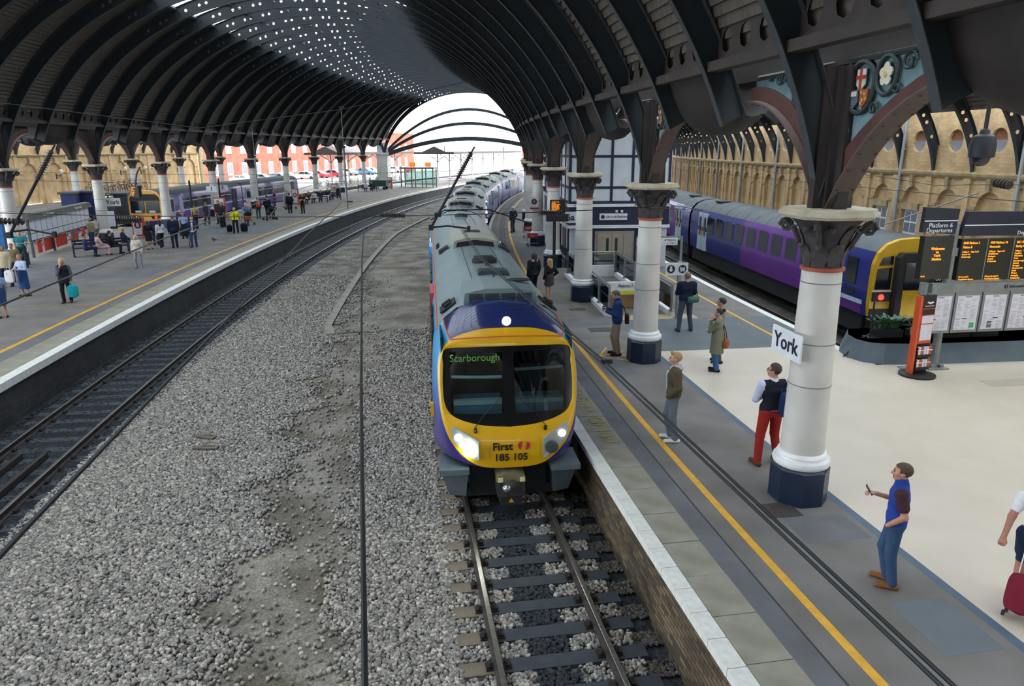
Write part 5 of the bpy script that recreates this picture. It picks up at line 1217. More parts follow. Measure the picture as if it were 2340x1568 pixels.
b = MB(); b.prism([(-1.22, 3.4), (2.2, 3.36), (2.2, 3.95), (-1.1, 3.98)], -.08, .05, 1); b.build('header_panel', m_navy, t)
b = MB(); b.bb((-1.16, -.09, 3.64), (2.2, -.082, 3.665)); b.build('header_line', m_signwhite, t)
text('Trains', .22, m_signwhite, t, (.42, -.085, 3.8), align='LEFT', sx=.8); text('Departures', .13, m_signwhite, t, (.3, -.085, 3.45), align='LEFT')
SCR = [['0940 Platform 5', 'Malton &', 'Calling at:    Page 2 of 2', 'Seamer and', 'Scarborough', '', '', '', '', '', '', '', 'Air in coach C', 'TransPennine Express'],
       ['1000 Platform 10', 'Newcastle', 'Calling at:    Page 1 of 1', 'Northallerton', 'Darlington', 'Durham', '& Newcastle', '', '', '', '', '', 'Close to in coach C', 'TransPennine Express'],
       ['1011 Platform', 'Burley Park via', 'Calling at:    Page 1', 'Poppleton', 'Hammerton', 'Cattal', 'Knaresborough', 'Starbeck', 'Harrogate', 'Hornbeam Park', 'Pannal', 'Weeton', 'Headingley', '& Burley Park']]
for k in range(4):
    xa = -1.18+.72*k; b = MB(); b.bb((xa, -.1, 2.3), (xa+.7, .06, 3.32)); sc_ = b.build('screen', m_screen, t)
    b = MB(); b.bb((xa+.7, -.105, 2.3), (xa+.72, .05, 3.32)); b.build('screen_divider', m_greypost, t)
    if k < 3:
        for j, s in enumerate(SCR[k]):
            if s: text(s, .085 if j < 2 else .058, m_amber, t, (xa+.05, -.105, 3.22-(.1*j if j < 2 else .09+.062*j)), align='LEFT', sx=.8)
b = MB(); b.bb((-1.75, -.06, 1.98), (2.2, .1, 2.22)); b.build('information_header', m_greypost, t)
b = MB(); b.M = Matrix.Translation((.28, -.062, 2.1)) @ Matrix.Rotation(math.pi/2, 4, 'X'); b.lathe([(.05, 0), (.05, .005)], 16); b.M = None; b.build('round_symbol', m_signblack, t)
text('i', .08, m_signwhite, t, (.28, -.07, 2.1)); text('Information', .1, m_signblack, t, (.37, -.065, 2.1), align='LEFT')
for k in range(4):
    xa = -1.48+.76*k
    b = MB(); b.bb((xa-.36, -.07, .95), (xa+.36, .05, 1.98)); fr_ = b.build('poster_frame', m_pframe, t)
    b = MB(); b.bb((xa-.30, -.08, 1.02), (xa+.30, -.07, 1.9)); ps = b.build('timetable_poster', m_poster, t)
    b = MB(); R2 = random.Random(k)
    for j in range(26):
        z = 1.80-.03*j
        for q in range(3):
            if R2.random() < .75: xx = xa-.27+.19*q; b.bb((xx, -.083, z), (xx+R2.uniform(.05, .16), -.08, z+.006))
    pr2 = b.build('printed_lines', mat('grey_print', '#8c8a99', .6), ps); pr2['kind'] = 'stuff'
    b = MB(); b.bb((xa-.2+.1*k, -.084, 1.3), (xa-.07+.1*k, -.08, 1.32)); b.build('dark_bar', m_signblack, ps)
    text('Train Times', .035, m_signblack, t, (xa, -.083, 1.87))
    if k == 1: b = MB(); b.bb((xa+.12, -.085, 1.07), (xa+.25, -.08, 1.2)); b.build('green_box', mat('green_print', '#4fae6a', .5), ps)
    if k == 2: b = MB(); [b.bb((xa-.15, -.085, 1.06+.035*j), (xa-.02, -.08, 1.08+.035*j)) for j in range(5)]; b.build('striped_box', m_signblack, ps)
b = MB(); b.tube([(-1.95, .0, 0), (-1.95, .0, 2.25)], .1, 12); b.bb((-2.06, -.1, .9), (-1.84, .1, 1.1)); b.build('post', m_greypost, t)
b = MB(); b.box((-1.95, 0, .015), (.5, .4, .03)); b.box((-1.8, -.1, .06), (.1, .1, .08)); b.build('foot_plate', m_greypost, t)
# ---- leaflet stand
m_standb = mat('black_leaflet_stand', '#221e20', .5); m_stando = mat('orange_stand_edge', '#d9572a', .5)
t = thing('leaflet_stand', 'tall black and orange leaflet stand with round base', 'leaflet stand', W(273.35, -7.82, 0), RZ(-7.82)+.12)
b = MB(); b.lathe([(.42, 0), (.42, .05), (.36, .07), (.05, .075)], 28); b.build('round_base', m_standb, t, True)
b = MB(); b.bb((-.2, .02, .05), (.28, .1, 2.02)); b.build('back_panel', m_standb, t)
b = MB(); b.bb((-.26, -.06, .07), (-.19, .1, 2.02)); b.build('orange_edge', m_stando, t)
b = MB(); b.bb((-.12, .0, .82), (.26, .02, 1.7)); pb = b.build('orange_poster_frame', m_stando, t)
b = MB(); b.bb((-.1, -.01, 1.33), (.24, .0, 1.52)); b.bb((-.1, -.01, .9), (.24, .0, 1.3)); b.build('white_poster', m_poster, pb)
b = MB(); b.bb((-.1, -.012, 1.55), (.24, .0, 1.68)); b.build('dark_poster_head', m_standb, pb)
b = MB(); b.prism([(-.0, 1.84), (.04, 1.87), (.1, 1.85), (.16, 1.87), (.2, 1.84), (.1, 1.80)], .0, .015, 1); b.build('winged_emblem', m_signwhite, t); text('GRAND CENTRAL', .035, m_signwhite, t, (.08, .0, 1.76))
for z in (.62, .3):
    b = MB(); b.bb((-.16, -.08, z-.14), (.26, .02, z+.12)); rk = b.build('leaflet_rack', m_standb, t)
    for k in range(5): b = MB(); b.bb((-.14+.08*k, -.09, z-.06), (-.075+.08*k, -.03, z+.13)); b.build('leaflet', [m_poster, m_stando, m_poster, m_poster, m_stando][k], rk)
    b = MB(); b.bb((-.17, -.1, z+.04), (.27, -.085, z+.06)); b.build('rack_bar', m_signwhite, rk)
# ---- raised planter and plants
pk = struct_root('kerb_planter')
base = [(274.0, -7.33), (274.15, -7.45), (274.0, -7.56), (273.6, -7.62), (272.6, -7.65), (263., -7.72), (263., -7.1), (273.6, -7.2)]
top = [(273.85, -7.35), (273.92, -7.45), (273.8, -7.53), (273.45, -7.57), (272.6, -7.6), (263., -7.66), (263., -7.12), (273.5, -7.23)]
b = MB(); b.add([W(r, th, 0) for r, th in base]+[W(r, th, .5) for r, th in top], [tuple(range(15, 7, -1)), tuple(range(8, 16))]+[(i, (i+1) % 8, 8+(i+1) % 8, 8+i) for i in range(8)])
b.build('kerb_block', m_kerb, pk)
m_leaf = mat('fern_green', '#5d8a68', .6, var='#3f6b4b', scale=10); m_soil = mat('dark_trough', '#25272a', .8)
for k, (r, th, s, lab) in enumerate(((272.95, -7.42, 1.0, 'bushy fern in a black trough behind the leaflet stand'), (272.0, -7.45, .6, 'low trough of yellow-green plants under the first poster'), (271.15, -7.47, .55, 'low trough of dark plants under the second poster'), (270.3, -7.47, .5, 'low trough of plants under the third poster'))):
    t = thing('planter_trough', lab, 'plant', W(r, th, .5), RZ(th), 'plants in the raised kerb')
    b = MB(); b.box((0, 0, .1), (.75, .36, .2)); b.box((0, 0, .205), (.68, .3, .02)); b.build('trough', m_soil, t)
    b = MB(); R2 = random.Random(k+3)
    for j in range(70 if k == 0 else 40):
        a = R2.uniform(0, 6.28); ln = R2.uniform(.25, .6)*s; x = R2.uniform(-.3, .3); rows = []
        for q in range(5):
            u = q/4; w_ = .05*s*math.sin(math.pi*(u*.9+.08)); px = x+math.cos(a)*ln*u*.8; py = math.sin(a)*ln*u*.5; pz = .2+ln*(1.1*u-.55*u*u)*1.2
            rows.append([(px-math.sin(a)*w_, py+math.cos(a)*w_, pz), (px, py, pz+.012), (px+math.sin(a)*w_, py-math.cos(a)*w_, pz)])
        b.loft(rows)
    f_ = b.build('foliage', m_leaf, t)
# slim black post on the planter end
t = thing('barrier_post', 'thin dark post on square foot at the kerb end', 'post', W(273.45, -7.43, .5), RZ(-7.43))
b = MB(); b.box((0, 0, .012), (.3, .3, .024)); b.build('foot_plate', m_dkpost, t); b = MB(); b.tube([(0, 0, .02), (0, 0, 1.0)], .025, 8); b.build('pole', m_dkpost, t)
b = MB(); b.tube([(0, 0, .1), (-.3, 0, -.05), (-.7, -.1, -.42), (-.75, -.05, -.5)], .02, 6); b.build('cable', m_dkpost, t)
# luggage trolley by the fifth column
def trolley(r, th, lab):
    t = thing('luggage_trolley', lab, 'luggage trolley', W(r, th, 0), RZ(th))
    b = MB(); b.tube([(-.3, -.4, .2), (-.3, .5, .2), (-.3, .55, 1.0), (.3, .55, 1.0), (.3, .5, .2), (.3, -.4, .2), (-.3, -.4, .2)], .02, 6); b.build('frame', m_steel, t)
    for k in range(5): b = MB(); b.tube([(-.25+.125*k, -.4, .21), (-.25+.125*k, .5, .21)], .008, 5); b.build('deck_bar', m_steel, t)
    b = MB(); b.bb((-.3, -.42, .5), (.3, -.4, .78)); b.build('red_sign_plate', mat('red_trolley_sign', '#b53a35', .5), t); text('Stop', .12, m_signwhite, t, (0, -.425, .64))
    b = MB(); b.tube([(-.28, -.4, .2), (-.28, -.4, .5)], .012, 5); b.tube([(.28, -.4, .2), (.28, -.4, .5)], .012, 5); b.build('plate_support', m_steel, t)
    for x, y in ((-.26, -.35), (.26, -.35), (-.26, .45), (.26, .45)): b = MB(); b.M = Matrix.Translation((x, y, .09)) @ Matrix.Rotation(math.pi/2, 4, 'Y'); b.lathe([(.09, -.02), (.09, .02)], 12); b.M = None; b.build('wheel', m_under, t)
trolley(280.0, -2.55, 'luggage trolley with red sign plate by the fifth column')
trolley(280.0, -1.75, 'luggage trolley parked behind the red-signed one')
# hanging dome camera at the right
t = thing('dome_camera', 'dome security camera hanging above the departure boards', 'camera', W(274.1, -8.2, 5.85), RZ(-8.2))
b = MB(); b.lathe([(.05, 0), (.08, -.02), (.1, -.1), (.2, -.15), (.24, -.3), (.24, -.55), (.2, -.57)], 20); b.build('housing', m_dkpost, t, True)
b = MB(); b.lathe([(.17, -.57), (.15, -.66), (.09, -.72), (.02, -.74)], 20); b.build('dome', m_dkglass, t, True)
b = MB(); b.tube([(0, 0, 0), (0, 0, .9)], .04, 8); b.build('drop_rod', m_dkpost, t)
# ================================================================ left platform furniture
m_hdr = mat('olive_board_header', '#4e5046', .6); m_boardback = mat('dark_board_frame', '#3c4045', .6); m_redp = mat('orange_red_panel', '#c8402a', .6, var='#b53622', scale=3)
m_redfr = mat('red_sign_frame', '#b5382f', .5); m_maroon = mat('maroon_letter', '#8a2a4a', .5); m_poster2 = mat('white_notice_sheet', '#dfe3ec', .5, var='#cfd5e2', scale=6)
A_, B_ = W(306.45, -3.14, 0), W(307.8, -1.54, 0); d_ = B_-A_; Lb = d_.length
t = thing('notice_board', 'long white timetable notice board with dark header on the left platform', 'notice board', A_, math.atan2(d_.y, d_.x))
# local x runs along the board, -y faces the platform edge
b = MB(); b.bb((0, -.05, .85), (Lb, .05, 2.0)); b.build('back_panel', m_boardback, t)
b = MB(); b.prism([(-.25, 1.98), (.12, 1.98), (.12, 2.3), (-.12, 2.25)], -.1, Lb+.1, 0); b.build('header', m_hdr, t)
for k in range(12):
    xa = .1+(Lb-.2)*k/12; wv = (Lb-.2)/12-.06
    for z0, z1 in ((.9, 1.22), (1.26, 1.95)): b = MB(); b.bb((xa, -.065, z0), (xa+wv, -.05, z1)); b.build('notice_sheet', m_poster2, t)
text('Train Departures', .2, m_signwhite, t, (Lb*.25, -.24, 2.11)); text('Train Arrivals', .2, m_signwhite, t, (Lb*.75, -.24, 2.11))
for x in (.15, Lb*.33, Lb*.66, Lb-.15): b = MB(); b.bb((x-.05, -.05, 0), (x+.05, .05, .9)); b.build('leg', m_boardback, t)
for k, (xa, xb) in enumerate(((.12, .18), (.22, .34), (.40, .58), (.66, .78), (.86, .92))): b = MB(); b.bb((Lb*xa, .1, .12), (Lb*xb, .14, .78)); b.build('red_panel', m_redp, t)
# orange/black leaflet stand at its end
t = thing('leaflet_stand', 'narrow red-edged poster stand at the end of the notice board', 'poster stand', W(306.2, -1.72, 0), RZ(-1.7))
b = MB(); b.bb((-.35, 0, 0), (-.22, .12, 2.1)); b.build('red_edge', m_redfr, t); b = MB(); b.bb((-.22, .02, .7), (.55, .1, 2.1)); b.build('panel', m_standb, t)
b = MB(); b.bb((-.16, .0, .85), (.5, .02, 1.5)); b.bb((-.16, .0, 1.55), (.5, .02, 1.8)); b.build('white_poster', m_poster2, t)
# York sign on the second left column
t = thing('station_sign', 'small white York name sign on a left arcade column', 'sign', W(305.2, -1.9, 2.16), RZ(-1.9)+.3)
b = MB(); b.bb((-.42, -.02, 0), (.42, .02, .48)); b.build('sign_plate', m_signwhite, t); text('York', .36, m_signblack, t, (0, -.025, .24), bold=.004)
b = MB(); b.bb((-.2, .02, .15), (.2, .35, .3)); b.build('sign_bracket', m_greypost, t)
# zone boards
def zone_board(r, th, letter, lab, h=1.6, w=.6, rz=0.):
    t = thing('zone_board', lab, 'sign board', W(r, th, 0), RZ(th)+rz, 'zone boards')
    b = MB(); b.bb((-w/2-.06, -.05, .1), (w/2+.06, .06, h)); b.prism([(-.3, 0), (.35, 0), (.06, h), (-.05, h)], w/2, w/2+.08, 0); b.build('red_frame', m_redfr, t)
    b = MB(); b.bb((-w/2, -.07, .2), (w/2, -.05, h-.08)); b.build('white_panel', m_signwhite, t)
    b = MB(); b.M = Matrix.Translation((0, -.072, h*.62)) @ Matrix.Rotation(math.pi/2, 4, 'X'); b.lathe([(.22, 0), (.22, .006)], 24); b.M = None; b.build('round_symbol', m_maroon, t)
    text(letter, .3, m_signwhite, t, (0, -.082, h*.62), bold=.01)
zone_board(304.9, -1.5, 'B', 'red-framed zone board with a round B beside the benches', 1.3, .62)
zone_board(304.64, .91, 'C', 'red-framed board behind the dark-clothed passengers', 1.7, .8)
zone_board(303.4, 3.7, 'D', 'red-framed zone board between the far groups of passengers', 1.6)
zone_board(302.9, 5.75, 'E', 'red-framed zone board with a round E by the far tables', 1.6)
zone_board(302.2, 9.4, 'F', 'red-framed zone board beside the waiting shelter', 1.6)
# LED display hanging near the railbus
t = thing('platform_display', 'tilted orange LED display hanging beside the railbus cab', 'display screen', W(305.5, -1.2, 2.45), RZ(-1.2)-.5)
b = MB(); b.bb((-.4, -.1, 0), (.4, .1, .75)); b.build('screen_case', m_dkpost, t); b = MB(); b.bb((-.36, -.12, .05), (.36, -.1, .7)); b.build('screen', m_screen, t)
for k in range(6): text(['09:44 Hull', 'Selby', 'Howden', 'Brough', 'Hessle', 'Hull'][k], .1, m_amber, t, (-.32, -.125, .63-.1*k), align='LEFT')
b = MB(); b.tube([(0, 0, .75), (0, .2, 1.5), (0, .5, 1.9)], .05, 8); b.build('gooseneck_bracket', m_dkpost, t)
# platform numbers 1 and 3
for th, s, lab in ((.98, '1', 'white sign with black numeral one, left of its column'), (1.39, '3', 'white sign with black numeral three, right of the arcade column')):
    t = thing('platform_number_sign', lab, 'sign', W(305.3, th, 2.12), RZ(th)); b = MB(); b.bb((-.42, -.03, 0), (.42, .03, .45)); b.build('sign_plate', m_signwhite, t); text(s, .42, m_signblack, t, (0, -.035, .23), bold=.01)
    b = MB(); b.bb((-.05, .03, .15), (.05, .3, .25)); b.build('sign_bracket', m_greypost, t)
# thin dark poles
for r, th, lab in ((305.3, .25, 'slim black pole in front of the railbus side'), (304.6, .95, 'slim grey pole left of the 1 and 3 signs')):
    t = thing('slim_pole', lab, 'pole', W(r, th, 0), 0); b = MB(); b.tube([(0, 0, 0), (0, 0, 3.2)], .07, 8); b.build('pole', m_dkpost, t); b = MB(); b.lathe([(.18, 0), (.18, .1), (.1, .14)], 12); b.build('pole_foot', m_base, t)
# navy kiosks / bike lockers with posters
m_kiosk = mat('navy_kiosk', '#1e2c5c', .5); PC = [('#a9a24a', 'muddy yellow poster'), ('#c98a2c', 'orange poster'), ('#2a7f86', 'teal poster')]
for k, (r, t0, t1, z1, lab) in enumerate(((312., -.83, -.48, 2.55, 'navy kiosk with yellow poster behind the notice board'), (312., -.46, -.06, 2.5, 'navy kiosk with orange poster behind the notice board'), (311.2, .05, .62, 2.2, 'dark teal advertising kiosk beside the railbus cab'))):
    wv = (t1-t0)*5.44; t = thing('kiosk', lab, 'kiosk', W(r, (t0+t1)/2, 0), RZ((t0+t1)/2)-math.pi/2+.35)
    b = MB(); b.bb((-wv/2, 0, 0), (wv/2, .9, z1)); b.build('body', m_kiosk if k < 2 else m_boardback, t); b = MB(); b.bb((-wv/2+.2, -.03, .5), (wv/2-.2, 0, z1-.2)); b.build('poster', mat('poster_%d' % k, PC[k][0], .5, var='#3c4a3a', scale=1.2), t)
    b = MB(); b.bb((-wv/2-.1, -.15, z1), (wv/2+.1, 1.0, z1+.12)); b.build('roof_slab', m_boardback, t)
t = thing('ticket_machine', 'bright blue machine at the far left edge of the picture', 'machine', W(309.5, -2.8, 0), RZ(-2.8)-1.2)
b = MB(); b.bb((-.4, 0, 0), (.4, .6, 1.9)); b.build('body', mat('bright_blue_casing', '#2d6fb0', .5), t); b = MB(); b.bb((-.3, -.02, .9), (.3, 0, 1.6)); b.build('front_panel', m_poster2, t)
# ---- bicycles
m_tyre = mat('bicycle_tyre', '#26272a', .8); m_bikes = [mat('bike_frame_%d' % i, c, .4) for i, c in enumerate(('#3a3f46', '#5a2f2f', '#2f4a66', '#8a8f92', '#5c6a4a'))]
def bike_meshes():
    b = MB()
    for y in (-.52, .52):
        b.tube([(0, y+.33*math.cos(a), .34+.33*math.sin(a)) for a in [2*math.pi*k/16 for k in range(17)]], .022, 5)
        for k in range(6): a = math.pi*k/6; b.tube([(0, y+.32*math.cos(a), .34+.32*math.sin(a)), (0, y-.32*math.cos(a), .34-.32*math.sin(a))], .005, 3)
    wh = b.build('wheels', m_tyre, me_only=True); b = MB()
    for p, q in (((0, -.52, .34), (0, -.08, .3)), ((0, -.08, .3), (0, -.2, .85)), ((0, -.2, .82), (0, .38, .86)), ((0, -.08, .3), (0, .38, .8)), ((0, -.52, .34), (0, -.2, .8)), ((0, .38, .95), (0, .52, .34))): b.tube([p, q], .018, 6)
    b.tube([(-.25, .3, 1.0), (-.08, .4, 1.02), (.08, .4, 1.02), (.25, .3, 1.0)], .014, 5); b.box((0, -.22, .93), (.13, .26, .05)); b.tube([(0, -.2, .82), (0, -.21, .93)], .014, 5)
    return wh, b
BW, _bb = bike_meshes(); BF = [_bb.build('bike_frame', m, me_only=True) for m in m_bikes]
def bicycle(r, th, rz, z, i, label):
    t = thing('bicycle', label, 'bicycle', W(r, th, z), rz, 'parked bicycles'); mobj('bike_frame', BF[i % 5], t); mobj('wheels', BW, t); t.rotation_euler = (random.uniform(-.1, .1), 0, rz)
for k in range(9): bicycle(313.+.1*(k % 2), .35+.16*k, RZ(1)+1.2+.1*random.random(), 2.05, k, 'bicycle on the upper rack behind the railbus, %s from its near end' % ordr[k])
for k in range(7): bicycle(309.3+.1*(k % 3), -2.25+.17*k, 1.4+.3*random.random(), 0, k+2, 'bicycle leaning behind the notice board, %s from its near end' % ordr[k])
for k in range(26): bicycle(311.2+2.2*(k % 2)+random.uniform(-.3, .3), 9.4+.26*k, RZ(11)+random.uniform(-.4, .4), 0, k, 'bicycle in the large bike park beyond the shed columns')
t = thing('bike_rack', 'upper bicycle rack platform behind the railbus', 'rack', W(313.2, 1.0, 0), RZ(1))
b = MB(); b.bb((-.9, -4.4, 1.98), (.9, 4.4, 2.05)); b.build('deck', m_boardback, t)
for y in (-4.2, 0, 4.2): b = MB(); b.bb((-.8, y-.05, 0), (-.7, y+.05, 2.0)); b.build('leg', m_boardback, t)
# ---- benches and tables
def bench(r, th, lab, L_=1.8, rz=0.):
    t = thing('platform_bench', lab, 'bench', W(r, th, 0), RZ(th)+rz, 'left platform benches')
    for k in range(4): b = MB(); b.bb((-L_/2, -.25+.12*k, .42), (L_/2, -.16+.12*k, .46)); b.build('seat_slat', m_navy, t)
    for k in range(2): b = MB(); b.bb((-L_/2, .24, .58+.16*k), (L_/2, .28, .68+.16*k)); b.build('back_slat', m_navy, t)
    for x in (-L_/2, L_/2): b = MB(); b.tube([(x, -.3, .0), (x, -.3, .68), (x, .26, .68)], .03, 6); b.tube([(x, .26, 0), (x, .26, .9)], .03, 6); b.box((x, -.05, .015), (.1, .7, .03)); b.build('bench_frame', m_navy, t)
bench(303.4, -2.95, 'navy bench with seated passengers in front of the notice board', 2.6, .55)
bench(302.3, 4.3, 'bench with seated passengers beside the far zone board', 2.2, .3); bench(302.2, 5.1, 'next bench along the far left platform', 2.2, .3); bench(303.0, 8.1, 'bench near the far end of the left platform', 2.4, .3)
# ---- waiting shelter and covered cart
m_shel = mat('shelter_frame', '#7d8684', .5, .3)
t = thing('waiting_shelter', 'glass waiting shelter with grey frame near the shed end', 'shelter', W(299.3, 10.3, 0), RZ(10.1))
for x in (-2.4, -.8, .8, 2.4):
    for y in (-.9, .9): b = MB(); b.bb((x-.07, y-.07, 0), (x+.07, y+.07, 2.7)); b.build('post', m_shel, t)
b = MB(); b.bb((-2.6, -1.1, 2.6), (2.6, 1.1, 2.85)); b.build('roof_slab', m_shel, t)
for k in range(3): b = MB(); b.bb((-2.3+1.6*k, .87, .2), (-.9+1.6*k, .9, 2.5)); b.build('glass_panel', m_baluglass, t)
b = MB(); b.bb((-2.3, .3, .42), (2.3, .7, .48)); b.build('seat', m_navy, t)
for k, x in enumerate((-.9, 1.4)):
    t = thing('platform_display', 'orange LED display above the shelter, %s one' % ('nearer' if k else 'farther'), 'display screen', W(299.0-x, 10.12, 2.93), RZ(10.1)); b = MB(); b.bb((-.4, -.1, 0), (.4, .1, .6)); b.build('screen_case', m_dkpost, t); b = MB(); b.bb((-.36, -.12, .04), (.36, -.1, .56)); b.build('screen', mat('bright_amber_screen', '#c9641e', .4, emit='#ff7a1e', estr=.9), t)
    b = MB(); b.tube([(-.2, 0, 0), (-.2, 0, -.08)], .03, 6); b.tube([(.2, 0, 0), (.2, 0, -.08)], .03, 6); b.build('foot', m_dkpost, t)
t = thing('covered_cart', 'dark green covered cart parked on the far left platform', 'cart', W(303.0, 9.0, 0), RZ(9))
b = MB(); b.bb((-1.2, -.6, .45), (1.2, .6, 1.25)); b.build('cover', mat('dark_green_tarpaulin', '#2d4a42', .7), t); b = MB(); b.bb((-1.25, -.62, 1.25), (1.25, .62, 1.3)); b.build('green_rim', mat('green_rim', '#3f9a6a', .6), t)
for x in (-.9, .9):
    for y in (-.5, .5): b = MB(); b.M = Matrix.Translation((x, y, .22)) @ Matrix.Rotation(math.pi/2, 4, 'X'); b.lathe([(.22, -.05), (.22, .05)], 12); b.M = None; b.build('wheel', m_under, t)
# ================================================================ overhead line equipment
m_wire = mat('dark_contact_wire', '#34393d', .5, .6); m_ins = mat('brown_insulator', '#4b4340', .35, var='#3a3432', scale=8); m_tubec = mat('dark_cantilever_tube', '#2b3036', .5, .4)
def wire(name, lab, pts, r=.008, cat='wire', m=None, n=6):
    b = MB(); b.tube(pts, r, n); return tag(b.build(name, m or m_wire), lab, cat)
def arcpts(r0, z0, t0, r1, z1, t1, n=30, sag=0.): return [W(r0+(r1-r0)*i/n, t0+(t1-t0)*i/n, z0+(z1-z0)*i/n-sag*4*(i/n)*(1-i/n)) for i in range(n+1)]
def insulator_geo(b, p, q, n=9, r=.075):
    p, q = Vector(p), Vector(q); d = (q-p); prof = []
    M_ = Matrix.Translation(p) @ d.to_track_quat('Z', 'Y').to_matrix().to_4x4(); L_ = d.length; prof = [(.03, 0)]
    for k in range(n):
        z = L_*(k+.2)/n; prof += [(.028, z), (r, z+L_*.25/n), (r*.9, z+L_*.4/n), (.028, z+L_*.45/n)]
    prof.append((.03, L_)); b.M = M_; b.lathe(prof, 14); b.M = None
wire('contact_wire', 'straight overhead wire running down the middle towards the bridge', [W(286.53, -8.27, 4.2), W(286.36, -9.2, 4.2), W(286.22, -10.17, 4.2), W(286.17, -10.62, 4.2), W(286.13, -11.2, 4.2)], .009)
wire('contact_wire', 'overhead wire crossing from the left track rail to the hanging tube', [W(287.41, -7.16, 4.2), W(287.33, -8.6, 4.2), W(287.3, -9.63, 4.2), W(287.36, -10.42, 4.2), W(287.4, -11.2, 4.2)], .011)
for k, dr in enumerate((0., .03)):
    wire('contact_wire', 'twin overhead wire sweeping over the right platform, %s strand' % ('outer' if k else 'inner'), [W(284.9-dr, -8.55, 4.2), W(284.95-dr, -9.2, 4.2), W(284.76-dr, -10.1, 4.2), W(284.76-dr, -10.67, 4.2), W(284.75-dr, -11.3, 4.2)], .0062)
b = MB(); b.box((0, 0, 0), (.07, .03, .02)); tag(b.build('wire_clamp', m_tubec, loc=W(284.72, -10.1, 4.2), rz=RZ(-10)), 'small clamp joining the twin overhead wires', 'clamp')
wire('contact_wire', 'overhead wire slanting across the people on the left platform', arcpts(290.25, 4.0, -4.6, 289.73, 4.0, -11.0, 20), .011)
wire('contact_wire', 'contact wire above the yellow-fronted train roof', arcpts(284.55, 4.0, -8.1, 284.2, 4.0, 10, 40), .007)
wire('catenary_wire', 'upper wire above the yellow-fronted train roof', arcpts(284.6, 4.25, -8.2, 284.2, 5.2, 10, 40, .3), .006)
wire('contact_wire', 'contact wire above the far part of the left track', arcpts(290.2, 4.0, -4.6, 294.1, 4.0, 10, 40), .007)
# headspan across the tracks
TS = -8.5
wire('headspan_wire', 'lower crosswise span wire in front of the train', [W(r, TS, 4.42+.004*(r-286)**2) for r in [293.6-.5*i for i in range(25)]]+[W(280.0, -8.2, 4.3), W(279.7, -7.4, 4.2)], .007, 'wire')
wire('headspan_wire', 'upper crosswise span wire sagging under the roof', [W(296.5, -8., 6.9), W(292.87, -8, 6.3), W(289.53, -8, 5.87), W(286.92, -8, 6.21), W(283.73, -8, 6.91), W(281, -8, 7.3)], .006)
for k, (ra, rb, lab) in enumerate(((290.28, 289.9, 'ribbed brown insulator on the span wire above left rails'), (286.22, 285.8, 'ribbed insulator on the span wire left of the train roof'), (283.55, 283.15, 'ribbed insulator on the span wire beside LED display'), (291.95, 291.6, 'dark insulator on the span wire at the left picture edge'))):
    b = MB(); insulator_geo(b, W(ra, TS, 4.44), W(rb, TS, 4.42), 11 if k < 3 else 6, .055); tag(b.build('insulator', m_ins, smooth=True), lab, 'insulator', 'span wire insulators')
def cantilever(rf, zf, rt_, zt, lab, arm):
    t = thing('cantilever_arm', lab, 'catenary arm', W(rf, TS, zf), 0); o = Vector(t.location)
    p, q = W(rf, TS, zf)-o, W(rt_, TS, zt)-o; mid = p.lerp(q, .62); top = p.lerp(q, .93)
    b = MB(); b.tube([p, mid], .022, 8); b.tube([top, q], .014, 6); b.build('diagonal_tube', m_tubec, t)
    b = MB(); insulator_geo(b, mid, top, 12, .055); b.build('insulator', m_ins, t, True)
    b = MB(); b.tube([W(*a)-o for a in arm], .016, 6); b.build('registration_arm', m_tubec, t)
    b = MB(); b.box(p, (.07, .07, .09)); b.box(p.lerp(q, .16), (.1, .08, .07)); b.box(W(*arm[-1])-o, (.05, .05, .09)); b.build('tube_clamps', m_tubec, t)
cantilever(285.38, 4.22, 284.63, 5.52, 'dark diagonal catenary arm with insulator above the train roof', [(285.38, TS, 4.22), (285.1, TS, 4.24), (284.75, TS, 4.19)])
cantilever(291.84, 4.22, 290.98, 5.57, 'dark diagonal catenary arm with insulator at the left picture edge', [(291.81, TS, 4.27), (291.55, TS, 4.3), (291.2, TS, 4.22)])
b = MB(); b.tube([W(285.35, -8.4, 4.3), W(285.1, -8.3, 4.42), W(284.3, -8.3, 4.42), W(283.5, -8.3, 4.15)], .012, 6); tag(b.build('stay_loop', m_tubec), 'curved dark stay loop above the train roof joint', 'stay')
# hanging tubes under the roof
for r, th, z0, z1, lab in ((289.3, -4.0, 2.75, 7.3, 'long hanging tube above the left track'), (296.3, -2.0, 2.2, 6.8, 'thin hanging tube above the left platform edge')):
    t = thing('drop_tube', lab, 'drop tube', W(r, th, z0), RZ(th)); b = MB(); b.tube([(0, 0, 0), (0, 0, (z1-z0)*.62)], .05, 8); b.tube([(0, 0, (z1-z0)*.62), (0, 0, z1-z0)], .015, 6); b.build('tube', m_greypost, t)
    b = MB(); b.box((0, 0, (z1-z0)*.62), (.16, .16, .1)); b.box((.1, 0, .35), (.35, .06, .06)); b.box((0, 0, z1-z0), (.2, .12, .08)); b.build('fitting', m_tubec, t)
for k, (z0, r0) in enumerate(((3.3, 292), (3.7, 291), (2.9, 293))):
    wire('span_wire', 'thin crosswise span wire under the left vault, %s one' % ordr[k], [W(r, -1.0+k*.7, z0+.001*(r-300)**2) for r in range(284, 332, 4)], .010)
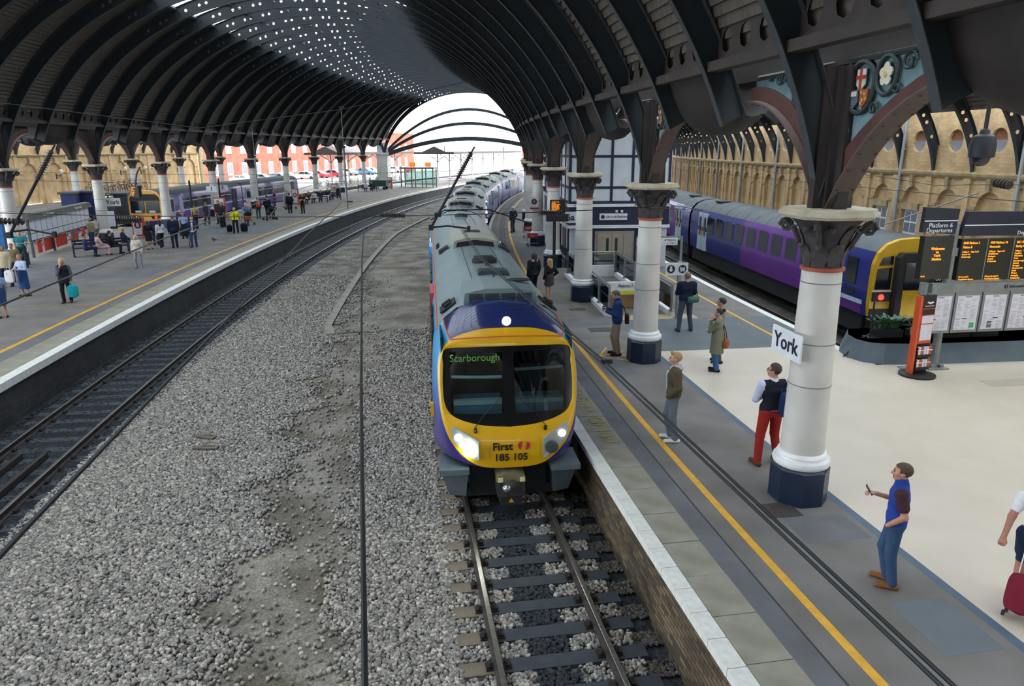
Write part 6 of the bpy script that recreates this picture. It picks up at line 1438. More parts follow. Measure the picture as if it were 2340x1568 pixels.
# wires in front of the right brick wall
wire('contact_wire', 'contact wire in front of the brick wall above the purple train', arcpts(269.75, 4.1, -10, 269.75, 4.1, 9, 40), .010)
wire('catenary_wire', 'upper wire in front of the brick wall', [W(269.75, -9+.25*i, 4.35+.22*abs(math.sin(i*.35))) for i in range(60)], .009)
b = MB(); insulator_geo(b, W(269.75, -7.25, 4.55), W(269.75, -7.37, 4.5), 5, .13); tag(b.build('insulator', m_ins, smooth=True), 'dark ribbed insulator above the departure boards', 'insulator', 'wall wire insulators')
wire('stay_rod', 'slanting steel rod behind the York column capital', [W(272.2, -7.05, 3.35), W(271.2, -7.5, 4.35)], .018, 'rod', m_greypost)
# ================================================================ beyond the shed
m_redbrick = brick_mat('red_brick_far', '#b0583f', '#9c4a34', '#a88473'); m_sash = mat('white_sash', '#eef0f0', .5)
t = thing('brick_office_building', 'long red brick building with white windows beyond the left platforms', 'building', W(345, 18, 0), RZ(18))
def far_wall(par, y0, y1, h, x=0.):
    b = MB(); b.bb((x-.5, y0, -1.2), (x, y1, h)); o = b.build('wall', m_redbrick, par); uv_plan(o.data)
far_wall(t, -46, 60, 9.5)
b = MB(); b.bb((-.8, -46, 9.5), (.15, 60, 9.9)); b.build('parapet', m_sandstone, t)
for i in range(24):
    y = -42+4.2*i
    for z0, z1 in ((.6, 3.0), (4.6, 6.6)):
        b = MB(); b.bb((-.02, y-.75, z0), (.06, y+.75, z1)); w_ = b.build('window', m_sash, t)
        if z0 < 1:
            for k in range(2): b = MB(); b.bb((.05, y-.62+.66*k, z0+.3), (.08, y-.04+.66*k, z1-.5)); b.build('window_pane', m_darkpane, w_)
t = thing('brick_office_building', 'second red brick block across the far end of the tracks', 'building', W(300, 36, 0), RZ(30))
b = MB(); b.bb((-40, 0, -1), (40, 3, 7.5)); o = b.build('wall', m_redbrick, t); uv_plan(o.data)
b = MB(); b.prism([(-.3, 7.5), (3.3, 7.5), (1.5, 9.5)], -41, 41, 0); b.build('roof', mat('pale_slate_roof', '#c9c3bd', .8), t)
for i in range(18): b = MB(); b.bb((-38+4.3*i, -.05, 1), (-36.6+4.3*i, .02, 3.2)); b.build('window', m_sash, t)
# platform canopies outside
def canopy(r, t0, t1, lab, z=4.6, w=3.2):
    t = thing('platform_canopy', lab, 'canopy', W(r, (t0+t1)/2, 0), 0); o = Vector(t.location)
    b = MB(); b.arc([(r-w, z), (r+w, z), (r+w, z+.35), (r+w*.6, z+.35), (r, z+1.2), (r-w*.6, z+.35), (r-w, z+.35)], t0, t1, .5); c_ = b.build('roof', mat('brown_canopy', '#5b5350', .7), t); c_.location = -o
    n = max(2, int((t1-t0)/1.3))
    for i in range(n+1):
        th = t0+(t1-t0)*(i+.3)/(n+.6); p = W(r, th, 0)-o
        b = MB(); b.tube([p, p+Vector((0, 0, z))], .11, 10); k_ = b.build('post', m_shaft, t)
        b = MB(); d = (W(r+1, th)-W(r, th))
        for s in (-1, 1):
            b.tube([p+Vector((0, 0, z-1.3)), p+d*s*.35+Vector((0, 0, z-.75)), p+d*s*1.0+Vector((0, 0, z-.35)), p+d*s*1.6+Vector((0, 0, z-.05))], .05, 6); b.tube([p+d*s*.45+Vector((0, 0, z-.4))+d*.22*math.cos(a)+Vector((0, 0, .22*math.sin(a))) for a in [k*math.pi/5 for k in range(11)]], .025, 5)
        b.build('iron_bracket', m_boardback, t)
canopy(312.5, 9.8, 15.2, 'brown timber canopy over the outer platform past the shed'); canopy(299.0, 11.6, 19.5, 'long canopy over the left platform beyond the shed end')
canopy(279.0, 12.2, 20, 'canopy over the island platform beyond the shed end', 4.5, 2.6)
# parked cars
def car_meshes():
    prof = [(-2.1, .35), (-2.15, .8), (-1.9, .95), (-1.3, 1.02), (-.75, 1.45), (.8, 1.48), (1.5, 1.05), (2.0, .95), (2.15, .7), (2.1, .35)]
    b = MB(); b.prism(prof, -.85, .85, 0); body = b
    b = MB(); b.prism([(-1.2, 1.02), (-.72, 1.38), (-.05, 1.4), (-.05, 1.02)], -.87, .87, 0); b.prism([(.05, 1.02), (.05, 1.4), (.76, 1.4), (1.3, 1.05)], -.87, .87, 0); win = b.build('windows', m_dkglass, me_only=True)
    b = MB()
    for y in (-1.35, 1.35):
        for x in (-.8, .8): b.M = Matrix.Translation((x, y, .32)) @ Matrix.Rotation(math.pi/2, 4, 'Y'); b.lathe([(.32, -.1), (.32, .1)], 14); b.M = None
    wh = b.build('wheels', m_tyre, me_only=True); return body, win, wh
CB, CWn, CWh = car_meshes(); CBm = [CB.build('car_body', mat('car_paint_%d' % i, c, .3, coat=.5), me_only=True) for i, c in enumerate(('#e8eaec', '#c8303c', '#b9c4cc', '#e6e6e2', '#3f78a8', '#8f9499'))]
CN = ['white', 'red', 'silver', 'cream', 'blue', 'grey']
for k in range(14):
    i = (k*5+k//6) % 6; th = 11.6+.8*k; t = thing('parked_car', '%s car parked by the red brick building, %s in the row' % (CN[i], (ordr+['thirteenth', 'fourteenth'])[k]), 'car', W(331+random.uniform(-1, 1), th, -.1), RZ(th)+1.57+random.uniform(-.2, .2), 'cars parked outside')
    mobj('car_body', CBm[i], t); mobj('windows', CWn, t); mobj('wheels', CWh, t)
# ================================================================ people
def sdf_grid(prims, h, cuts=()):
    lo = np.array([1e9]*3); hi = -lo
    for p in prims:
        if p[0] == 'c':
            _, A, B, ra, rb, tg, k, sy = p[:8]; R = max(ra, rb)+.02
            lo = np.minimum(lo, np.minimum(A, B)-R); hi = np.maximum(hi, np.maximum(A, B)+R)
        else:
            _, c, r, tg, k = p; lo = np.minimum(lo, np.array(c)-np.array(r)-.02); hi = np.maximum(hi, np.array(c)+np.array(r)+.02)
    lo -= 3*h; hi += 3*h; n = np.ceil((hi-lo)/h).astype(int)+1
    ax = [lo[i]+h*np.arange(n[i]) for i in range(3)]; D = np.full(n, .5, np.float32)
    for p in prims:
        if p[0] == 'c':
            _, A, B, ra, rb, tg, k, sy = p[:8]; A = np.array(A, float); B = np.array(B, float); R = max(ra, rb)+k+4*h
            a, b_ = np.minimum(A, B)-R, np.maximum(A, B)+R
        else:
            _, c, r, tg, k = p; c = np.array(c, float); r = np.array(r, float); a, b_ = c-r-k-4*h, c+r+k+4*h
        i0 = np.clip(((a-lo)/h).astype(int), 0, n-1); i1 = np.clip(((b_-lo)/h).astype(int)+2, 0, n)
        sl = tuple(slice(i0[i], i1[i]) for i in range(3))
        X = ax[0][sl[0]][:, None, None]; Y = ax[1][sl[1]][None, :, None]; Z = ax[2][sl[2]][None, None, :]
        d = prim_d(p, X, Y, Z); s = D[sl]
        if k > 0:
            t = np.clip(.5+.5*(s-d)/k, 0, 1); D[sl] = s*(1-t)+d*t-k*t*(1-t)
        else: D[sl] = np.minimum(s, d)
    if cuts:
        X = ax[0][:, None, None]; Y = ax[1][None, :, None]; Z = ax[2][None, None, :]
        for f in cuts: D = np.maximum(D, f(X, Y, Z))
    return D, lo, n
def prim_d(p, X, Y, Z):
    if p[0] == 'c':
        _, A, B, ra, rb, tg, k, sy = p[:8]; A = np.array(A, float); B = np.array(B, float)
        px, py, pz = X-A[0], (Y-A[1])/sy, Z-A[2]; b_ = B-A; b_ = np.array([b_[0], b_[1]/sy, b_[2]]); L2 = max(1e-9, b_@b_)
        t = np.clip((px*b_[0]+py*b_[1]+pz*b_[2])/L2, 0, 1)
        d = np.sqrt((px-t*b_[0])**2+(py-t*b_[1])**2+(pz-t*b_[2])**2)-(ra+(rb-ra)*t)
        return np.maximum(d, B[2]-.0-Z) if len(p) > 8 else d
    _, c, r, tg, k = p; x, y, z = (X-c[0])/r[0], (Y-c[1])/r[1], (Z-c[2])/r[2]
    k0 = np.sqrt(x*x+y*y+z*z); k1 = np.sqrt((x/r[0])**2+(y/r[1])**2+(z/r[2])**2); return k0*(k0-1)/np.maximum(k1, 1e-6)
def surface_nets(D, lo, h):
    S = D < 0; c = np.zeros(np.array(D.shape)-1, np.int8)
    for dx in (0, 1):
        for dy in (0, 1):
            for dz in (0, 1): c += S[dx:D.shape[0]-1+dx, dy:D.shape[1]-1+dy, dz:D.shape[2]-1+dz]
    act = (c > 0) & (c < 8); I = np.argwhere(act); idx = -np.ones(act.shape, np.int32); idx[act] = np.arange(len(I))
    acc = np.zeros((len(I), 3)); cnt = np.zeros(len(I))
    cor = [(x, y, z) for x in (0, 1) for y in (0, 1) for z in (0, 1)]
    val = {o: D[I[:, 0]+o[0], I[:, 1]+o[1], I[:, 2]+o[2]] for o in cor}
    for o in cor:
        for axx in range(3):
            if o[axx]: continue
            q = list(o); q[axx] = 1; q = tuple(q); a, b_ = val[o], val[q]; m = (a < 0) != (b_ < 0)
            t = np.where(m, a/np.where(m, a-b_, 1), 0)
            P = np.array(o, float)[None].repeat(len(I), 0); P[:, axx] = t; acc += P*m[:, None]; cnt += m
    V = (I+acc/cnt[:, None])*h+lo; F = []
    for axx in range(3):
        sl0 = [slice(None)]*3; sl1 = [slice(None)]*3; sl0[axx] = slice(0, -1); sl1[axx] = slice(1, None)
        s0, s1 = S[tuple(sl0)], S[tuple(sl1)]; E = np.argwhere(s0 != s1); u, v = [i for i in range(3) if i != axx]
        if not len(E): continue
        E = E[(E[:, u] > 0) & (E[:, v] > 0)]; E = E[(E[:, u] < act.shape[u]) & (E[:, v] < act.shape[v])]
        def g(du, dv):
            q = E.copy(); q[:, u] -= du; q[:, v] -= dv; return idx[q[:, 0], q[:, 1], q[:, 2]]
        quad = np.stack([g(1, 1), g(0, 1), g(0, 0), g(1, 0)], 1); ok = (quad >= 0).all(1); quad = quad[ok]; E = E[ok]
        inside = S[E[:, 0], E[:, 1], E[:, 2]]; flip = inside if axx != 1 else ~inside
        quad[~flip] = quad[~flip][:, ::-1]; F.append(quad)
    return V, np.concatenate(F)
def sdf_mesh(name, prims, h, mats, cuts=()):
    D, lo, n = sdf_grid(prims, h, cuts); V, F = surface_nets(D, lo, h)
    best = np.full(len(V), 1e9); tg = np.zeros(len(V), int)
    for p in prims:
        t_ = p[5] if p[0] == 'c' else p[3]; t_, bias = (t_ if isinstance(t_, tuple) else (t_, 0.))
        d = prim_d(p, V[:, 0], V[:, 1], V[:, 2])-bias; m = d < best; best[m] = d[m]; tg[m] = t_
    me = bpy.data.meshes.new(name); me.vertices.add(len(V)); me.vertices.foreach_set('co', V.astype(np.float32).ravel())
    me.loops.add(F.size); me.loops.foreach_set('vertex_index', F.ravel().astype(np.int32)); me.polygons.add(len(F)); me.polygons.foreach_set('loop_start', np.arange(0, F.size, 4, dtype=np.int32))
    for m in mats: me.materials.append(m)
    ft = np.sort(tg[F], 1)[:, 1]; me.polygons.foreach_set('material_index', ft.astype(np.int32)); me.polygons.foreach_set('use_smooth', np.ones(len(F), bool))
    me.update(calc_edges=True); return me
def cloth(c): return mat('cloth_'+c.lstrip('#'), c, .85, var=None, scale=14, bump=.15, bscale=60, spec=.2)
def skin_m(c): return mat('skin_'+c.lstrip('#'), c, .55, scale=20)
def hair_m(c): return mat('hair_'+c.lstrip('#'), c, .6, scale=40, bump=.4, bscale=90, stretch=(1, 1, .2))
m_eye = mat('eye_dark', '#54413a', .4); 
ARMS = {'down': ((.225, -.03, 1.13), (.215, .05, .88)), 'pocket': ((.265, -.07, 1.14), (.19, .09, .95)), 'phone': ((.23, .02, 1.13), (.12, .25, 1.21)), 'cup': ((.21, .03, 1.12), (.13, .25, 1.22)),
        'fold': ((.235, .06, 1.13), (.02, .21, 1.14)), 'chin': ((.15, .17, 1.13), (.05, .17, 1.40)), 'pull': ((.235, -.14, 1.16), (.25, -.27, .93)), 'strap': ((.25, .03, 1.16), (.13, .12, 1.36)), 'hips': ((.33, -.07, 1.16), (.18, .04, 1.0)),
        'lap': ((.22, .1, 1.14), (.10, .32, 1.06)), 'fwd': ((.22, .1, 1.16), (.2, .36, 1.05)), 'out': ((.24, .02, 1.12), (.24, .24, 1.0))}
def make_person(label, r, th, rz, H=1.75, skin='#c99a80', hair=('short', '#3a2a20'), top='#444a55', sleeve=None, bottom='#33394a', shoe='#2b2522', arms=('down', 'down'), stance=(.0, 0.), style=(), h=.022, jacket=.0, coat=None, skirt=None, legs=None, under=None, hyaw=0., hpitch=0., sit=False, z=0., group=None, glasses=False, lean=0., sz=1.08):
    """continuous body; tags: 0 skin 1 top 2 bottom 3 shoe 4 sleeve 5 under/shirt 6 dark 7 lips"""
    sleeve = sleeve or top; near = h < .012; P = []
    def c(A, B, ra, rb, t, k=.025, sy=1.): P.append(('c', np.array(A, float), np.array(B, float), ra, rb, t, k, sy))
    def kc(A, B, ra, rb, t, k, sy): P.append(('c', np.array(A, float), np.array(B, float), ra, rb, t, k, sy, 1))
    def e(ct, rr, t, k=.015): P.append(('e', np.array(ct, float), np.array(rr, float), t, k))
    dz = -.46 if sit else 0.; short = 'short_sleeve' in style; J = jacket; wom = 'woman' in style; sw = .165 if wom else .185
    lt = 0 if (legs == 'bare') else 2
    # legs
    for s in (-1, 1):
        st = stance[0]*s; sp = stance[1]
        hip = (s*.09, 0, .92+dz)
        if sit: knee = (s*(.11+sp), .43, .48); ank = (s*(.11+sp), .40, .09)
        else: knee = (s*(.1+sp*.5), st*.5+.025+(.05 if st > 0 else 0), .5); ank = (s*(.1+sp), st-.02, .09+(.04 if st < -.15 else 0))
        tr = (.0 if legs == 'bare' else .010)
        c(hip, knee, .088+tr*.6, .06+tr, lt if not (legs == 'shorts') else 2, .03); 
        c(knee, ank, .056+tr*1.2, .04+tr*1.9, 0 if legs in ('bare', 'shorts') else 2, .02)
        if legs == 'shorts': c(hip, tuple(np.array(hip)*.35+np.array(knee)*.65), .1, .095, (2, .004), .02)
        tz = ank[2]-.05
        c((ank[0], ank[1]-.05, tz), (ank[0]+s*.025, ank[1]+.16, tz-.006), .042, .036, 3, .012); c((ank[0], ank[1]-.05, tz-.015), (ank[0]+s*.03, ank[1]+.17, tz-.018), .03, .026, 3, .006); c((ank[0], ank[1], tz+.01), (ank[0], ank[1], tz+.045), .047, .043, 3 if lt else 0, .012)
    # pelvis and torso
    c((-.07, -.01, .94+dz), (.07, -.01, .94+dz), .112, .112, 2, .03, .95)
    c((0, 0, 1.0+dz), (0, .005, 1.16+dz), .135+J*.8, .13+J, 1, .03, .72)
    c((-.065, .0, 1.29+dz), (.065, .0, 1.29+dz), .118+J, .118+J, 1, .04, .82 if not wom else .9)
    c((-(sw-.05), -.01, 1.40+dz), (sw-.05, -.01, 1.40+dz), .068+J*.7, .068+J*.7, 1, .03)
    if J: c((-.06, 0, 1.0+dz), (.06, 0, 1.0+dz), .112+J*.9, .112+J*.9, 1, .02, .9)
    if under:                                   # hem and collar of a layer below
        c((-.05, 0, .965+dz), (.05, 0, .965+dz), .118+J*.5, .118+J*.5, 5, .01, .9); c((0, .0, 1.44+dz), (0, 0, 1.485+dz), .07, .06, 5, .012)
        if J: c((0, .09+J*.6, 1.36+dz), (0, .085+J*.6, 1.0+dz), .035, .03, (5, .012), .015)
    if 'hood' in style: c((-.07, -.085, 1.46+dz), (.07, -.085, 1.46+dz), .05, .05, 5 if under else 1, .03); c((-.075, -.03, 1.47+dz), (-.04, .07, 1.44+dz), .035, .022, 5 if under else 1, .02); c((.075, -.03, 1.47+dz), (.04, .07, 1.44+dz), .035, .022, 5 if under else 1, .02)
    if 'collar' in style: c((0, -.005, 1.45+dz), (0, 0, 1.51+dz), .075, .07, 1, .012)
    if coat:                                    # long coat to height `coat`
        kc((0, 0, 1.1+dz), (0, .0, coat+dz), .155+J, .19+J, (1, .01), .03, .85)
    if skirt: kc((0, 0, 1.0+dz), (0, 0.01, skirt+dz), .165, .2, (2, .03), .02, .85)
    if 'padded' in style:
        for q in range(6): c((-.08, 0, 1.0+.065*q+dz), (.08, 0, 1.0+.065*q+dz), .128+J*.8-.002*q, .128+J*.8-.002*q, 1, .006, .82)
    # neck and head
    c((0, -.012, 1.42+dz), (0, .005, 1.56+dz), .056, .05, 0, .02)
    R_ = Matrix.Rotation(hyaw, 3, 'Z') @ Matrix.Rotation(-hpitch, 3, 'X'); n0 = Vector((0, 0, 1.52+dz))
    def hd(p): q = R_ @ (Vector(p)-Vector((0, 0, 1.52))); return tuple(q+n0)
    e(hd((0, -.002, 1.652)), (.077, .096, .098), 0, .02); e(hd((0, .03, 1.60)), (.063, .07, .075), 0, .03)
    c(hd((0, .035, 1.565)), hd((0, .066, 1.548)), .045, .03, 0, .03)
    if near:
        c(hd((0, .094, 1.648)), hd((0, .117, 1.606)), .010, .0155, 0, .012); c(hd((-.012, .104, 1.600)), hd((.012, .104, 1.600)), .009, .009, 0, .01)
        for s in (-1, 1):
            e(hd((s*.078, -.002, 1.622)), (.013, .024, .033), 0, .008); e(hd((s*.031, .088, 1.642)), (.014, .008, .007), (6, .001), .0); c(hd((s*.016, .098, 1.662)), hd((s*.047, .088, 1.661)), .0065, .005, (6, .0005), .004); e(hd((s*.035, .07, 1.61)), (.03, .025, .03), 0, .02)
        c(hd((-.02, .097, 1.573)), hd((.02, .097, 1.573)), .0075, .0075, (7, .0015), .006); c(hd((0, .07, 1.545)), hd((0, .078, 1.548)), .022, .02, 0, .02)
        if glasses:
            for s in (-1, 1): c(hd((s*.06, .09, 1.645)), hd((s*.082, .0, 1.645)), .005, .005, (6, .004), .0); c(hd((s*.012, .112, 1.645)), hd((s*.058, .098, 1.645)), .006, .006, (6, .004), 0.)
    else:
        c(hd((0, .094, 1.64)), hd((0, .112, 1.606)), .014, .018, 0, .012)
    # arms
    hands = []
    for s, a in zip((-1, 1), arms):
        E, Wr = ARMS[a] if isinstance(a, str) else a
        sh = np.array((s*sw, -.01, 1.405+dz)); E = np.array((s*E[0], E[1], E[2]+dz)); Wr = np.array((s*Wr[0], Wr[1], Wr[2]+dz)); ta = 0 if short else 4
        c(sh, E, .062+J*.6, .046+J*.5, 4, .03) if not short else (c(sh, E, .05, .041, 0, .02), c(sh, sh+(E-sh)*.58, .064+J*.4, .06+J*.4, (4, .004), .02))
        c(E, Wr, (.044+J*.5) if not short else .041, (.033+J*.4) if not short else .028, ta, .02)
        d = (Wr-E)/np.linalg.norm(Wr-E)
        if a == 'pocket': continue
        up_h = a in ('phone', 'cup', 'chin'); kn = Wr+d*.075
        c(Wr-d*.02, Wr+d*.02, .026, .027, 0, .01)
        side = np.cross(d, (0, 0, 1.)); side = side/(np.linalg.norm(side)+1e-9) if np.linalg.norm(side) > .3 else np.array((0, 1., 0)); nrm = np.cross(side, d)
        if not near: c(Wr, Wr+d*.13, .034, .026, 0, .01)
        else:
            for q in (-1.5, -.5, .5, 1.5): c(Wr+d*.015+side*q*.010, kn+side*q*.0165, .016, .0145, 0, .010)
            curl = .9 if a in ('phone', 'cup', 'pull', 'carry') else .35
            for q, ln in ((-1.5, .062), (-.5, .072), (.5, .076), (1.5, .068)):
                k0 = kn+side*q*.0185; d1 = d*math.cos(curl)-nrm*s*0-np.array((0, 0, 1.))*0+side*0; d1 = d*math.cos(curl*.6)+nrm*math.sin(curl*.6)*(-1 if nrm[2] > 0 else 1); d2 = d*math.cos(curl*1.6)+nrm*math.sin(curl*1.6)*(-1 if nrm[2] > 0 else 1)
                k1 = k0+d1*ln*.5; c(k0, k1, .0105, .0098, 0, .004); c(k1, k1+d2*ln*.5, .0098, .0085, 0, .004)
            thb = Wr+d*.025+side*.026*(-1 if s*side[0] > 0 else 1); sd = side*(-1 if s*side[0] > 0 else 1); c(thb, thb+d*.035+sd*.018, .013, .012, 0, .008); c(thb+d*.035+sd*.018, thb+d*.065+sd*.016, .0115, .009, 0, .004)
        hands.append(kn)
    mats = [skin_m(skin), cloth(top), cloth(bottom), cloth(shoe), cloth(sleeve), cloth(under or top), m_eye, mat('lips', '#a5665a', .5)]
    me = sdf_mesh('person', P, h, mats); k = H/1.75
    o = mobj('person', me, None, W(r, th, z), rz); o.scale = (k*sz, k*sz, k)
    tag(o, label, 'person', group)
    kind, hc = hair
    if kind != 'bald':
        Q = []; hh = min(h, .016) if not near else h
        def hc_(A, B, ra, rb, kk=.02): Q.append(('c', np.array(hd(A)), np.array(hd(B)), ra, rb, 0, kk, 1.))
        Q.append(('e', np.array(hd((0, -.008, 1.662))), np.array((.086, .104, .1)), 0, 0.))
        if kind == 'quiff': hc_((-.03, .06, 1.742), (.035, .07, 1.745), .03, .03)
        if kind in ('long', 'wavy'):
            hc_((0, -.06, 1.66), (0, -.085, 1.42), .085, .07)
            for s in (-1, 1): hc_((s*.06, -.02, 1.66), (s*.075, -.02, 1.44), .04, .03)
        if kind == 'bob':
            for s in (-1, 1): hc_((s*.06, -.02, 1.66), (s*.07, .0, 1.55), .04, .035)
            hc_((0, -.05, 1.65), (0, -.07, 1.54), .075, .06)
        if kind == 'bun': Q.append(('e', np.array(hd((0, -.115, 1.715))), np.array((.05, .045, .05)), 0, .02))
        if kind == 'cap': hc_((0, .06, 1.70), (0, .14, 1.69), .05, .035)
        Ri = R_.transposed()
        def loc_(X, Y, Z):
            x, y, z_ = X-n0.x, Y-n0.y, Z-n0.z
            return (Ri[1][0]*x+Ri[1][1]*y+Ri[1][2]*z_), (Ri[2][0]*x+Ri[2][1]*y+Ri[2][2]*z_)+1.52
        zlow = {'long': 1.3, 'wavy': 1.3, 'bob': 1.5}.get(kind, 1.585)
        def cut1(X, Y, Z): y, zz = loc_(X, Y, Z); return np.minimum((y-.035)+0*zz, (1.695-zz)+.25*(y-.035))*1.0
        def cut2(X, Y, Z): y, zz = loc_(X, Y, Z); return zlow+.9*np.maximum(0, y+.02)*(1 if zlow > 1.55 else 0)-zz
        hm = sdf_mesh('hair', Q, hh, [hair_m(hc)], (cut1, cut2)); mobj('hair', hm, o)
    return o
NR = .0072
DEG = math.radians
p1 = make_person('man in blue gilet looking up from his phone, hand in pocket', 279.84, -9.47, DEG(62), 1.70, '#c08a70', ('short', '#4a3a2d'), '#2b4496', '#452c36', '#3a5272', '#8d5a34', ('pocket', 'phone'), (.03, -.01), ('short_sleeve', 'collar'), NR, .022, hpitch=.03)
p2 = make_person('young blond man in olive bomber jacket and white trainers', 280.86, -8.45, DEG(78), 1.78, '#d6a68e', ('quiff', '#b08f5f'), '#5b523d', None, '#727982', '#f0f0ee', ('pocket', 'pocket'), (.04, -.01), ('hood',), NR, .038, under='#b9c2c6')
p3 = make_person('man in red trousers and dark vest seen from behind', 279.55, -8.71, DEG(8), 1.88, '#c9967a', ('short', '#3a2c25'), '#20232f', '#c8cdea', '#9a2b24', '#5a3d2c', ('fold', 'strap'), (.02, .07), (), NR, .014, hyaw=.75, glasses=True, under='#dfe2f0')
p4 = make_person('man in blue puffer jacket holding a coffee cup and phone', 280.27, -7.23, DEG(84), 1.8, '#cc9d85', ('short', '#5b5550'), '#213b70', None, '#938470', '#2e2a28', ('phone', 'cup'), (.03, -.01), ('padded', 'collar'), NR, .036, hpitch=.4)
p5 = make_person('woman in long grey-green coat with hand on her chin', 278.17, -7.6, DEG(62), 1.63, '#cf9c84', ('bun', '#3d2a22'), '#7f806a', None, '#3f6a96', '#2a2528', ('chin', 'fold'), (.03, -.02), ('woman',), NR, .012, coat=.52)
p5b = make_person('dark-haired man in grey striped sweater behind the woman in the coat', 277.8, -7.45, DEG(66), 1.74, '#c49376', ('short', '#2d2420'), '#7d8488', None, '#5a5f66', '#333333', ('down', 'fold'), (.03, .0), (), NR, .008)
p6 = make_person('man with green shoulder bag seen from behind by the trolley sign', 277.48, -6.76, DEG(4), 1.84, '#c99f88', ('short', '#7c6a58'), '#20273f', None, '#4b5363', '#3a3d42', ('fold', 'fold'), (.03, .08), (), NR, .036, hyaw=.3)
p8 = make_person('blonde woman in black jacket and short skirt beyond the train nose', 280.95, -5.77, DEG(40), 1.62, '#d3a58d', ('wavy', '#c4a06a'), '#25262a', None, '#4a4648', '#2a2a2a', ('pocket', 'hips'), (.03, -.02), ('woman',), .011, .022, skirt=.68, legs='bare')
p9 = make_person('person in dark hooded jacket standing by the train roof edge', 281.42, -5.6, DEG(30), 1.72, '#c09078', ('long', '#4a3126'), '#2b3236', None, '#2c3038', '#222222', ('down', 'down'), (.03, 0), ('hood',), .011, .024, under='#c5ccd2')
p10 = make_person('white-haired man in dark coat far down the curved platform', 280.87, -1.12, DEG(40), 1.72, '#c79a84', ('short', '#d9d6d0'), '#26334a', None, '#4b4a50', '#2a2a2a', ('down', 'pocket'), (.05, .02), (), .016, .025)
p7 = make_person('person in white T-shirt and navy shorts pulling a red suitcase', 278.42, -9.6, DEG(-48), 1.72, '#b97f68', ('short', '#3a2c25'), '#eef0f4', None, '#2a3450', '#dddddd', ('pull', 'down'), (-.12, 0), ('short_sleeve',), NR, .0, legs='shorts')
# ---------------------------------------------------------------- things they carry
def local_at(p, v): return p.matrix_basis @ Vector(v)
def soft_box(b, c, d, k=.25, n=10):
    rows = []
    for i in range(n+1):
        u = i/n*2-1; s = (1-abs(u)**4)**.25; s = max(s, .12); rr = []
        for j in range(20):
            a = 2*math.pi*j/20; ca, sa = math.cos(a), math.sin(a); q = (abs(ca)**4+abs(sa)**4)**-.25
            rr.append((c[0]+d[0]/2*ca*q*s, c[1]+d[1]/2*sa*q*s, c[2]+d[2]/2*u))
        rows.append(rr)
    b.loft(rows, 0, True, (True, True))
def bag(owner, off, dims, col, lab, cat='bag', strap=None, name='shoulder_bag', straps=(), flap=None, rzo=0.):
    t = thing(name, lab, cat, local_at(owner, off), owner.rotation_euler.z+rzo); b = MB(); soft_box(b, (0, 0, 0), dims); b.build('bag_body', cloth(col), t, True)
    for s in straps:
        b = MB(); b.tube([Vector(q) for q in s], .012, 6); b.build('strap', cloth(strap or col), t)
    if flap: b = MB(); soft_box(b, (0, -dims[1]*.42, dims[2]*.1), (dims[0]*.75, dims[1]*.4, dims[2]*.4)); b.build('front_pocket', cloth(flap), t, True)
    return t
bag(p3, (.15, -.23, 1.12), (.32, .22, .5), '#1f2f56', 'blue backpack hanging on the man in red trousers', 'backpack', '#22335c', 'backpack', [[(-.1, .1, .2), (-.08, .2, .28), (-.06, .25, .05), (-.1, .12, -.15)]], '#2f6ea0')
bag(p4, (.06, -.24, .98), (.34, .12, .3), '#4a2c26', 'brown shoulder bag behind the man with the coffee', 'bag', '#4a2c26', 'shoulder_bag', [[(-.1, .02, .12), (-.14, .12, .38), (-.05, .2, .45)]])
bag(p5, (.05, -.2, .78), (.30, .14, .22), '#9a5a30', 'tan leather handbag on the woman in the coat', 'handbag', '#6b3f24', 'handbag', [[(-.12, 0, .1), (-.1, .03, .3), (.0, .1, .52), (.1, .03, .3), (.12, 0, .1)]])
bag(p6, (.14, -.17, .98), (.34, .16, .2), '#3f7a68', 'green and grey shoulder bag on the man by the trolley sign', 'bag', '#2f4a44', 'shoulder_bag', [[(-.15, .05, .05), (-.26, .1, .3), (-.25, .12, .45)], [(.15, .04, .05), (.1, .04, .3), (.02, .1, .45)]], '#6d7673')
def hand_thing(owner, off, lab, cat, name, build):
    t = thing(name, lab, cat, local_at(owner, off), owner.rotation_euler.z); build(t); return t
def mk_phone(t): b = MB(); b.M = Matrix.Rotation(-.6, 4, 'X'); b.box((0, 0, 0), (.072, .009, .145)); b.M = None; b.build('phone_body', m_black2, t); b = MB(); b.M = Matrix.Rotation(-.6, 4, 'X'); b.box((0, -.006, 0), (.064, .003, .13)); b.M = None; b.build('phone_screen', m_dkglass, t)
def mk_cup(t): b = MB(); b.lathe([(.03, 0), (.042, .11)], 16); b.build('paper_cup', m_signwhite, t, True); b = MB(); b.lathe([(.044, .108), (.044, .12), (.036, .13)], 16); b.build('lid', m_black2, t, True); b = MB(); b.lathe([(.036, .03), (.041, .085)], 16, cap=False); b.build('sleeve', cloth('#5a3d2c'), t, True)
hand_thing(p1, (.08, .33, 1.26), 'dark phone held by the man in the gilet', 'phone', 'mobile_phone', mk_phone)
hand_thing(p4, (-.08, .33, 1.24), 'dark phone held by the man with the coffee', 'phone', 'mobile_phone', mk_phone)
hand_thing(p4, (.1, .33, 1.17), 'white paper coffee cup with dark lid', 'cup', 'coffee_cup', mk_cup)
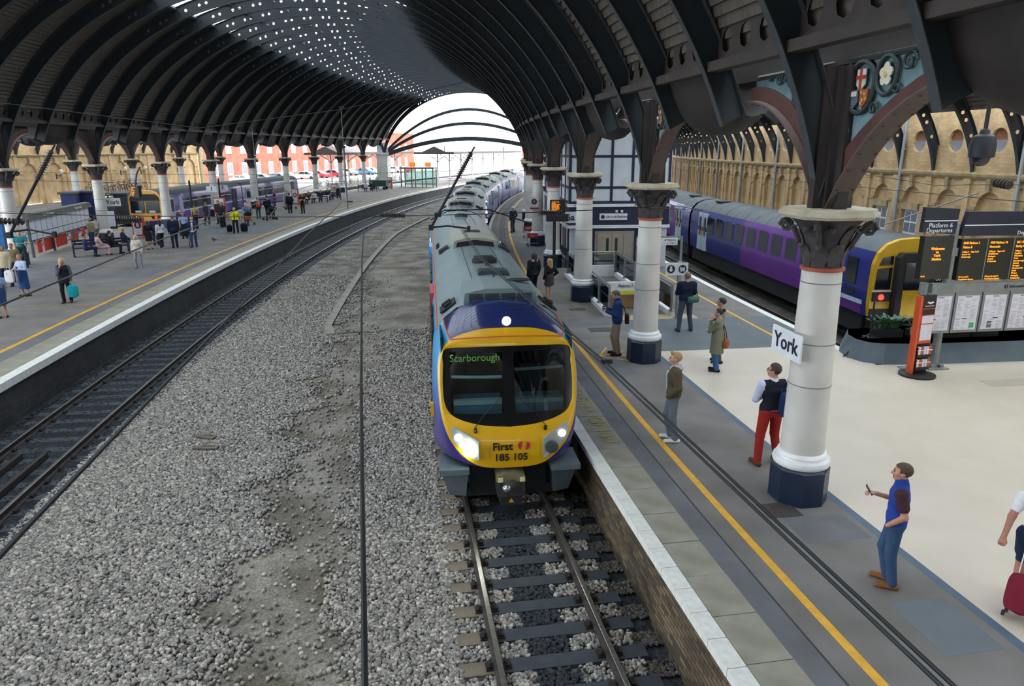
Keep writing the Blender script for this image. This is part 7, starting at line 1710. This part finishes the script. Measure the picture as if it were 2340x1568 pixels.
def suitcase(loc, rz, lab, col, h=.62, w=.42, d=.26, lean=.0, handle=.42, name='suitcase'):
    t = thing(name, lab, 'suitcase', loc, rz); t.rotation_euler = (lean, 0, rz)
    b = MB(); soft_box(b, (0, 0, .06+h/2), (w, d, h), .2, 12); b.build('case_body', cloth(col), t, True)
    b = MB(); b.tube([(-w*.3, d*.4, h*.9), (-w*.3, d*.4, h+handle), (w*.3, d*.4, h+handle), (w*.3, d*.4, h*.9)], .011, 6); b.build('pull_handle', m_steel, t)
    b = MB(); b.tube([(-w*.3, d*.4, h+handle), (w*.3, d*.4, h+handle)], .018, 8); b.build('grip', m_black2, t)
    for x in (-w*.38, w*.38):
        for y in (-d*.35, d*.35): b = MB(); b.M = Matrix.Translation((x, y, .035)) @ Matrix.Rotation(math.pi/2, 4, 'Y'); b.lathe([(.035, -.015), (.035, .015)], 10); b.M = None; b.build('wheel', m_under, t)
    return t
suitcase(W(278.78, -9.66, 0), DEG(-48), 'dark red wheeled suitcase pulled along at the right edge', '#7d2434', .5, .36, .24, -.3, .45)
# ================================================================ passengers on the left platform
def facing(r, th, d):
    p = W(r, th); return math.radians(d)-math.atan2(p.x, p.y)
LF = .019
def lp(label, r, th, d, H, **k):
    k.setdefault('h', LF); return make_person(label, r, th, facing(r, th, d), H, **k)
a1 = lp('blonde woman in dark grey blazer carrying a teal bag', 298.72, -5.4, 165, 1.66, hair=('long', '#c9ab78'), top='#23242b', sleeve='#5a5d6b', bottom='#1f2128', shoe='#4a3a30', arms=('carry_l', 'chin') if 0 else ('down', 'chin'), stance=(.06, 0), style=('woman',), jacket=.02, coat=.78, h=.014)
lp('woman in light blue top and denim skirt at the left edge', 299.66, -5.86, 20, 1.6, hair=('bob', '#4a3626'), top='#8aa3c9', bottom='#2f4f7d', legs='bare', skirt=.5, arms=('down', 'down'), style=('woman', 'short_sleeve'), jacket=.03, h=.014)
a3 = lp('woman in pale blue shirt and long denim skirt holding a newspaper bag', 300.96, -5.12, 130, 1.64, hair=('short', '#8a6a4a'), top='#b9c9e6', bottom='#2c4d80', legs='bare', skirt=.32, arms=('fold', 'fwd'), stance=(.03, 0), style=('woman',), h=.014)
lp('man in cream jacket and navy trousers at the left edge', 302.8, -4.72, 150, 1.72, hair=('short', '#8a7a66'), top='#c9bf9e', bottom='#26304f', arms=('down', 'pocket'), stance=(.1, 0), jacket=.03, coat=.82, h=.016)
lp('person in brown jacket half hidden behind the newspaper bag', 303.1, -4.5, 160, 1.65, hair=('short', '#a5714a'), top='#8a7a5e', bottom='#3a3a44', jacket=.02)
lp('man in teal T-shirt leaning on the column', 305.0, -3.75, 175, 1.8, hair=('short', '#9a7a60'), top='#2f8a9a', bottom='#34404a', arms=('fold', 'down'), style=('short_sleeve',))
lp('person in pale top reading the notice board', 306.0, -2.05, 30, 1.62, hair=('short', '#3a3030'), top='#c9c7c0', bottom='#8a8478', arms=('fold', 'fold'))
lp('man in tan jacket standing by the notice board', 305.2, -2.45, 60, 1.74, hair=('short', '#a08a70'), top='#a08e72', bottom='#39486a', arms=('down', 'down'), jacket=.025)
def sitter(label, r, th, d, H=1.7, **k): return lp(label, r, th, d, H, sit=True, **k)
bz = -95
sitter('seated woman in pink jacket on the navy bench', 303.35, -3.02, -75, 1.66, hair=('short', '#4a3a38'), top='#e0b8b8', bottom='#dcb4b6', arms=('lap', 'lap'), style=('woman',), jacket=.02)
sitter('seated person in navy top at the end of the bench', 303.75, -3.12, -80, 1.7, hair=('short', '#4a3328'), top='#39376a', bottom='#2c3350', arms=('lap', 'lap'))
sitter('seated person bent over in black jacket on the bench', 303.0, -2.9, -95, 1.7, hair=('short', '#262428'), top='#23282a', bottom='#2a2f30', arms=('lap', 'lap'), jacket=.03)
sitter('seated blonde woman in blue jeans beside the B board', 303.2, -2.55, -100, 1.68, hair=('long', '#d3b784'), top='#26304a', bottom='#34567f', shoe='#c9b8a8', arms=('lap', 'lap'), style=('woman',), jacket=.02)
lp('grey-haired woman in cream coat with red bag facing the tracks', 299.4, -3.86, 160, 1.58, hair=('bob', '#c9c4b8'), top='#d6cbc0', bottom='#9a97a0', shoe='#b08a90', arms=('down', 'down'), stance=(.02, .02), style=('woman',), jacket=.03, h=.015)
lp('long-haired woman in black dress carrying a teal handbag', 301.7, -2.58, 15, 1.62, hair=('long', '#3a2a24'), top='#24272a', bottom='#24272a', legs='bare', skirt=.55, arms=('down', 'strap'), stance=(.03, 0), style=('woman',))
lp('woman in white top and dark trousers with tan bag', 301.15, -2.53, 20, 1.64, hair=('long', '#2b2024'), top='#e3dfe6', bottom='#2c2a36', shoe='#c9c0b8', arms=('down', 'strap'), stance=(.14, 0), style=('woman',), jacket=.01)
lp('man in navy suit walking away with shoulder bag', 300.55, -2.46, 10, 1.85, hair=('short', '#9a5a3a'), top='#27304a', bottom='#262e48', arms=('down', 'down'), stance=(.05, 0), jacket=.03)
lp('person in purple behind the woman in the white top', 302.2, -2.2, 10, 1.72, hair=('short', '#3a2c26'), top='#3f3a6a', bottom='#333344', stance=(.1, 0))
cyc = lp('bald man in dark jacket wheeling a folding bicycle', 299.55, -2.42, 170, 1.76, hair=('bald', '#000000'), top='#2c3350', bottom='#3a5272', under='#e3dcd2', arms=('fwd', 'down'), stance=(.05, .0), jacket=.025)
lp('boy in light blue shirt with backpack', 301.75, -1.62, 175, 1.68, hair=('short', '#5a4030'), top='#a9c4ea', bottom='#2c3350', arms=('down', 'down'), style=('short_sleeve',))
o20 = lp('person in mint shirt with orange backpack', 303.3, -.55, 20, 1.76, hair=('short', '#2e2622'), top='#9ac4ae', bottom='#2e3a55', stance=(.06, 0), style=('short_sleeve',))
lp('person with reddish hair behind the boy in blue', 302.6, -1.3, 180, 1.7, hair=('short', '#a5643c'), top='#4a3f6a', bottom='#333a50')
lp('dark-coated passenger in brown trousers left of the C board', 303.5, -.1, -60, 1.72, hair=('short', '#6a6470'), top='#3a3238', bottom='#4a4038', shoe='#d9d2c8', stance=(.12, 0), jacket=.02)
lp('passenger in black coat with dark bags before the C board', 303.1, .15, 150, 1.75, hair=('short', '#2a2626'), top='#3a3034', bottom='#3d3636', jacket=.03, coat=.7)
lp('tall dark-haired passenger in black near the C board', 301.6, -.45, 165, 1.86, hair=('long', '#2a2225'), top='#2f3236', bottom='#2c3036', shoe='#8a9098', arms=('fwd', 'down'), stance=(.06, 0), jacket=.02)
lp('passenger with white carrier bag in front of the C board', 301.9, -.3, 120, 1.66, hair=('short', '#6a5048'), top='#5a4a50', bottom='#3a3a44', arms=('lap', 'lap'))
yel = lp('woman in bright yellow jacket pulling two black suitcases', 299.55, -1.06, 170, 1.7, hair=('short', '#cfc6b8'), top='#e2e62e', bottom='#23262a', under='#3a4a3a', arms=('pull', 'pull'), stance=(.04, .01), style=('woman',), jacket=.04)
lp('white-haired woman in blue sitting behind the pushchair', 300.7, -.02, 190, 1.62, hair=('bob', '#dcd8d2'), top='#6a93b9', bottom='#4a5060', arms=('fwd', 'fwd'))
o25 = lp('traveller with red backpack seen from behind', 301.5, .9, 10, 1.72, hair=('short', '#8a6a50'), top='#34403e', bottom='#38504a')
o26 = lp('blonde traveller with pink and white backpack', 301.6, .55, 15, 1.66, hair=('long', '#cfb184'), top='#b9a08e', bottom='#4a4a52')
lp('tall passenger in dark blue clothes beside red backpack', 300.9, 1.0, -20, 1.84, hair=('short', '#26222a'), top='#262c3e', bottom='#262b36', jacket=.03)
lp('child in dark coat near the pushchairs', 300.2, .85, 30, 1.3, hair=('short', '#2a2422'), top='#2c323a', bottom='#333a44')
lp('man in maroon jumper standing beside the railbus door', 303.5, 2.7, 100, 1.78, hair=('short', '#a58a70'), top='#5a2f3a', bottom='#3a3f58')
lp('person in cream patterned coat behind the man in maroon', 303.3, 3.1, 120, 1.7, hair=('short', '#5a463c'), top='#cbbfb6', bottom='#c5b9b0', coat=.6)
lp('person in striped blue top standing by a pushchair', 302.4, 2.75, 160, 1.66, hair=('short', '#4a4a5a'), top='#8a9ab4', bottom='#4a5a7a')
o30 = lp('man with black rucksack and white shoes walking away', 300.2, 1.66, 5, 1.82, hair=('short', '#26242a'), top='#20242c', bottom='#23272f', shoe='#d9d9d9', stance=(.1, 0), jacket=.025)
lp('slim person in dark clothes reading by the yellow line', 299.36, 1.83, 150, 1.76, hair=('short', '#a57a5c'), top='#2c2c2e', bottom='#2a2c30', arms=('phone', 'fold'), style=('short_sleeve',))
for k, (r, th, c1, c2, lab) in enumerate(((302.5, 3.95, '#5a3f44', '#3a3a44', 'seated person in maroon at the first far bench'), (302.35, 4.2, '#d9d6d8', '#3a3f48', 'seated person in white at the first far bench'), (302.2, 4.5, '#2a3050', '#2a2f3a', 'seated person in navy at the first far bench'), (302.25, 4.95, '#2b3236', '#26282c', 'seated person in black at the second far bench'), (302.15, 5.25, '#cfcac0', '#2a2c30', 'seated person in cream at the second far bench'), (303.0, 8.0, '#c9d2dc', '#3a4050', 'seated person in pale top at the farthest bench'), (302.9, 8.35, '#2c3038', '#26282e', 'seated person in black at the farthest bench'))):
    sitter(lab, r, th, 150+k*12 % 40, 1.7, hair=('short', ['#3a2c26', '#8a6a50', '#2a2626'][k % 3]), top=c1, bottom=c2, arms=('lap', 'lap'), h=.024)
lp('blonde woman in cream top and long black skirt by the tables', 302.2, 5.6, 170, 1.72, hair=('long', '#cdb48a'), top='#d0c2b4', bottom='#23262a', skirt=.3, style=('woman',), h=.024)
lp('person in tan coat standing near the green cart', 303.8, 9.3, 150, 1.72, hair=('short', '#c9b8a0'), top='#a58f6e', bottom='#8a7a62', coat=.6, h=.026)
# luggage on the left
suitcase(W(300.05, -1.02, 0), facing(300, -1, 180), 'small black suitcase on the left of the woman in yellow', '#1f2226', .5, .36, .24, -.15, .4)
suitcase(W(299.1, -1.0, 0), facing(299, -1, 180), 'larger black suitcase on the right of the woman in yellow', '#202328', .6, .46, .28, -.15, .4)
def tote(owner, off, col, lab, dims=(.34, .14, .38), cat='bag'):
    return bag(owner, off, dims, col, lab, cat, col, 'carrier_bag', [[(-.1, 0, .15), (-.06, 0, .36), (.06, 0, .36), (.1, 0, .15)]])
tote(a1, (-.24, .1, .45), '#1fa3ac', 'teal carrier bag held by the blonde woman in the blazer', (.36, .16, .5))
nb = tote(a3, (.15, .42, .88), '#d8d8da', 'white newspaper-print bag held by the woman in denim skirt', (.42, .12, .5)); text('SCENE', .12, m_maroon, nb, (0, -.07, .05))
bag(o20, (0, -.2, 1.2), (.34, .2, .48), '#e0893a', 'orange and green backpack on the person in mint', 'backpack', '#3f7a6a', 'backpack', (), '#5a9a7a')
bag(o25, (0, -.2, 1.2), (.36, .22, .5), '#d2452c', 'red backpack on the traveller by the pushchairs', 'backpack', '#d2452c', 'backpack')
bag(o26, (0, -.18, 1.2), (.34, .2, .46), '#e08a86', 'pink backpack on the blonde traveller', 'backpack', '#e8d0cc', 'backpack', (), '#f0e6e2')
bag(o30, (0, -.2, 1.18), (.36, .22, .52), '#1c2028', 'black rucksack on the man walking away', 'backpack', '#1c2028', 'backpack')
t = thing('suitcase', 'pale mint suitcase standing by the first far bench', 'suitcase', W(302.0, 4.75, 0), RZ(4.7)); b = MB(); soft_box(b, (0, 0, .33), (.46, .28, .6)); b.build('case_body', cloth('#b9cfc9'), t, True)
bicycle(299.9, -2.38, facing(299.9, -2.4, 180), 0, 0, 'small folding bicycle with front bag pushed by the bald man')
t = thing('pannier_bag', 'black bag on the front of the folding bicycle', 'bag', W(299.92, -2.44, .8), facing(299.9, -2.4, 180)); b = MB(); soft_box(b, (0, 0, 0), (.42, .25, .32)); b.build('bag_body', cloth('#1d2023'), t, True)
def pushchair(r, th, d, col, lab):
    t = thing('pushchair', lab, 'pushchair', W(r, th, 0), facing(r, th, d), 'pushchairs')
    b = MB(); b.tube([(-.24, .45, .12), (-.24, -.1, .6), (-.22, -.45, 1.05), (.22, -.45, 1.05), (.24, -.1, .6), (.24, .45, .12)], .018, 6); b.tube([(-.24, -.4, .12), (-.24, .1, .6)], .018, 6); b.tube([(.24, -.4, .12), (.24, .1, .6)], .018, 6); b.build('frame', m_steel, t)
    b = MB(); soft_box(b, (0, 0, .55), (.42, .6, .32)); b.build('seat', cloth(col), t, True); b = MB(); b.ball((0, -.12, .85), .26, 14, 0, (1, .9, .7)); b.build('hood', cloth('#24282c'), t, True)
    for x in (-.26, .26):
        for y in (-.4, .45): b = MB(); b.M = Matrix.Translation((x, y, .11)) @ Matrix.Rotation(math.pi/2, 4, 'Y'); b.lathe([(.11, -.02), (.11, .02)], 14); b.M = None; b.build('wheel', m_under, t)
pushchair(300.45, -.1, 150, '#c8552e', 'pushchair with orange seat beside the yellow jacket'); pushchair(300.2, .7, 120, '#31353c', 'dark pushchair in front of the red backpack'); pushchair(302.0, 2.7, 140, '#3a4048', 'dark pushchair beside the striped top')
t = thing('pigeon', 'grey pigeon walking on the left platform', 'bird', W(299.3, -1.95, 0), facing(299, -2, 90)); b = MB(); b.ball((0, 0, .14), .08, 12, 0, (.7, 1.4, .8)); b.ball((0, .1, .23), .035, 10); b.tube([(0, .06, .17), (0, .1, .23)], .03, 8); b.prism([(-.03, -.1), (.03, -.1), (.04, -.22), (-.04, -.22)], .12, .14); b.build('body', cloth('#4a505a'), t, True); b = MB(); b.tube([(-.02, 0, .08), (-.02, .01, 0)], .006, 5); b.tube([(.02, 0, .08), (.02, .02, 0)], .006, 5); b.build('legs', cloth('#a5645a'), t)
flush_text()
